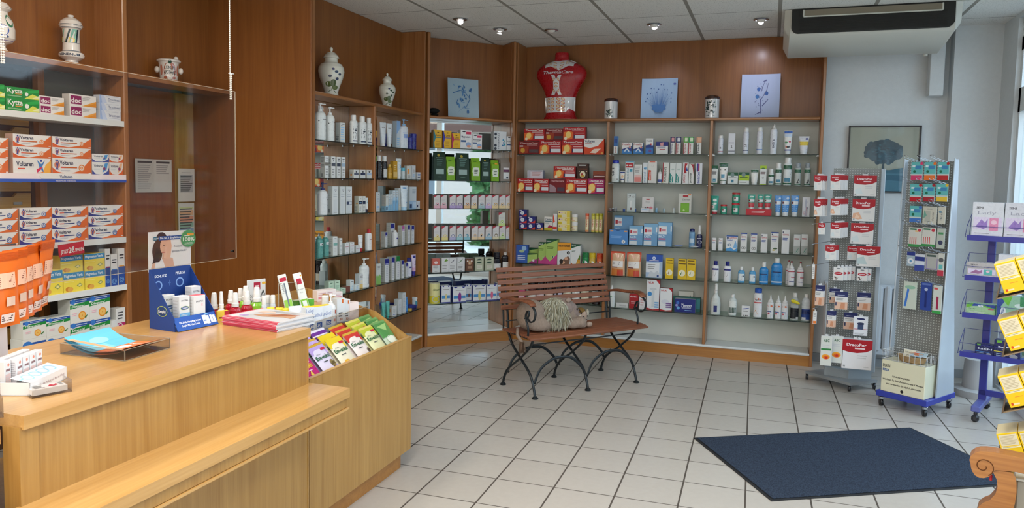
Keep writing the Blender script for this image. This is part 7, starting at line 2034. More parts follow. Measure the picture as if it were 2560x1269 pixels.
def sm_(pts, n=4):
 out = []
 P = [Vector(pts[0])] + [Vector(p) for p in pts] + [Vector(pts[-1])]
 for i in range(1, len(P) - 2):
  for k in range(n):
   t = k / n
   out.append(.5 * ((2 * P[i]) + (-P[i - 1] + P[i + 1]) * t + (2 * P[i - 1] - 5 * P[i] + 4 * P[i + 1] - P[i + 2]) * t * t + (-P[i - 1] + 3 * P[i] - 3 * P[i + 1] + P[i + 2]) * t ** 3))
 out.append(P[-1])
 return out
sm = sm_
def vase(X, h, R, key, zt, label, flower, rot):
 s_, _ = px_s('L', X, 230, .12)
 p, r = uloc('L', s_, .12, zt)
 gg = G()
 pr = [(0, .55), (.02, .56), (.10, .52), (.25, .66), (.45, .90), (.60, 1.0), (.70, .96), (.78, .80), (.82, .55), (.86, .48), (.92, .48), (.93, .56)]
 H = h * .78
 prof = [(R * b, H * a / .93) for a, b in pr]
 gg.lathe(prof, 'dcdcd0', 'gloss', 32)
 def rad(v):
  z = v * .93
  for (a0, b0), (a1, b1) in zip(pr, pr[1:]):
   if a0 <= z <= a1:
    return R * (b0 + (b1 - b0) * (z - a0) / (a1 - a0))
  return R
 def pos(u, v, k):
  q = rad(v) + .0008 + LAY * k
  a = (u - .5) * PI
  return (q * math.sin(a), -q * math.cos(a), v * H)
 draw(gg, flower, R * 3.1, H, pos, 'gloss', 6)
 o = gg.build('ginger_jar', None, p, math.radians(rot))
 g2 = G(); g2.lathe([(R * .60, H), (R * .60, H + .004), (R * .52, H + h * .05), (R * .30, H + h * .11), (R * .10, H + h * .125), (R * .07, H + h * .13), (R * .12, H + h * .16), (R * .13, H + h * .19), (R * .07, h)], 'dcdcd0', 'gloss', 28)
 g2.build('domed_lid', o)
 return tag(o, label, 'vase')
FL = 'p .44,.14 .46,.14 .60,.62 .58,.62 5a6a4a;p .46,.2 .49,.2 .68,.55 .66,.56 5a6a4a;e .36,.30 .1 .06 5c6b3c;e .37 .30 .13 .07 5c6b3c;e .52 .33 .10 .09 4f5f3a;e .60 .22 .13 .06 5c6b3c;e .58 .62 .05 .035 34405c;e .68 .56 .045 .03 34405c;e .42 .5 .05 .035 34405c;e .50 .68 .04 .03 4a4a6a;e .62 .44 .05 .04 34405c;p .3,.1 .7,.08 .6,.14 .4,.15 6a7460'.replace('e .36,.30 .1 .06 5c6b3c;', '')
vase(828, .358, .096, 0, 2.1465, 'large white lidded ginger jar with flower sprays on the left wall unit', FL, 42)
vase(968, .290, .072, 0, 2.1465, 'smaller white lidded ginger jar with flower sprays on the left wall unit', FL.replace('34405c', '3a4a3c'), 42)

# red advertising torso
sx, _ = px_s('B', 1402, 290, .13)
gg = G()
prof0 = [(0, .165, .09), (.012, .165, .09), (.05, .145, .08), (.12, .140, .078), (.17, .138, .076), (.23, .148, .08), (.32, .185, .092), (.38, .222, .10), (.43, .244, .10), (.48, .238, .094), (.52, .205, .084), (.55, .150, .07), (.572, .092, .056), (.595, .070, .05), (.63, .066, .05), (.655, .062, .046)]
prof = [(q.x, q.y, q.z) for q in sm_(prof0)]
TS = .965
gg.loft([(z * TS, rx, ry, 2.3) for z, rx, ry in prof], 'a8121c', 'plast', 40)
def tw(v):
 z = v * .655
 for a, b in zip(prof, prof[1:]):
  if a[0] <= z <= b[0]:
   t = (z - a[0]) / (b[0] - a[0])
   return a[1] + (b[1] - a[1]) * t, a[2] + (b[2] - a[2]) * t
 return prof[-1][1:]
def pos(u, v, k):
 rx, ry = tw(v)
 x = (u - .5) * .49
 q = min(.985, abs(x) / rx)
 y = ry * (1 - q ** 2.3) ** (1 / 2.3)
 return (x, -y - .002 - LAY * k, v * .655 * TS)
def strip(pts, c):
 """fine horizontal slices so the print follows the body"""
 us = [p[0] for p in pts]
 for i in range(0, 24):
  u0, u1 = min(us) + (max(us) - min(us)) * i / 24, min(us) + (max(us) - min(us)) * (i + 1) / 24
  def vr(u):
   vs = []
   for (a, b), (c_, d) in zip(pts, pts[1:] + pts[:1]):
    if (a - u) * (c_ - u) <= 0 and a != c_:
     vs.append(b + (d - b) * (u - a) / (c_ - a))
   return (min(vs), max(vs)) if len(vs) > 1 else None
  r0, r1 = vr(u0 + 1e-4), vr(u1 - 1e-4)
  if not r0 or not r1:
   continue
  n_ = 6
  for j in range(n_):
   q = lambda u, r_, t: pos(u, r_[0] + (r_[1] - r_[0]) * t, 2)
   gg.add([q(u0, r0, j / n_), q(u1, r1, j / n_), q(u1, r1, (j + 1) / n_), q(u0, r0, (j + 1) / n_)], [(0, 1, 2, 3)], c, 'gloss')
strip([(.20, .10), (.185, .33), (.80, .33), (.80, .12), (.70, .16), (.64, .105)], 'dcdcde')
strip([(.18, .83), (.30, .875), (.50, .87), (.70, .885), (.80, .85), (.79, .78), (.68, .79), (.5, .72), (.32, .79), (.20, .765)], 'dcdcde')
strip([(.345, .655), (.415, .655), (.555, .365), (.485, .365)], 'dcdcde')
strip([(.345, .365), (.415, .365), (.555, .655), (.485, .655)], 'dcdcde')
strip([(.39, .44), (.39, .58), (.51, .58), (.51, .44)], 'dcdcde')
def pill(u, v, ru, rv, a, k=4):
 for q, c in ((1, 'c05a2c'), (.68, 'e6cfa8')):
  pts = []
  for i in range(14):
   t = 2 * PI * i / 14
   x, y = ru * q * math.cos(t), rv * q * math.sin(t)
   pts.append(pos(u + (x * math.cos(a) - y * math.sin(a)) / .49, v + (x * math.sin(a) + y * math.cos(a)) / .63, k + (2 if q < 1 else 0)))
  gg.add(pts, [tuple(range(14))], c, 'gloss')
for i in range(4):
 for j in range(4):
  pill(.275 + j * .092 + (.03 if j > 1 else 0), .145 + i * .052, .022, .013, .5 if j < 2 else -.5)
for q in ((.40, .59, 1.2), (.49, .59, -1.2 + PI), (.445, .53, 0), (.445, .49, 0), (.40, .425, -1.2), (.49, .425, 1.2)):
 pill(q[0], q[1], .018, .009, q[2])
for q in ((.30, .83, 1.5), (.335, .835, 1.5), (.41, .84, -.3), (.41, .80, -.3), (.42, .765, -.5), (.55, .84, .3), (.55, .80, .3), (.54, .765, .5), (.64, .845, 1.5), (.68, .85, 1.5)):
 pill(q[0], q[1], .020, .0065, q[2])
draw(gg, 'T .48 .675 .045 ThermaCare e6e4ea b i w.60', .49, .655 * TS, lambda u, v, k: pos(u, v, k + 3), 'gloss')
p, r = uloc('B', sx, .125, TZ)
tag(gg.build('advertising_torso', None, p, 0), 'red plastic advertising torso with white heat pads on the back wall unit', 'display torso')

# botanical prints
def leaf(u, v, a, l, w_, c):
 pts = []
 for t, q in ((0, 0), (.3, 1), (.7, .7), (1, 0), (.7, -.7), (.3, -1)):
  x, y = t * l, q * w_
  pts.append('%.3f,%.3f' % (u + x * math.cos(a) - y * math.sin(a), v + x * math.sin(a) + y * math.cos(a)))
 return 'p ' + ' '.join(pts) + ' ' + c
def print_card(un, X0, X1, YT, D_, label, col, spec, rz=0):
 s0, z0 = px_s(un, X0, YT, D_)
 s1, _ = px_s(un, X1, YT, D_)
 w_, h_ = s1 - s0, z0 - TZ
 gg = G()
 n_ = 8
 def bow(u):
  return .018 * (1 - (2 * u - 1) ** 2)
 for i in range(n_):
  u0, u1 = i / n_, (i + 1) / n_
  gg.add([(u0 * w_, bow(u0), 0), (u1 * w_, bow(u1), 0), (u1 * w_, bow(u1) + .03, h_), (u0 * w_, bow(u0) + .03, h_)], [(0, 1, 2, 3)], col, 'card', True)
  gg.add([(u0 * w_, bow(u0) + .001, 0), (u1 * w_, bow(u1) + .001, 0), (u1 * w_, bow(u1) + .031, h_), (u0 * w_, bow(u0) + .031, h_)], [(3, 2, 1, 0)], 'c9cdd2', 'card', True)
 draw(gg, spec, w_, h_, lambda u, v, k: (u * w_, bow(u) + .03 * v - .0006 - LAY * k, v * h_), 'card')
 p, r = uloc(un, s0, D_, TZ if un == 'B' else 2.1305)
 return tag(gg.build('botanical_print', None, p, r), label, 'print')
rnd = random.Random(4)
sp = []
for i in range(26):
 t = i / 26
 u, v = .32 + .36 * math.sin(t * 5) * .6 + .28 * t, .86 - .58 * t
 sp.append(leaf(u + rnd.uniform(-.16, .16), v + rnd.uniform(-.06, .06), rnd.uniform(0, 6.3), rnd.uniform(.07, .13), rnd.uniform(.015, .032), rnd.choice(('4f7fb4', '5f8fc0', '3f6fa4', '7fa4c8'))))
sp += ['p .16,.64 .5,.74 .51,.72 .17,.62 4a7aac', 'p .5,.74 .75,.5 .73,.5 .49,.72 4a7aac', 'p .74,.5 .62,.3 .60,.3 .72,.5 4a7aac', leaf(.66, .12, 1.6, .12, .04, '3f6fa8'), leaf(.70, .68, .8, .14, .04, '3f6fa8'), 'p .32,.14 .5,.26 .7,.26 .7,.27 .5,.28 7f9cbc']
print_card('C', 1122, 1199, 189, .12, 'pale blue botanical print with climbing leaves on the corner unit', 'a3bccb', ';'.join(sp))
sp = []
for i in range(46):
 a = math.radians(20 + 140 * i / 45)
 l1 = rnd.uniform(.42, .62)
 u0, v0 = .5, .26
 u1, v1 = u0 + l1 * .72 * math.cos(a), v0 + l1 * math.sin(a)
 q = .006
 sp.append('p %.3f,%.3f %.3f,%.3f %.3f,%.3f %s' % (u0 - q + .10 * math.cos(a), v0, u0 + q + .10 * math.cos(a), v0, u1, v1, rnd.choice(('4a7cc0', '6f98cc', '8fb0d8'))))
 if i % 3 == 0:
  sp.append('e %.3f %.3f .012 .02 3a5a9c' % (u1, v1))
sp += ['e .5 .29 .16 .10 3f74b8', 'e .5 .27 .2 .07 4a7cbc', 'p .3,.36 .7,.36 .6,.18 .4,.18 4a7cbc']
for i in range(14):
 a = math.radians(200 + 140 * i / 13)
 sp.append('p %.3f,.22 %.3f,.22 %.3f,%.3f 5f88c0' % (.5 - .004 + .08 * math.cos(a), .5 + .004 + .08 * math.cos(a), .5 + .17 * math.cos(a), .22 + .18 * math.sin(a)))
sp.append('e .92 .86 .04 .03 5a6ab0')
print_card('B', 1604, 1694, 196, .19, 'pale blue botanical print of a bushy plant on the back wall unit', '9fbcdc', ';'.join(sp))
sp = ['p .52,.12 .54,.12 .52,.42 .50,.42 5a5f94', 'p .50,.42 .52,.42 .66,.62 .64,.62 5a5f94', 'p .50,.42 .52,.42 .46,.52 .45,.52 5a5f94', 'p .64,.6 .66,.6 .70,.80 .69,.80 5a5f94', 'p .5,.6 .52,.6 .60,.82 .59,.82 5a5f94', 'p .52,.14 .38,.09 .38,.1 .52,.17 5a5f94', 'p .55,.3 .70,.44 .71,.43 .56,.28 5a5f94',
   'e .45 .665 .045 .055 3a68b4', 'e .42 .50 .05 .058 3f78bc', 'e .66 .57 .045 .055 3a62a8', 'p .56,.84 .64,.88 .66,.85 .57,.82 5a5f94']
for i in range(22):
 sp.append(leaf(.5 + rnd.uniform(-.14, .16), .2 + .62 * i / 22, rnd.uniform(0, 6.3), .035, .009, '6a6fa0'))
print_card('B', 1855, 1952, 185, .17, 'pale blue botanical print with three blue blooms on the back wall unit', 'b4c2e2', ';'.join(sp))

def canister(X, YT, label, spec):
 s_, z_ = px_s('B', X, YT, .05)
 h_ = z_ - TZ
 gg = G()
 R_ = .062
 gg.lathe([(R_ * .94, 0), (R_, .004), (R_, h_ * .84)], 'd9d9d9', 'gloss', 28)
 draw(gg, spec, R_ * 2.8, h_ * .84, lambda u, v, k: ((R_ + LAY * k + .0008) * math.sin((u - .5) * 2.7), -(R_ + .0008 + LAY * k) * math.cos((u - .5) * 2.7), v * h_ * .84), 'gloss', 6)
 p, r = uloc('B', s_, .075, TZ)
 o = gg.build('ceramic_canister', None, p, 0)
 g2 = G(); g2.lathe([(R_ * 1.02, h_ * .84), (R_ * 1.06, h_ * .88), (R_ * 1.04, h_ * .94), (R_ * .8, h_)], '3a1e18', 'gloss', 28)
 g2.build('dark_wooden_lid', o)
 tag(o, label, 'canister')
rl = random.Random(9)
c1 = ';'.join(['p .5,.3 .52,.3 .51,.86 3a4a44', 'p .4,.3 .42,.3 .30,.75 3a4a44', 'p .6,.3 .62,.3 .74,.78 4a5a4c'] + [leaf(rl.uniform(.3, .7), rl.uniform(.12, .5), rl.uniform(0, 6), .12, .03, rl.choice(('2f4a44', '3f5f4c', '26343c'))) for i in range(22)])
c2 = ';'.join(['p .3,.1 .34,.1 .5,.4 .47,.4 2a3438', 'p .44,.36 .48,.38 .7,.7 .67,.7 2a3438'] + [leaf(rl.uniform(.25, .7), rl.uniform(.25, .85), rl.uniform(0, 6), .13, .035, rl.choice(('23403c', '2f4a44', '1f2c34'))) for i in range(30)] + ['p .2,.12 .7,.1 .6,.13 .3,.14 2a3438'])
canister(1527, 246, 'white canister with reed painting and dark lid on the back wall unit', c1)
canister(1781, 239, 'white canister with twig painting and dark lid on the back wall unit', c2)
g = G(); g.ball((0, 0, .05), .05, '151515', 'matte', 18, 10, (1.1, .8, .55)); g.ball((.01, 0, .014), .045, '151515', 'matte', 16, 8, (.8, .8, .32))
s_, _ = px_s('C', 1092, 275, .1)
p, r = uloc('C', s_ - .03, .10, 2.131)
tag(g.build('black_ornament', None, p, r), 'rounded black ornament on the corner unit beside the blue print', 'ornament')

# apothecary jars on the counter back shelving
def ajar(X, prof, H, R, label, bands, txt, names, rot=38, s=None, d_=.10, ty=.2, th_=.03):
 s_, _ = px_s('A', X, 100, d_)
 p, r = uloc('A', s_, d_, 2.1485)
 gg = G()
 body_ = [(R * b, H * a) for a, b in prof]
 gg.lathe(body_, 'd6cfc8', 'gloss', 32)
 def rad(v):
  for (a0, b0), (a1, b1) in zip(prof, prof[1:]):
   if a0 <= v <= a1 and a1 > a0:
    return R * (b0 + (b1 - b0) * (v - a0) / (a1 - a0))
  return R * .5
 def pos(u, v, k):
  q = rad(v) + .0008 + LAY * k
  a = (u - .5) * PI
  return (q * math.sin(a), -q * math.cos(a), v * H)
 draw(gg, bands, R * 3.14, H, pos, 'gloss', 10)
 o = gg.build(names, None, p, math.radians(rot))
 return tag(o, label, 'jar'), H
b1 = 'r 0 .32 1 .335 4a5a6c;r 0 .52 1 .53 4a5a6c;r 0 .885 1 .895 4a5a6c;r 0 .075 1 .082 4a5a6c;p .12,.53 .34,.53 .5,.85 .28,.85 6fa08c;p .34,.53 .40,.53 .56,.85 .5,.85 22323a;p .05,.53 .30,.53 .36,.62 .1,.66 d8b84a;p .50,.53 .72,.53 .78,.85 .6,.85 6fa08c;p .72,.53 .78,.53 .86,.85 .78,.85 22323a;p .46,.53 .68,.53 .7,.62 .5,.66 d8b84a;T .5 .205 .055 VENENUM 24344c b w.56'
pv = [(0, .62), (.03, .60), (.08, .52), (.10, .50), (.13, .66), (.18, .92), (.24, .98), (.29, .90), (.32, .70), (.36, .66), (.52, .64), (.70, .62), (.86, .66), (.89, .80), (.93, .84), (.935, .84)]
o, H = ajar(178, pv, .225, .066, 'tall white apothecary jar lettered VENENUM with green and yellow leaves', b1, '', 'apothecary_jar')
g2 = G(); g2.lathe([(.057, H * .935), (.060, H * .94), (.060, H * .95), (.050, H * 1.06), (.030, H * 1.13), (.012, H * 1.15), (.016, H * 1.18), (.014, H * 1.21), (.004, H * 1.22)], 'd6cfc8', 'gloss', 28)
g2.loft([(H * .952, .0604, .0604), (H * .965, .0594, .0594)], '34404c', 'gloss', 28)
g2.build('domed_lid', o)
b2 = 'p .2,.30 .5,.75 .9,.75 .95,.3 c8a43a;e .6 .45 .2 .14 2f4f9c;e .6 .45 .12 .09 d8d0c8;e .35 .6 .15 .12 2f6f54;e .85 .66 .1 .14 2f6f54;e .5 .32 .3 .05 3a4a6c;r 0 .24 1 .25 6a5a94;T .6 .06 .07 III 24344c b'
pw_ = [(0, .6), (.04, .56), (.12, .40), (.17, .42), (.22, .80), (.3, .98), (.5, 1.0), (.68, .86), (.8, .62), (.86, .58), (.92, .80), (.94, .8)]
o, H = ajar(-3, pw_, .235, .072, 'white and blue painted apothecary jar cut off by the left picture edge', b2, '', 'apothecary_jar')
g2 = G(); g2.lathe([(.062, H * .94), (.04, H * 1.05), (.015, H * 1.08), (.015, H * 1.14), (.004, H * 1.15)], 'd6cfc8', 'gloss', 28); g2.build('domed_lid', o)
b3 = 'e .5 .45 .32 .42 a8604a;e .5 .45 .22 .28 d3c8bc;T .5 .52 .16 LÜNEN 2c2420 b w.34;T .5 .32 .16 APOTHEKE 2c2420 b w.40;e .2 .5 .08 .25 b8705a;e .8 .5 .08 .25 b8705a;c .5 .85 .08 34564a;e .35 .15 .1 .06 a8604a;e .65 .15 .1 .06 a8604a'
pm = [(0, .72), (.04, .74), (.15, .80), (.8, .88), (.86, .92), (.9, 1.06), (.95, 1.08), (1, .96)]
o, H = ajar(421, pm, .140, .068, 'white apothecary mortar with red crest, round knobs and pestle', b3, '', 'apothecary_mortar', rot=50)
for sx_ in (-1, 1):
 g2 = G(); g2.ball((sx_ * .070, -.004, .072), .021, 'd9d0c6', 'gloss', 16, 10, (.75, 1, 1)); g2.build('side_knob', o)
g2 = G(); g2.tube([(-.02, .0, .09), (.026, -.008, .134), (.04, -.012, .146)], .010, 'd9d0c6', 'gloss', 12); g2.ball((.042, -.012, .148), .015, 'd9d0c6', 'gloss', 12, 8); g2.build('pestle', o)

# ================================================================ air conditioner, wall trunking, tree picture
root = empty('air_conditioner', (1.505, -.80, CEIL))
tag(root, 'white ceiling air conditioner with a black grille at the upper right', 'air conditioner')
AW = 1.175
gg = G()
yz = [(.0, -.004), (.02, -.03), (.03, -.17), (.06, -.20), (.30, -.235), (.62, -.262), (.66, -.245), (.68, -.18), (.68, -.003)]
n_ = len(yz)
def inset(x):
 return x
for (xa, xb, s0, s1) in ((-.0, .04, .72, 1.0), (.04, AW - .04, 1, 1), (AW - .04, AW, 1.0, .72)):
 v0 = [(xa, .34 + (y - .34) * (.93 + .07 * (s0 > .9)), z * s0) for y, z in yz]
 v1 = [(xb, .34 + (y - .34) * (.93 + .07 * (s1 > .9)), z * s1) for y, z in yz]
 gg.add(v0 + v1, [(i, i + 1, n_ + i + 1, n_ + i) for i in range(n_ - 1)], 'white', 'acw', True)
 if xa == 0:
  gg.add(v0, [tuple(range(n_))[::-1]], 'white', 'acw')
 if xb == AW:
  gg.add(v1, [tuple(range(n_))], 'white', 'acw')
gg.build('housing', root)
gg = G()
cs = 12
def rr_(x0, x1, z0, z1, r_, top=False):
 pts = []
 for cxx, czz, a0 in ((x1 - r_, z0 + r_, -90), (x1, z1, None), (x0, z1, None), (x0 + r_, z0 + r_, 180)):
  if a0 is None:
   pts.append((cxx, czz))
  else:
   for i in range(cs + 1):
    a = math.radians(a0 + 90 * i / cs)
    pts.append((cxx + r_ * math.cos(a), czz + r_ * math.sin(a)))
 return pts
gg.prism(rr_(.05, AW - .05, -.178, -.002, .05), -.001, .03, '14130f', 'acb', axis='y')
gg.T = None
gp = gg.build('intake_grille', root, (0, .0, 0), (math.radians(-3), 0, 0))
gg = G()
for k in range(11):
 z = -.165 + k * .011
 gg.box(.10, AW - .10, -.004, .0, z, z + .004, '201d18', 'acb')
gg.build('grille_slats', gp)
gg = G()
for b_ in ((.13, AW - .13, -.012, .0, -.066, -.056), (.125, .137, -.012, 0, -.06, -.01), (AW - .137, AW - .125, -.012, 0, -.06, -.01)):
 gg.box(*b_, 'c4bfae', 'acw', .003)
gg.box(.137, AW - .137, -.006, -.001, -.056, -.012, '857c6c', 'matte')
gg.build('air_flap', gp)
gg = G(); gg.tube([(AW * .9, .64, -.24), (AW * .9, .64, -.275)], .017, 'c9c8be', 'acw', 12); gg.tube([(AW * .9, .64, -.275), (AW * .9, .64, -.277)], .012, '2a2a2a', 'acw', 12); gg.build('drain_stub', root)
gg = G(); gg.box(0, .105, 0, .12, 0, .55, 'c6c2bc', 'wall', .004)
tag(gg.build('pipe_trunking', None, (2.655, .148, 2.318)), 'short pale pipe casing on the wall under the air conditioner', 'pipe casing')
root = empty('tree_picture', (2.077, .262, 1.515))
tag(root, 'black framed print of a blue round tree on the white wall', 'picture')
PW_, PH_ = .560, .568
gg = G()
t_ = .012
for b_ in ((0, PW_, 0, t_), (0, PW_, PH_ - t_, PH_), (0, t_, 0, PH_), (PW_ - t_, PW_, 0, PH_)):
 gg.box(b_[0], b_[1], -.012, .006, b_[2], b_[3], '221a1a', 'steelp', .001)
gg.build('frame', root)
gg = G()
gg.box(t_, PW_ - t_, 0, .004, t_, PH_ - t_, 'c9c3b2', 'card')
rt = random.Random(12)
sp = ['r 0 0 1 .30 5f93ac', 'p 0,.30 .3,.34 .6,.33 .8,.37 1,.33 1,.28 0,.28 4f8098', 'p 0,.12 .5,.18 1,.14 1,.24 .5,.26 0,.22 4a7a94', 'p .485,.34 .525,.34 .515,.44 .56,.50 .50,.46 .44,.50 .495,.44 2c4c5e', 'e .50 .62 .26 .19 33596e']
for i in range(60):
 a = rt.uniform(0, 6.3)
 q = rt.uniform(.75, 1.05)
 sp.append('e %.3f %.3f .04 .035 %s' % (.5 + .25 * q * math.cos(a), .62 + .18 * q * math.sin(a), rt.choice(('2f5468', '3a6378', '2a4a5c'))))
for i in range(60):
 a = rt.uniform(0, 6.3)
 q = rt.uniform(0, .85)
 sp.append('e %.3f %.3f .02 .012 %s' % (.5 + .25 * q * math.cos(a), .62 + .18 * q * math.sin(a), rt.choice(('47758c', '2a4a5c', '3f6c82'))))
draw(gg, ';'.join(sp), PW_ - 2 * t_, PH_ - 2 * t_, flatpos(PW_ - 2 * t_, PH_ - 2 * t_, 0, t_, t_).__call__ if False else (lambda u, v, k: (t_ + u * (PW_ - 2 * t_), -.0008 - min(k, 5) * LAY - (k > 5) * .0002 * ((k % 60) / 60 + 1) - .001, t_ + v * (PH_ - 2 * t_))))
gg.build('print', root)
gg = G(); gg.box(t_, PW_ - t_, -.0075, -.0065, t_, PH_ - t_, 'white', 'pane'); gg.build('glass', root)

# radiator
root = empty('radiator', (1.935, .155, .12))
tag(root, 'white ribbed radiator on the wall behind the display stands', 'radiator')
for k in range(12):
 gg = G(); gg.box(.005 + k * .068, .062 + k * .068, 0, .05, .03, .60, 'd6dade', 'steelp', .018); gg.build('rib', root)
gg = G(); gg.box(0, .82, .018, .09, .0, .055, 'ccd2d8', 'steelp', .006); gg.box(0, .82, .018, .09, .575, .61, 'ccd2d8', 'steelp', .006); gg.build('header_pipe', root)
for x in (.06, .76):
 gg = G(); gg.box(x - .012, x + .012, .03, .09, -.119, .03, 'c6ccd2', 'steelp'); gg.build('foot', root)
gg = G(); gg.tube([(-.035, .05, .52), (.0, .05, .55)], .018, '26262a', 'plast', 12); gg.build('valve_knob', root)

# ================================================================ doormat
A_, B_, C_ = Vector((1.071, -2.237, 0)), Vector((2.377, -1.488, 0)), Vector((1.531, -3.023, 0))
ex = (B_ - A_).normalized()
L_, W_ = (B_ - A_).length, (C_ - A_).length
root = empty('entrance_mat', C_, math.atan2(ex.y, ex.x))
tag(root, 'dark blue entrance mat with a black rubber edge on the tiles', 'mat')
gg = G(); gg.box(0, L_, 0, W_, .0005, .004, 'black', 'rubber', .001); gg.build('rubber_edge', root)
gg = G(); gg.box(.018, L_ - .018, .018, W_ - .018, .004, .009, 'navy', 'rug', .002); gg.build('pile', root)

# ================================================================ folding garden bench
BA = math.radians(50.467)
BO = Vector((-.069, -1.83, 0))
bench = empty('garden_bench', BO, BA)
tag(bench, 'slatted wooden garden bench with black iron folding legs in front of the shelving', 'bench')
bx_, by_ = Vector((math.cos(BA), math.sin(BA), 0)), Vector((-math.sin(BA), math.cos(BA), 0))
def bp(X, Y, yy):
 p = px_plane(X, Y, BO + by_ * yy, by_) - BO
 return Vector((p.dot(bx_), p.dot(by_), p.z))
def sm(pts, n=5):
 return sm_(pts, n)
def bt(name, pts, r=.008, flat=None, n=8, par=bench):
 gg = G(); gg.tube(sm(pts), r, 'black', 'iron', n, flat=flat); return gg.build(name, par)
for x in (0, .472, .943):
 bt('leg', [(x, 0, .004), (x, .015, .06), (x, .07, .16), (x, .20, .25), (x, .32, .33), (x, .375, .40), (x, .385, .435)], .0105, .8)
 bt('leg', [(x - .012, .43, .004), (x - .012, .415, .06), (x - .012, .36, .14), (x - .012, .20, .25), (x - .012, .08, .345), (x - .012, .035, .40), (x - .012, .03, .435)], .0105, .8)
 for y, dx in ((0, 0), (.43, -.012)):
  gg = G(); gg.lathe([(.023, 0), (.024, .006), (.016, .014), (.01, .02)], '1c1f22', 'iron', 14); gg.build('foot', bench, (x + dx, y, .0005))
for x in (0, .472):
 for y in (.03, .405):
  bt('arched_stretcher', [(x + .01, y, .10), (x + .06, y, .20), (x + .16, y, .262), (x + .25, y, .272), (x + .34, y, .255), (x + .43, y, .18), (x + .465, y, .12)], .011, .45)
bt('rod', [(0, .045, .385), (.943, .045, .385)], .005)
bt('rod', [(-.02, .40, .585), (.97, .40, .585)], .005)
bt('rod', [(-.02, .39, .50), (.97, .39, .50)], .005)
def slat(name, x0, x1, y, z, w_, t_, tilt, par=bench, bowz=0):
 gg = G(); gg.box(x0, x1, -w_ / 2, w_ / 2, 0, t_, 'white', 'teak', .003)
 o = gg.build(name, par, (0, y, z)); o.rotation_euler = (tilt, 0, 0); return o
for k in range(7):
 y = .016 + k * .058
 slat('seat_slat', -.055, 1.045, y, .437 - (.008 if k in (0,) else 0) - .002 * abs(k - 3) * (k > 3), .047, .014, math.radians(16 if k == 0 else 2))
for k in range(7):
 z = .60 + k * .0465
 y = .405 + k * .0085
 slat('back_slat', -.08 + .003 * (6 - k), .975 - .004 * k, y, z, .034, .011, math.radians(79))
for x in (0, .472, .943):
 if x != .472:
  bt('back_upright', [(x, .385, .43), (x, .395, .52), (x, .415, .62), (x, .445, .75), (x, .468, .885)], .009, .7)
 else:
  bt('back_upright', [(x, .418, .60), (x, .445, .75), (x, .468, .885)], .009, .5)
for x, sg in ((-.035, -1), (.985, 1)):
 gg = G()
 P = sm([(x, .425, .665), (x + .008 * sg, .33, .683), (x + .012 * sg, .20, .688), (x + .010 * sg, .09, .700), (x, .02, .690), (x, -.005, .672)])
 gg.tube(P, .012, 'white', 'teak', 10, rr=[.020 + .010 * math.sin(PI * i / (len(P) - 1)) + (.006 if i > len(P) * .6 else 0) for i in range(len(P))], flat=.42)
 gg.build('armrest', bench)
 bt('arm_support', [(x, .06, .425), (x, .055, .50), (x, .09, .575), (x, .075, .62), (x, .05, .625), (x, .06, .585), (x, .10, .57)], .009, .7)
 bt('arm_support', [(x, .005, .672), (x, -.035, .63), (x, -.02, .575), (x, .03, .555), (x, .075, .58)], .010, .6)
 bt('arm_bracket', [(x, .03, .432), (x, .20, .43), (x, .385, .432)], .007)
 bt('arm_bracket', [(x, .40, .43), (x, .405, .55), (x, .42, .665)], .007)

# ================================================================ plush lion and cub
def remesh(o, vox, smooth=6):
 m = o.modifiers.new('merge', 'REMESH'); m.mode = 'VOXEL'; m.voxel_size = vox; m.use_smooth_shade = True
 s_ = o.modifiers.new('soften', 'CORRECTIVE_SMOOTH'); s_.iterations = smooth; s_.use_only_smooth = True
def plushmat(n, c):
 if n not in M:
  M[n] = plain(n, c, .95, noise=.12, scale=60, bump=.6, bscale=350, spec=.1)
 return M[n]
lion = empty('plush_lion', BO, BA)
tag(lion, 'large beige plush lion with a shaggy pale mane lying on the bench', 'plush toy')
pb = plushmat('plush_body', '9c8a7c')
SZ = .457
gg = G()
for c_, r_, sc in (((.085, .21, SZ + .115), .112, (1.0, 1.0, 1.0)), ((.052, .18, SZ + .07), .08, (1.0, 1.05, .8)), ((.20, .22, SZ + .10), .125, (1.2, .82, .80)), ((.32, .23, SZ + .115), .12, (1.0, .8, .95)),
      ((.12, .12, SZ + .05), .07, (1.7, .7, .72)), ((.30, .12, SZ + .038), .05, (1.7, .8, .75)), ((.40, .10, SZ + .040), .048, (1.5, .85, .85)), ((.455, .095, SZ + .046), .052, (.95, .9, .88)), ((.46, .21, SZ + .042), .045, (1, .9, .9)), ((.40, .20, SZ + .10), .09, (1, .9, 1.2))):
 gg.ball(c_, r_, 'white', pb, 24, 16, sc)
o = gg.build('body', lion); remesh(o, .008, 4)
hd = bp(1420, 775, .17)
gg = G()
for c_, r_, sc in (((hd.x - .03, .18, hd.z + .02), .075, (1, .9, 1)), ((hd.x + .035, .165, hd.z - .012), .052, (1.15, .85, .85)), ((hd.x + .075, .16, hd.z - .035), .032, (1, 1, .8)), ((hd.x + .02, .165, hd.z + .02), .05, (1.1, .7, .8))):
 gg.ball(c_, r_, 'white', plushmat('plush_face', '9a8880'), 20, 14, sc)
o = gg.build('head', lion); remesh(o, .006, 3)
gg = G()
gg.ball((hd.x - .03, .125, hd.z + .085), .021, 'b09a8c', plushmat('plush_ear', 'a08c80'), 14, 8, (1.2, .5, .9)); gg.build('ear', lion)
for k, (c_, r_, cl) in enumerate((((hd.x + .040, .108, hd.z + .016), .007, '0c0c0c'), ((hd.x + .108, .15, hd.z - .012), .011, '4a3a38'))):
 gg = G(); gg.ball(c_, r_, cl, 'gloss', 12, 8); gg.build(('eye', 'nose')[k], lion)
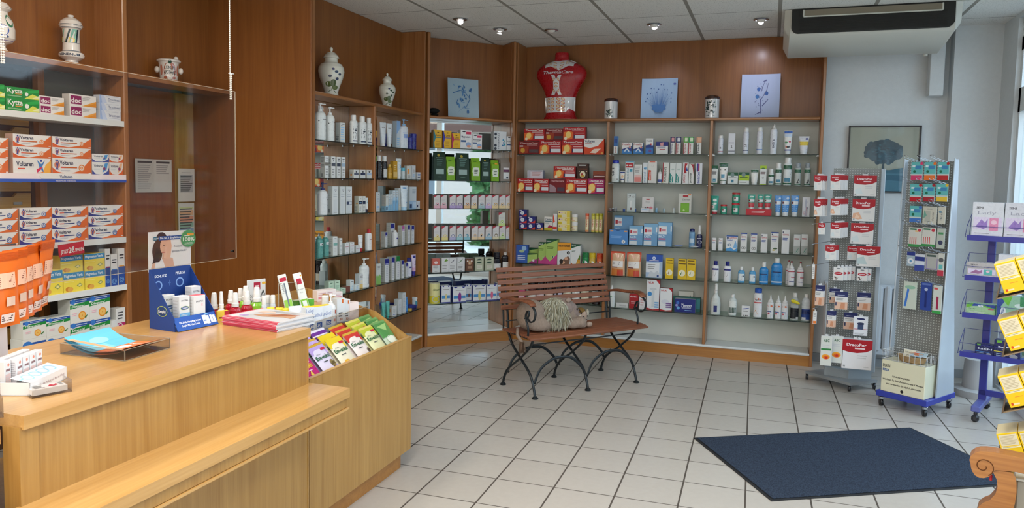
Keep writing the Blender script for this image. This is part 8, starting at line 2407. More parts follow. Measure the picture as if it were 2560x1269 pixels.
gg = G(); gg.tube([(hd.x + .06, .11, hd.z + .012), (hd.x + .085, .118, hd.z - .012), (hd.x + .10, .13, hd.z - .028)], .003, '2a2424', 'matte', 6); gg.build('stitched_mouth', lion)
gg = G(); gg.ball((hd.x + .088, .145, hd.z - .045), .02, 'cfc8b8', plushmat('plush_chin', 'c8c0b0'), 12, 8, (1.2, 1, .7)); gg.build('chin', lion)
def fur(name, n, fn, cols, par, w_=.0045, seed=3):
 rnd = random.Random(seed)
 gg = G()
 ms = [plushmat(name + '_%d' % i, c) for i, c in enumerate(cols)]
 for k in range(n):
  p, d, l_ = fn(rnd)
  u = d.cross(Vector((rnd.uniform(-1, 1), rnd.uniform(-1, 1), rnd.uniform(-1, 1)))).normalized() * w_
  g1 = Vector((0, 0, -1))
  q = [p, p + d * l_ * .4, p + d * l_ * .75 + g1 * l_ * .12, p + d * l_ * .95 + g1 * l_ * .32]
  ws = (1, 1.1, .8, .1)
  v2 = d.cross(u).normalized() * w_ * .5
  vs = []
  for a, w2 in zip(q, ws):
   vs += [a - u * w2, a + v2 * w2, a + u * w2, a - v2 * w2]
  fs = []
  for j in range(3):
   for i in range(4):
    fs.append((4 * j + i, 4 * j + (i + 1) % 4, 4 * j + 4 + (i + 1) % 4, 4 * j + 4 + i))
  gg.add(vs, fs, 'white', ms[rnd.randrange(len(ms))], True)
 return gg, gg.build(name, par)
mc = bp(1388, 783, .16)
def mane(rnd):
 ph, th = rnd.uniform(0, 2 * PI), math.acos(rnd.uniform(-.45, 1))
 n_ = Vector((math.sin(th) * math.cos(ph), math.sin(th) * math.sin(ph), math.cos(th)))
 if n_.x > .55:
  n_.x *= -1
 p = Vector((mc.x, .185, mc.z)) + Vector((n_.x * .112, n_.y * .088, n_.z * .112))
 d = Vector((n_.x * .6 - .3 + rnd.uniform(-.35, .35), n_.y * .7 + rnd.uniform(-.25, .1), -.7 + .5 * n_.z + rnd.uniform(-.2, .2))).normalized()
 return p, d, rnd.uniform(.045, .085)
gg = G()
gg.ball((mc.x, .185, mc.z), .112, 'white', plushmat('mane_fur', 'a8a28c'), 24, 16, (1, .78, 1)); gg.build('mane_base', lion)
fur('mane', 1500, mane, ('c0bda8', 'aca68e', 'cfccba', '9c957a'), lion, .0042)[1]['kind'] = 'stuff'
pts_ = [bp(1284, 838, .05), bp(1284, 848, .03), bp(1290, 858, .02)]
gg = G(); gg.tube([(-.06, .16, SZ + .03), (-.085, .12, SZ - .01), (-.08, .06, SZ - .05)], .011, 'white', pb, 10)
gg.build('tail', lion)
def tuft(rnd):
 return Vector((-.08 + rnd.uniform(-.012, .012), .06 + rnd.uniform(-.012, .012), SZ - .045)), Vector((rnd.uniform(-.3, .3), rnd.uniform(-.3, .3), -1)).normalized(), rnd.uniform(.05, .08)
fur('tail_tuft', 60, tuft, ('5f4a3c', '7a6454'), lion, .004)[1]['kind'] = 'stuff'

cub = empty('plush_lion_cub', BO, BA)
tag(cub, 'small plush cub with brown top fur tucked under the big plush lion', 'plush toy')
cc_ = bp(1462, 793, .12)
gg = G()
for c_, r_, sc in (((cc_.x, .15, cc_.z + .01), .040, (.95, .9, 1.05)), ((cc_.x - .004, .125, cc_.z - .022), .026, (1.1, .9, .8))):
 gg.ball(c_, r_, 'white', plushmat('cub_face', 'b09a8a'), 18, 12, sc)
o = gg.build('head', cub); remesh(o, .005, 3)
gg = G(); gg.ball((cc_.x - .012, .16, cc_.z + .045), .036, 'white', plushmat('cub_hair', '7a5f34'), 18, 12, (1.1, .9, .72)); gg.ball((cc_.x + .03, .19, cc_.z - .02), .03, 'white', plushmat('cub_hair', '7a5f34'), 14, 10, (.8, .9, 1)); gg.build('brown_hair', cub)
for k, (c_, r_, sc, m_, n_) in enumerate((((cc_.x + .042, .145, cc_.z + .028), .024, (.5, .6, 1.3), plushmat('cub_ear', 'b8b0a0'), 'ear'), ((cc_.x + .018, .111, cc_.z + .012), .0045, (1, 1, 1), M['rubber'], 'eye'), ((cc_.x - .016, .111, cc_.z + .008), .0045, (1, 1, 1), M['rubber'], 'eye'),
          ((cc_.x + .022, .095, SZ + .022), .024, (1.2, .9, .85), plushmat('cub_face', 'b09a8a'), 'paw'), ((cc_.x - .035, .085, SZ + .022), .022, (1, .9, .85), plushmat('cub_face', 'b09a8a'), 'paw'), ((cc_.x + .0, .17, SZ + .035), .038, (1.3, 1, .9), plushmat('cub_hair', '7a5f34'), 'body'))):
 gg = G(); gg.ball(c_, r_, 'white', m_, 16, 10, sc); gg.build(n_, cub)
gg = G(); gg.tube([(cc_.x - .012, .102, cc_.z - .014), (cc_.x + .010, .101, cc_.z - .012)], .002, '3a2a28', 'matte', 6); gg.build('stitched_mouth', cub)

# small blue plush on the left unit
s_, _ = px_s('L', 1055, 665, .10)
p, r = uloc('L', s_ - .10, .075, ZL[4] + .001)
el = empty('plush_elephant', p, r - .6)
tag(el, 'small light blue plush elephant on the fifth shelf of the left wall unit', 'plush toy')
for n_, c_, r_, sc, cl in (('body', (0, 0, .045), .045, (1, .9, 1), 'd3dae0'), ('head', (-.01, -.01, .105), .036, (1.1, 1, .9), '4f9ad8'), ('trunk', (.035, -.03, .085), .018, (1.3, .8, .6), '4f9ad8'), ('ear', (-.035, .0, .115), .022, (.6, 1, 1.1), '4f9ad8'), ('foot', (-.025, -.035, .016), .018, (1, 1, .8), '4f9ad8'), ('foot', (.035, -.03, .016), .018, (1, 1, .8), '4f9ad8'), ('arm', (.03, -.01, .06), .017, (1.4, .8, .7), '4f9ad8')):
 gg = G(); gg.ball(c_, r_, 'white', plushmat('elephant_' + cl, cl), 16, 10, sc); gg.build(n_, el)

# ================================================================ dressing stand (left of the two display stands)
R1 = empty('dressing_display_stand', (1.90, -.50, 0))
tag(R1, 'grey perforated display stand hung with red and white wound dressings', 'display stand')
gg = G(); gg.box(.02, .352, 0, .012, .14, 1.70, 'grey', 'peg'); gg.build('perforated_panel', R1)
gg = G(); gg.box(.352, .384, -.012, .03, .12, 1.70, 'aab4bc', 'steelp', .004); gg.build('side_post', R1)
gg = G(); gg.prism([(-.115, .02), (.19, -.245), (.40, -.06), (.10, .22)], .055, .075, '85898b', 'steelp', axis='z'); gg.build('base_plate', R1)
gg = G(); gg.prism([(.02, -.05), (.19, -.10), (.36, -.03), (.36, .0), (.02, .0)], .075, .14, '9aa4aa', 'steelp', axis='z'); gg.build('curved_foot', R1)
for x, y in ((-.10, .04), (.19, -.20), (.38, -.05)):
 gg = G(); gg.tube([(-.010, 0, .025), (.010, 0, .025)], .024, '26262a', 'plast', 16); gg.tube([(0, 0, .025), (0, 0, .056)], .008, '55585c', 'steelp', 8); gg.build('castor', R1, (x, y, .0005))
def hang(X0, X1, Y0, Y1, y_, th_, spec, label, n=1, step=.018, group=None, base='d9d6d2', hook=True, dx=.012, name='dressing_pack', cat='dressing pack', back=-.50, tilt=0):
 a = px_plane(X0, Y0, (0, y_, 0), Vector((0, 1, 0)))
 b = px_plane(X1, Y1, (0, y_, 0), Vector((0, 1, 0)))
 w_, h_ = b.x - a.x, a.z - b.z
 o = None
 for i in range(n):
  if i == 0:
   gg = G(); gg.box(0, w_, 0, th_, 0, h_, base, 'card', .0015, side='cfcfd4')
   draw(gg, spec, w_, h_, flatpos(w_, h_))
   gg.box(w_ * .38, w_ * .62, th_ * .4, th_ * .6, h_, h_ + .012, 'd8d8d8', 'card')
   first = o = gg.build(name, None, (a.x, y_, b.z))
   tag(o, label, cat, group)
  else:
   o = first.copy(); C.objects.link(o)
   o.location = (a.x + dx * i, y_ + step * i, b.z)
   tag(o, label.split(',')[0] + ', behind the front pack', cat, 'packs behind: ' + label.split(',')[0])
 if hook:
  gg = G(); gg.tube([(a.x + w_ * .5, y_ - .02, a.z + .0148), (a.x + w_ * .5, y_ + .04, a.z + .0148), (a.x + w_ * .5 + .02, back + .0, a.z + .018)], .0022, 'silver', 'chrome', 6)
  gg.v = [(x - 1.90, y + .50, z) for x, y, z in gg.v]
  gg.build('hook', R1)
 return first
DP = 'p 0,.62 0,1 1,1 1,.70 .8,.60 .5,.55 .2,.57 a5121f;t .14 .78 .10 DracoPor ecdfe0 b w.66;r .42 .68 .76 .73 e8c8ca;l .5 .35 .85 .5 2 lgrey;r .05 .06 .12 .12 grey;r .74 .07 .9 .1 lgrey;'
PN = DP + 'p .02,.14 .05,.36 .3,.40 .46,.12 .28,.08 dba888;p .12,.16 .2,.32 .34,.2 .3,.12 e8c4a8'
PT = DP + 'p .1,.12 .05,.3 .3,.42 .42,.1 ccd4d4'
for ri, (y0, y1, c1, c2, c3) in enumerate(((437, 492, 1, 1, 1), (496, 555, 1, 1, 1), (556, 612, 1, 1, 1), (612, 668, 0, 1, 1))):
 rn = ('first', 'second', 'third', 'fourth')[ri]
 pat = (PT, PN, PT, PT)[ri]
 if c1:
  hang(2036 if ri < 2 else 2046, 2054 if ri < 2 else 2062, y0 + 1, y1 - 16 + 2 * ri if ri < 2 else y1 - 26, -.80, .006, pat, 'narrow red and white dressing pack at the left, %s row' % rn, n=4 if ri < 2 else 1, dx=.014, step=.03)
 hang(2077 if ri != 3 else 2064, 2101 if ri != 3 else 2090, y0, y1 - 17, -.76, .007, pat, 'medium red and white dressing pack in the middle, %s row' % rn, n=7 if ri < 3 else 3, dx=.0105, step=.024)
 if ri < 3:
  hang(2136 - ri * 4, 2190 - ri * 4, y0 + 1, y1 - 1, -.62, .055, pat, 'large red and white dressing carton at the right, %s row' % rn, n=1)
 else:
  hang(2119, 2150, y0 + 2, y1 - 17, -.60, .01, pat, 'red and white dressing pack half covered, fourth row')
  hang(2143, 2199, y0 + 2, y1, -.66, .012, DP + 'p .02,.12 .0,.4 .3,.5 .46,.12 b4c4c4', 'large flat red and white dressing pack at the right, fourth row')
PF2 = 'e .5 .55 .42 .16 b0182c;l .2 .52 .8 .6 1 white;e .5 .9 .2 .05 6a6a70;p .08,.1 .12,.32 .3,.3 .34,.1 .5,.3 .4,.08 5a4038;c .15 .16 .1 e3d8d0'
hang(2084, 2108, 667, 702, -.70, .03, PF2, 'small white roll plaster carton with red oval, left, fifth row', n=4, dx=.03, step=.034)
hang(2143, 2168, 671, 703, -.66, .03, PF2, 'small white roll plaster carton with red oval, right, fifth row', n=2, dx=.03, step=.034)
HN = 'p 0,.72 0,1 1,1 1,.72 1d2458;e .5 .80 .42 .10 2c356c;e .5 .80 .40 .08 1d2458;l .2 .78 .8 .83 1 c8cce0;r 0 .0 1 .42 d9b098;p .4,.05 .5,.38 .8,.36 .8,.05 c88a68;l .1 .5 .7 .66 2 grey;r .05 .2 .16 .4 3a3f5c'
for X0, X1, Y0, Y1, y_, lb, n_ in ((2039, 2057, 712, 764, -.80, 'navy topped plaster pack, far left of the sixth row', 2), (2074, 2100, 720, 758, -.66, 'navy topped plaster pack, behind in the sixth row', 1), (2088, 2118, 728, 774, -.76, 'navy topped plaster pack, middle of the sixth row', 1), (2144, 2175, 730, 776, -.62, 'navy topped plaster pack, right of the sixth row', 1), (2068, 2086, 776, 818, -.76, 'navy topped plaster pack, left of the seventh row', 2), (2110, 2142, 780, 824, -.64, 'navy topped plaster pack, middle of the seventh row', 1)):
 hang(X0, X1, Y0, Y1, y_, .012, HN, lb, n=n_, dx=.01)
hang(2135, 2168, 789, 840, -.72, .004, 'e .5 .86 .3 .08 1d2458;r .3 .32 .7 .62 3a4a6c;e .5 .62 .26 .1 2a3254;r .05 .32 .3 .35 b83a4c;r .7 .32 .95 .35 b83a4c;l .1 .05 .8 .15 2 grey', 'white blister card with a dark blue roller, seventh row', base='dfe0e4')
AB = 't .25 .80 .10 ABC 1f5a34 b w.5;l .1 .6 .8 .72 2 lgrey;{}e .48 .30 .36 .24 e89a28;e .5 .28 .24 .18 e0641c;e .52 .27 .12 .11 c8301c'
hang(2053, 2078, 838, 915, -.86, .012, AB.format('r .05 .52 .9 .58 2f7a3c;'), 'white heat plaster pack with a green bar and red glow', base='cfd0c8')
hang(2078, 2106, 838, 908, -.80, .012, AB.format(''), 'white heat plaster pack with a red glow, beside the big carton', base='cfd0c8')
hang(2107, 2178, 846, 926, -.80, .07, DP.replace('.12 .12 grey', '.12 .12 grey'), 'largest red and white dressing carton at the bottom of the stand', base='dcdadb')
gg = G()
for Y, X in ((560, 2030), (610, 2030), (665, 2015), (772, 2030)):
 a = px_plane(X, Y, (0, -.86, 0), Vector((0, 1, 0)))
 gg.tube([(a.x - 1.90, -.36, a.z), (.03, -.01, a.z + .006)], .002, 'silver', 'chrome', 5)
gg.build('empty_hook', R1)
hang(2031, 2036, 660, 697, -.86, .015, 'l .2 .2 .8 .8 5 grey', 'thin white pack hanging at the tip of a long hook', hook=False)['kind'] = 'thing'
hang(2033, 2041, 777, 810, -.84, .012, 'r .1 .05 .9 .25 e0762c;l .2 .4 .8 .9 4 grey', 'thin white pack with an orange mark at the left of the stand', hook=False)

# ================================================================ dental stand on a blue trolley
RA = math.radians(-34.4)
R2 = empty('dental_display_stand', (2.243, -1.012, 0), RA)
tag(R2, 'silver perforated dental display stand on a blue trolley with a cream box', 'display stand')
ux, uy = Vector((math.cos(RA), math.sin(RA), 0)), Vector((-math.sin(RA), math.cos(RA), 0))
gg = G(); gg.box(-.005, .345, -.01, .42, .075, .115, '2c3a9c', 'steelp', .003); gg.build('trolley_base', R2)
for x in (-.002, .335):
 gg = G()
 gg.prism([(.13, .115), (.40, .115), (.30, .9), (.25, 1.76), (.20, 1.76), (.17, .9)], x, x + .008, 'b4bcc4', 'steelp', axis='x')
 gg.build('side_profile', R2)
 gg = G(); gg.tube([(x + .004, .13, .115), (x + .004, .17, .9), (x + .004, .20, 1.765)], .0055, 'c3ccd4', 'steelp', 8); gg.build('edge_tube', R2)
gg = G(); gg.box(.006, .335, 0, .008, 0, 1.63, 'grey', 'peg')
o = gg.build('perforated_panel', R2, (0, .185, .12)); o.rotation_euler = (math.radians(-2.2), 0, 0)
for x, y in ((.02, .02), (.32, .02), (.32, .38), (.02, .38)):
 gg = G(); gg.tube([(-.010, 0, .027), (.010, 0, .027)], .027, '1a1a1c', 'plast', 18); gg.build('castor_wheel', R2, (x, y, .0005), .7)
 gg = G(); gg.box(-.018, .018, -.018, .018, .045, .075, 'b4b6b8', 'chrome', .008); gg.build('castor_fork', R2, (x, y, 0), .7)
BXW = .30
root = empty('cream_collection_box', R2.location + ux * .02 + uy * .002 + Vector((0, 0, .1155)), RA)
tag(root, 'cream coloured toothbrush collection box on the blue trolley', 'box')
gg = G(); gg.box(0, BXW, 0, .165, 0, .225, 'dcd8bc', 'steelp', .003)
draw(gg, 't .03 .78 .10 BRAUN 1d1d1f b w.17;r .03 .66 .17 .73 3a5a8c;t .045 .675 .045 Oral-B e3e3d8 b w.11;T .46 .50 .055 Zahnärzte_empfehlen: 1d1d1f b i w.42;T .50 .37 .055 Wechseln_Sie_Ihre_Zahnbürste_alle_3_Monate 1d1d1f b i w.92;T .52 .24 .055 und_verwenden_Sie_täglich_Zahnseide 1d1d1f b i w.80;c .50 .10 .05 1d1d1f', BXW, .225, flatpos(BXW, .225), 'steelp')
gg.build('box_body', root)
gg = G()
for z in (.232, .295):
 gg.tube([(.0, .0, z), (BXW, 0, z), (BXW, .16, z), (0, .16, z), (0, 0, z)], .0018, 'd3d6d8', 'steelp', 5)
for k in range(9):
 t = k / 8
 gg.tube([(BXW * t, 0, .227), (BXW * t, 0, .295)], .0013, 'd3d6d8', 'steelp', 5)
 gg.tube([(BXW * t, .16, .227), (BXW * t, .16, .295)], .0013, 'd3d6d8', 'steelp', 5)
 gg.tube([(BXW, .16 * t, .227), (BXW, .16 * t, .295)], .0013, 'd3d6d8', 'steelp', 5)
 gg.tube([(0, .16 * t, .227), (0, .16 * t, .295)], .0013, 'd3d6d8', 'steelp', 5)
gg.build('wire_fence', root)
p = root.location + ux * .17 + uy * .082 + Vector((0, 0, .226))
gg = G(); gg.lathe([(.045, 0), (.06, .005), (.075, .045), (.072, .047), (.056, .012), (.0, .011)], 'b99a74', M['tanb'] if 'tanb' in M else plushmat('wicker', 'b0926c'), 28)
gg.v = [(x * 1.35, y * .85, z) for x, y, z in gg.v]
tag(gg.build('wicker_basket', None, p, RA), 'small oval wicker basket of samples inside the wire fence of the cream box', 'basket')
for k, (dx, dy, c_, t_, lb) in enumerate(((-.03, .02, 'dcd8c4', 72, 'cream handwritten card standing in the wicker basket'), (.03, -.01, '9cb4c4', 12, 'blue grey sample sachet lying in front in the basket'), (.05, .015, 'b4c4c8', 20, 'pale sample sachet lying at the right of the basket'), (.02, .02, 'c8a890', 16, 'orange printed sample sachet in the basket'))):
 gg = G(); gg.box(-.04, .04, -.028, .028, 0, .0015, c_, 'card')
 draw(gg, 't .1 .6 .22 Zahnseide 3a3a3a w.7;t .3 .2 .24 Probe 3a3a3a w.5' if k == 0 else 'e .5 .5 .3 .3 %s;l .1 .1 .5 .4 2 grey' % ('c87a4a', '3f7f9c', 'd8603c')[k - 1], .08, .056, lambda u, v, kk: (-.04 + .08 * u, -.028 + .056 * v, .0016 + LAY * kk))
 o = gg.build('sample_card' if k == 0 else 'sample_sachet', None, p + ux * dx + uy * dy + Vector((0, 0, .052 + .004 * k)), (math.radians(t_), 0, RA + (.2 if k else 0)))
 tag(o, lb, 'card' if k == 0 else 'sachet')
def hang2(X0, X1, Y0, Y1, spec, label, base='c3c6bc', yy=.10, th_=.006, name='dental_pack', n=1, hook=True, alpha=None):
 o0 = R2.location + uy * yy
 a = px_plane(X0, Y0, o0, uy); b = px_plane(X1, Y1, o0, uy)
 w_, h_ = (b - a).dot(ux), a.z - b.z
 gg = G(); gg.box(0, w_, 0, th_, 0, h_, base, 'card', .0015)
 draw(gg, spec, w_, h_, flatpos(w_, h_))
 a.z = b.z
 o = gg.build(name, None, a, RA); tag(o, label, 'dental pack')
 if hook:
  gg = G(); q = Matrix.Rotation(-RA, 3, 'Z') @ (Vector((a.x, a.y, 0)) - Vector((R2.location.x, R2.location.y, 0)))
  x_, z_ = q.x + w_ / 2, a.z + h_
  for s in (-.012, .012):
   gg.tube([(x_ + s - .045, yy - .075, z_ + .045), (x_ + s - .04, yy - .075, z_ + .03), (x_ + s, yy + .01, z_ + .003), (x_ + s, .185, z_ + .003)], .0018, 'silver', 'chrome', 5)
  gg.tube([(x_ - .057, yy - .075, z_ + .045), (x_ - .033, yy - .075, z_ + .045)], .0018, 'silver', 'chrome', 5)
  gg.build('hook', R2)
 return o
IB = 'r 0 .3 1 1 5fb0b0;r .1 .72 .4 .82 cfe0e4;r .35 .6 .9 .8 3f7fb0;c .3 .48 .12 1f6a4c;r .02 .0 .98 .26 {0};c .9 .92 .14 {0};r .0 .26 1 .34 bcc8c4'
cs_ = (('d0406c', 'pink'), ('e0702c', 'orange'), ('b02a2c', 'dark red')), (('b8202c', 'bright red'), ('a02430', 'wine red'), ('d8b43a', 'yellow'))
for r_i in range(2):
 for c_i in range(3):
  X = 2279 + c_i * 33 - r_i * 3
  cl, cn = cs_[r_i][c_i]
  hang2(X, X + 26, 405 + r_i * 54, 450 + r_i * 54, IB.format(cl), 'teal interdental brush pack with %s brushes, %s row' % (cn, ('top', 'second')[r_i]), base='b4c0bc')
hang2(2275, 2302, 514, 556, IB.format('3f6fb8'), 'light blue interdental brush pack, third row', base='a4b8c0')
hang2(2308, 2340, 515, 562, 'r .15 .15 .55 .75 a8aaa0;V .8 .2 .14 dental 4a4a4c w.5;l .3 .82 .7 .9 1 dgrey;p .05,.3 .3,.5 .1,.8 6a9c8c', 'beige card pack with a pale square, third row', base='bfbdb0')
hang2(2346, 2362, 516, 560, 'V .6 .2 .3 floss 3a4a5a w.5;c .3 .7 .2 6a8a9c', 'beige card pack at the right, third row', base='bfbdb0')
GM = 'r 0 0 1 .14 3a8a4c;r .1 .86 .6 .94 2f6a4c;c .82 .86 .13 c03a4c;r .1 .16 .16 .5 c8404c;r .25 .16 .31 .5 c8404c;r .4 .16 .46 .5 c8404c;r .55 .16 .61 .5 c8404c;l .1 .55 .6 .75 2 lgrey'
hang2(2273, 2302, 567, 618, GM + ';r .5 .78 .75 .84 e8a03a', 'white and green pack with red brushes, left, fourth row', base='c9c8c0')
hang2(2306, 2337, 567, 618, GM, 'white and green pack with red brushes, middle, fourth row', base='c9c8c0')
hang2(2343, 2360, 570, 622, 'r .2 .7 .8 .8 4a8a5c;c .5 .3 .3 3a3f5c', 'grey pack with a dark spool, right, fourth row', base='aeb4aa')
hang2(2268, 2286, 628, 666, 'r 0 .75 1 1 2a3a84;c .5 .35 .38 d8dade;c .5 .35 .15 5a90b8', 'white floss dispenser with a dark blue top, fifth row', base='9fb0bc')
hang2(2288, 2310, 634, 678, 'r 0 .6 1 .85 24347c;r 0 0 1 .35 3a4a94;r .1 .36 .9 .58 c8d0dc', 'dark blue and white floss pack, fifth row', base='c8ccd4')
hang2(2314, 2345, 632, 676, 'r .1 .8 .8 .92 4a5a54;r .08 .04 .12 .7 7a68a8;r .88 .04 .92 .7 7a68a8;r .1 .04 .9 .08 7a68a8', 'grey pack with a purple outline, fifth row', base='a8a8a4')
hang2(2346, 2358, 632, 690, 'c .5 .7 .4 dgrey;r 0 0 1 .25 b83a4c;r .2 .3 .8 .5 5fb0b0', 'narrow pack at the right edge, fifth row', base='c4c4bc')
hang2(2260, 2289, 702, 774, 'r 0 0 1 1 c3ccc0;p .1,.1 .2,.12 .45,.7 .35,.72 3a6fc0;e .4 .78 .12 .06 3a6fc0;e .5 .8 .4 .15 8fb8a0;p .08,.08 .25,.08 .45,.72 .3,.75 3f74c4', 'green and clear pack with a light blue handle, sixth row', base='b0bfb0')
hang2(2303, 2326, 704, 777, 'r 0 0 1 1 2c4490;r .4 .1 .6 .7 1d2c6c;c .5 .75 .16 a8b4d0;r .1 .9 .9 .97 5a70b0', 'dark blue pack with a toothbrush, sixth row', base='2c4490')
hang2(2334, 2352, 712, 785, 'r 0 0 1 .1 3a9a4c;r .4 .15 .65 .6 9c2a4c;r .1 .85 .5 .92 c84a4c', 'white pack with a wine red toothbrush, sixth row', base='c8ccc4')

# ================================================================ blue wire rack with incontinence packs
RB_ = math.radians(-22)
R3 = empty('blue_wire_rack', (2.74, -1.05, 0), RB_)
tag(R3, 'dark blue metal wire rack on castors with packs of pads', 'rack')
navy = '2a2f84'
vx, vy = Vector((math.cos(RB_), math.sin(RB_), 0)), Vector((-math.sin(RB_), math.cos(RB_), 0))
gg = G(); gg.box(.10, .145, .12, .15, .09, 1.46, navy, 'steelp', .003); gg.build('post', R3)
gg = G(); gg.box(.10, .62, .12, .15, .14, .18, navy, 'steelp', .003); gg.build('cross_beam', R3)
gg = G(); gg.box(.095, .15, -.10, .36, .07, .11, '5a62a4', 'steelp', .006); gg.build('foot_beam', R3)
for y in (-.08, .34):
 gg = G(); gg.box(-.022, .022, -.024, .024, .0, .05, '26262a', 'plast', .014); gg.tube([(0, 0, .04), (0, 0, .075)], .012, '26262a', 'plast', 8); gg.build('castor', R3, (.122, y, .0005))
for k, z in enumerate((1.235, .965, .71, .44)):
 gg = G(); gg.box(.0, .60, -.04, -.03, z - .02, z + .016, '2c3290', 'steelp'); gg.box(.0, .60, -.03, .12, z - .004, z, 'c8ccd8' if k == 0 else '3a409c', 'steelp'); gg.build('shelf', R3)
 gg = G()
 for y, h1 in ((-.035, .075), (.11, .155)):
  gg.tube([(-.012, y, z), (-.004, y, z + h1), (.60, y, z + h1)], .002, navy, 'steelp', 5)
 gg.tube([(-.012, -.035, z), (-.012, .11, z)], .002, navy, 'steelp', 5); gg.tube([(-.004, -.035, z + .075), (-.004, .11, z + .155)], .002, navy, 'steelp', 5)
 for x in (.2, .4):
  gg.tube([(x, .11, z), (x, .11, z + .155)], .002, navy, 'steelp', 5)
 gg.build('wire_basket', R3)
def rpack(X0, X1, Y0, z, dep, spec, label, base, yy=-.02, kind='bag', cat='pack', **o):
 o0 = R3.location + vy * yy
 a = px_plane(X0, Y0, o0, vy); b = px_plane(X1, Y0, o0, vy)
 w_ = (b - a).length
 h_ = (a.z + b.z) / 2 - z
 o.update(b=base, mat='plast')
 return product(kind, w_, h_, dep, spec, o, (a.x, a.y, z + .001), RB_, label, 'pad_pack', cat)
LY = 'p 0,.0 1,0 1,.16 0,.16 e0dde6;t .12 .82 .06 SENI 2a2a34 b w.22;t .18 .66 .10 Lady 9a98a8 w.58;r .05 .22 .95 .58 dccfe4;p .12,.30 .3,.52 .42,.42 .5,.54 .5,.30 .38,.24 9a7ac0;r .56 .20 .84 .56 e08aac;e .7 .44 .1 .08 f0c4d4;l .1 .1 .6 .14 1 grey'
RK = dict(mat='plast')
rpack(2433, 2512, 506, 1.236, .10, LY, 'white and lilac pad pack on the top shelf, left one', 'dad9de', kind='box')
rpack(2514, 2600, 508, 1.236, .10, LY, 'white and lilac pad pack on the top shelf, cut by the frame', 'd8d7de', kind='box')
rpack(2418, 2494, 657, .966, .09, LY.replace('e08aac', '5fb8b0').replace('9a7ac0', 'a06a94'), 'grey lilac pad pack with a turquoise square, second shelf', 'bdb6b4', kind='box')
rpack(2496, 2580, 638, .966, .09, 'r .05 .3 .95 .5 cfc8e0;r .05 .12 .95 .24 cfc8e0;t .4 .84 .07 SENI 2a2a34 b w.3;V .5 .1 .1 K b0a0c8', 'plain white pad pack behind the yellow cartons', 'd8d8de', kind='box')
TE = 'p 0,.7 .4,.8 1,.72 1,1 0,1 2a4fa0;p 0,.55 .2,.75 .25,1 0,1 6fb83c;p .5,1 1,.65 1,.55 .6,.8 6fb83c;e .5 .83 .2 .10 dfe6e8;T .5 .80 .06 TENA 2a4a8c b;t .1 .5 .09 lady 3f6f5c w.25;r .76 .56 .95 .66 c84a7c;l .1 .1 .7 .3 3 e8f0e0'
rpack(2416, 2488, 760, .711, .09, TE, 'green and blue pad pack on the third shelf', 'a4c89c', kind='box', yy=.0)
rpack(2458, 2512, 797, .711, .03, 'r 0 .1 1 .3 e3e8e0;r .35 .35 .75 .8 d8dce4;V .5 .4 .1 IIII 6a6a8c w.3', 'small lime green pack with a barcode label', 'a8cc7c', kind='box', yy=-.028)
rpack(2494, 2590, 742, .711, .09, 'p 0,0 .2,0 .1,.5 .3,1 0,1 2a4a94;e .17 .3 .1 .2 dfe6e8;V .2 .15 .08 TENA 2a4a8c b w.3;p .05,1 .3,.55 .4,1 6fb83c;e .6 .6 .2 .1 cfe0dc;p .6,.6 1,.5 1,1 .6,1 3a8a5c;e .6 .35 .1 .1 dfe8e4', 'tall green and white pad pack behind the yellow cartons', '8fbca0', kind='box')
MN = 'r 0 0 1 1 1d2458;r .1 .86 .3 1 6fae3c;T .55 .78 .05 TENA c8ccd8 b;T .54 .56 .13 MEN d8dae4 b w.76;r .3 .51 .7 .53 a8acc0;p 0,.40 .6,.38 .8,.34 .8,.32 0,.36 {0};e .76 .18 .2 .12 9a9ca8;l .1 .1 .5 .3 2 8fa0c0'
rpack(2424, 2438, 890, .441, .05, 'r 0 0 1 1 1a1f4c;r .1 .8 .9 1 4a7a3c;r .2 .5 .9 .6 b89aa8', 'small dark blue pack at the left end, bottom shelf', '1a1f4c', kind='box')
rpack(2438, 2484, 861, .441, .07, MN.format('3f7fc0'), 'dark blue mens pad pack with blue stripe, bottom shelf', '1a2050', kind='box')
rpack(2486, 2552, 853, .441, .08, MN.format('d8c83a'), 'dark blue mens pad pack with yellow stripe, bottom shelf', '1d2460', kind='box')
gg = G(); gg.lathe([(.16, 0), (.16, .05), (.10, .06), (.09, .28)], 'b4b2b0', 'matte', 28)
tag(gg.build('stone_pedestal', None, (3.0, -.42, .0005)), 'pale round pedestal on the floor behind the blue rack', 'pedestal')

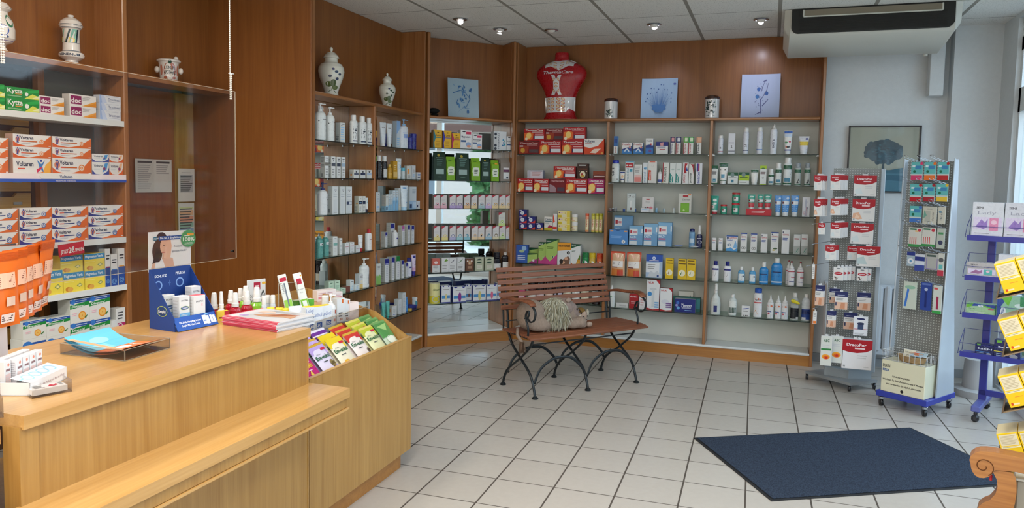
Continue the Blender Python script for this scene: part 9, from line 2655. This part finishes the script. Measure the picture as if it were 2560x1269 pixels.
# ================================================================ yellow cartons on a floor display, right foreground
P0 = CAM + px_ray(2530, 900) * 2.6
tw_ = empty('yellow_carton_display', (P0.x, P0.y, 0), math.radians(-16))
tag(tw_, 'cardboard floor display with tilted trays at the right picture edge', 'display stand')
rx_ = Vector((math.cos(math.radians(-16)), math.sin(math.radians(-16)), 0))
gg = G(); gg.box(.16, .42, -.0, .25, .003, 1.40, 'c8a21c', 'card'); gg.build('column', tw_)
for k, (X, Y, X2, Y2) in enumerate(((2484, 661, 2512, 735), (2492, 800, 2527, 878), (2493, 941, 2527, 1020), (2490, 1085, 2512, 1150))):
 nY = Vector((math.sin(math.radians(-16)), -math.cos(math.radians(-16)), 0))
 a = px_plane(X, Y, P0, nY); b = px_plane(X2, Y2, P0, nY)
 dn = (a - b)
 hh = dn.length
 roll = math.atan2((a - b).dot(rx_), (a - b).z)
 wd_ = .064
 rn = ('top', 'second', 'third', 'lowest')[k]
 gg = G()
 gg.prism([(-.028, -.012), (.15, -.012), (.15, .03), (.147, .03), (.147, -.008), (.0, -.008), (-.026, -.008)], .004, .145, '8a7458', 'card', axis='y')
 gg.prism([(-.034, -.012), (-.028, -.012), (.004, .045), (.0, .045)], .004, .145, '5d4c3a', 'card', axis='y')
 t = gg.build('tray', tw_)
 Rm = Matrix.Rotation(math.radians(-16), 4, 'Z') @ Matrix.Rotation(roll, 4, 'Y')
 t.matrix_world = Matrix.Translation(b) @ Rm
 t.parent = tw_
 t.matrix_parent_inverse = (Matrix.Translation(tw_.location) @ Matrix.Rotation(math.radians(-16), 4, 'Z')).inverted()
 for j in range(2):
  gg = G(); gg.box(0, wd_, 0, .14, 0, hh, 'e6bc16', 'card', .0012, top='c8b890')
  draw(gg, 'r .07 .52 .93 .94 ddd0b0;l .12 .56 .88 .9 8 b8a888;r .05 .43 .96 .49 e6dcb4;l .1 .45 .8 .48 1 8a7a5a;' + ('l .4 .28 .8 .32 1 e0842c;r .1 .06 .2 .14 c8401c;r .22 .07 .5 .12 e8cfa0' if k < 3 else ''), wd_, hh, flatpos(wd_, hh))
  o = gg.build('yellow_carton')
  o.matrix_world = Matrix.Translation(b) @ Rm @ Matrix.Translation((j * (wd_ + .002), .002, 0))
  tag(o, 'yellow carton with a cream text panel, %s one of the %s tray' % (('left', 'right')[j], rn), 'box')

# ================================================================ carved armchair, right foreground
P1 = CAM + px_ray(2460, 1160) * 2.45
nv = (CAM - P1); nv.z = 0; nv.normalize()
ch = empty('carved_armchair', (P1.x, P1.y, 0), math.atan2(-nv.x, nv.y) + PI)
tag(ch, 'carved wooden armchair with a scrolled arm at the lower right corner', 'armchair')
Ri = ch.rotation_euler.to_matrix().inverted()
def cp(X, Y):
 p = Ri @ (px_plane(X, Y, P1, nv) - Vector((P1.x, P1.y, 0)))
 return (p.x, p.z)
arm = [cp(*q) for q in ((2427, 1150), (2424, 1142), (2428, 1132), (2437, 1125), (2450, 1121), (2468, 1121), (2490, 1124), (2512, 1128), (2535, 1133), (2570, 1140), (2640, 1156), (2640, 1194), (2570, 1179), (2540, 1172), (2515, 1169), (2490, 1168), (2484, 1169), (2480, 1178), (2472, 1184), (2460, 1187), (2448, 1186), (2438, 1180), (2431, 1170), (2428, 1160))]
gg = G(); gg.prism(arm, -.03, .03, 'white', 'armwood')
o = gg.build('scrolled_arm', ch)
bv = o.modifiers.new('round', 'BEVEL'); bv.width = .009; bv.segments = 4; bv.limit_method = 'ANGLE'
c0 = cp(2459, 1158)
gg = G()
sp_ = []
for i in range(34):
 t = i / 33
 a = math.radians(-60 + 430 * t)
 r_ = .031 - .024 * t
 sp_.append((c0[0] + r_ * math.cos(a), -.0305, c0[1] + r_ * math.sin(a)))
gg.tube(sp_, .0016, '5d3413', 'matte', 6); gg.build('carved_spiral', ch)
post = [cp(*q) for q in ((2482, 1172), (2500, 1170), (2530, 1174), (2538, 1185), (2541, 1200), (2541, 1225), (2537, 1250), (2530, 1275), (2527, 1330), (2450, 1330), (2440, 1300), (2442, 1275), (2447, 1258), (2458, 1249), (2475, 1242), (2488, 1228), (2494, 1210), (2492, 1192))]
gg = G(); gg.prism(post, -.026, .026, 'white', 'armwood')
o = gg.build('arm_post', ch)
bv = o.modifiers.new('round', 'BEVEL'); bv.width = .008; bv.segments = 3; bv.limit_method = 'ANGLE'
b0, b1_ = cp(2480, 1325), cp(2540, 1325)
gg = G(); gg.box(b0[0] - .01, b1_[0], -.028, .028, .001, b0[1] + .005, 'white', 'armwood', .006); gg.build('front_leg', ch)
gg = G(); gg.box(b1_[0] + .56, b1_[0] + .61, -.028, .028, .001, .95, 'white', 'armwood', .006); gg.build('rear_leg', ch)
s0, s1 = cp(2536, 1185), cp(2536, 1400)
gg = G(); gg.box(s0[0] + .002, s0[0] + .56, .015, .06, .20, s0[1] - .015, 'a39a8a', 'matte', .01); gg.box(s0[0] + .002, s0[0] + .56, .0, .06, s0[1] - .02, s0[1] - .012, 'c0bcb0', 'steelp', .002); gg.build('upholstered_side', ch)
gg = G(); gg.box(s0[0] + .002, s0[0] + .56, -.50, -.0, .30, .44, '8a8272', 'matte', .02); gg.build('seat_cushion', ch)
gg = G(); gg.box(-.004, .004, -.006, .0, 0, .02, 'd02030', 'plast', .002)
q = cp(2488, 1196)
o = gg.build('red_tag', ch, (q[0] - .012, .012, q[1] - .012)); o['label'] = 'small red tag'

# clean up
for o in list(bpy.data.objects):
 if '_h' in o:
  del o['_h']
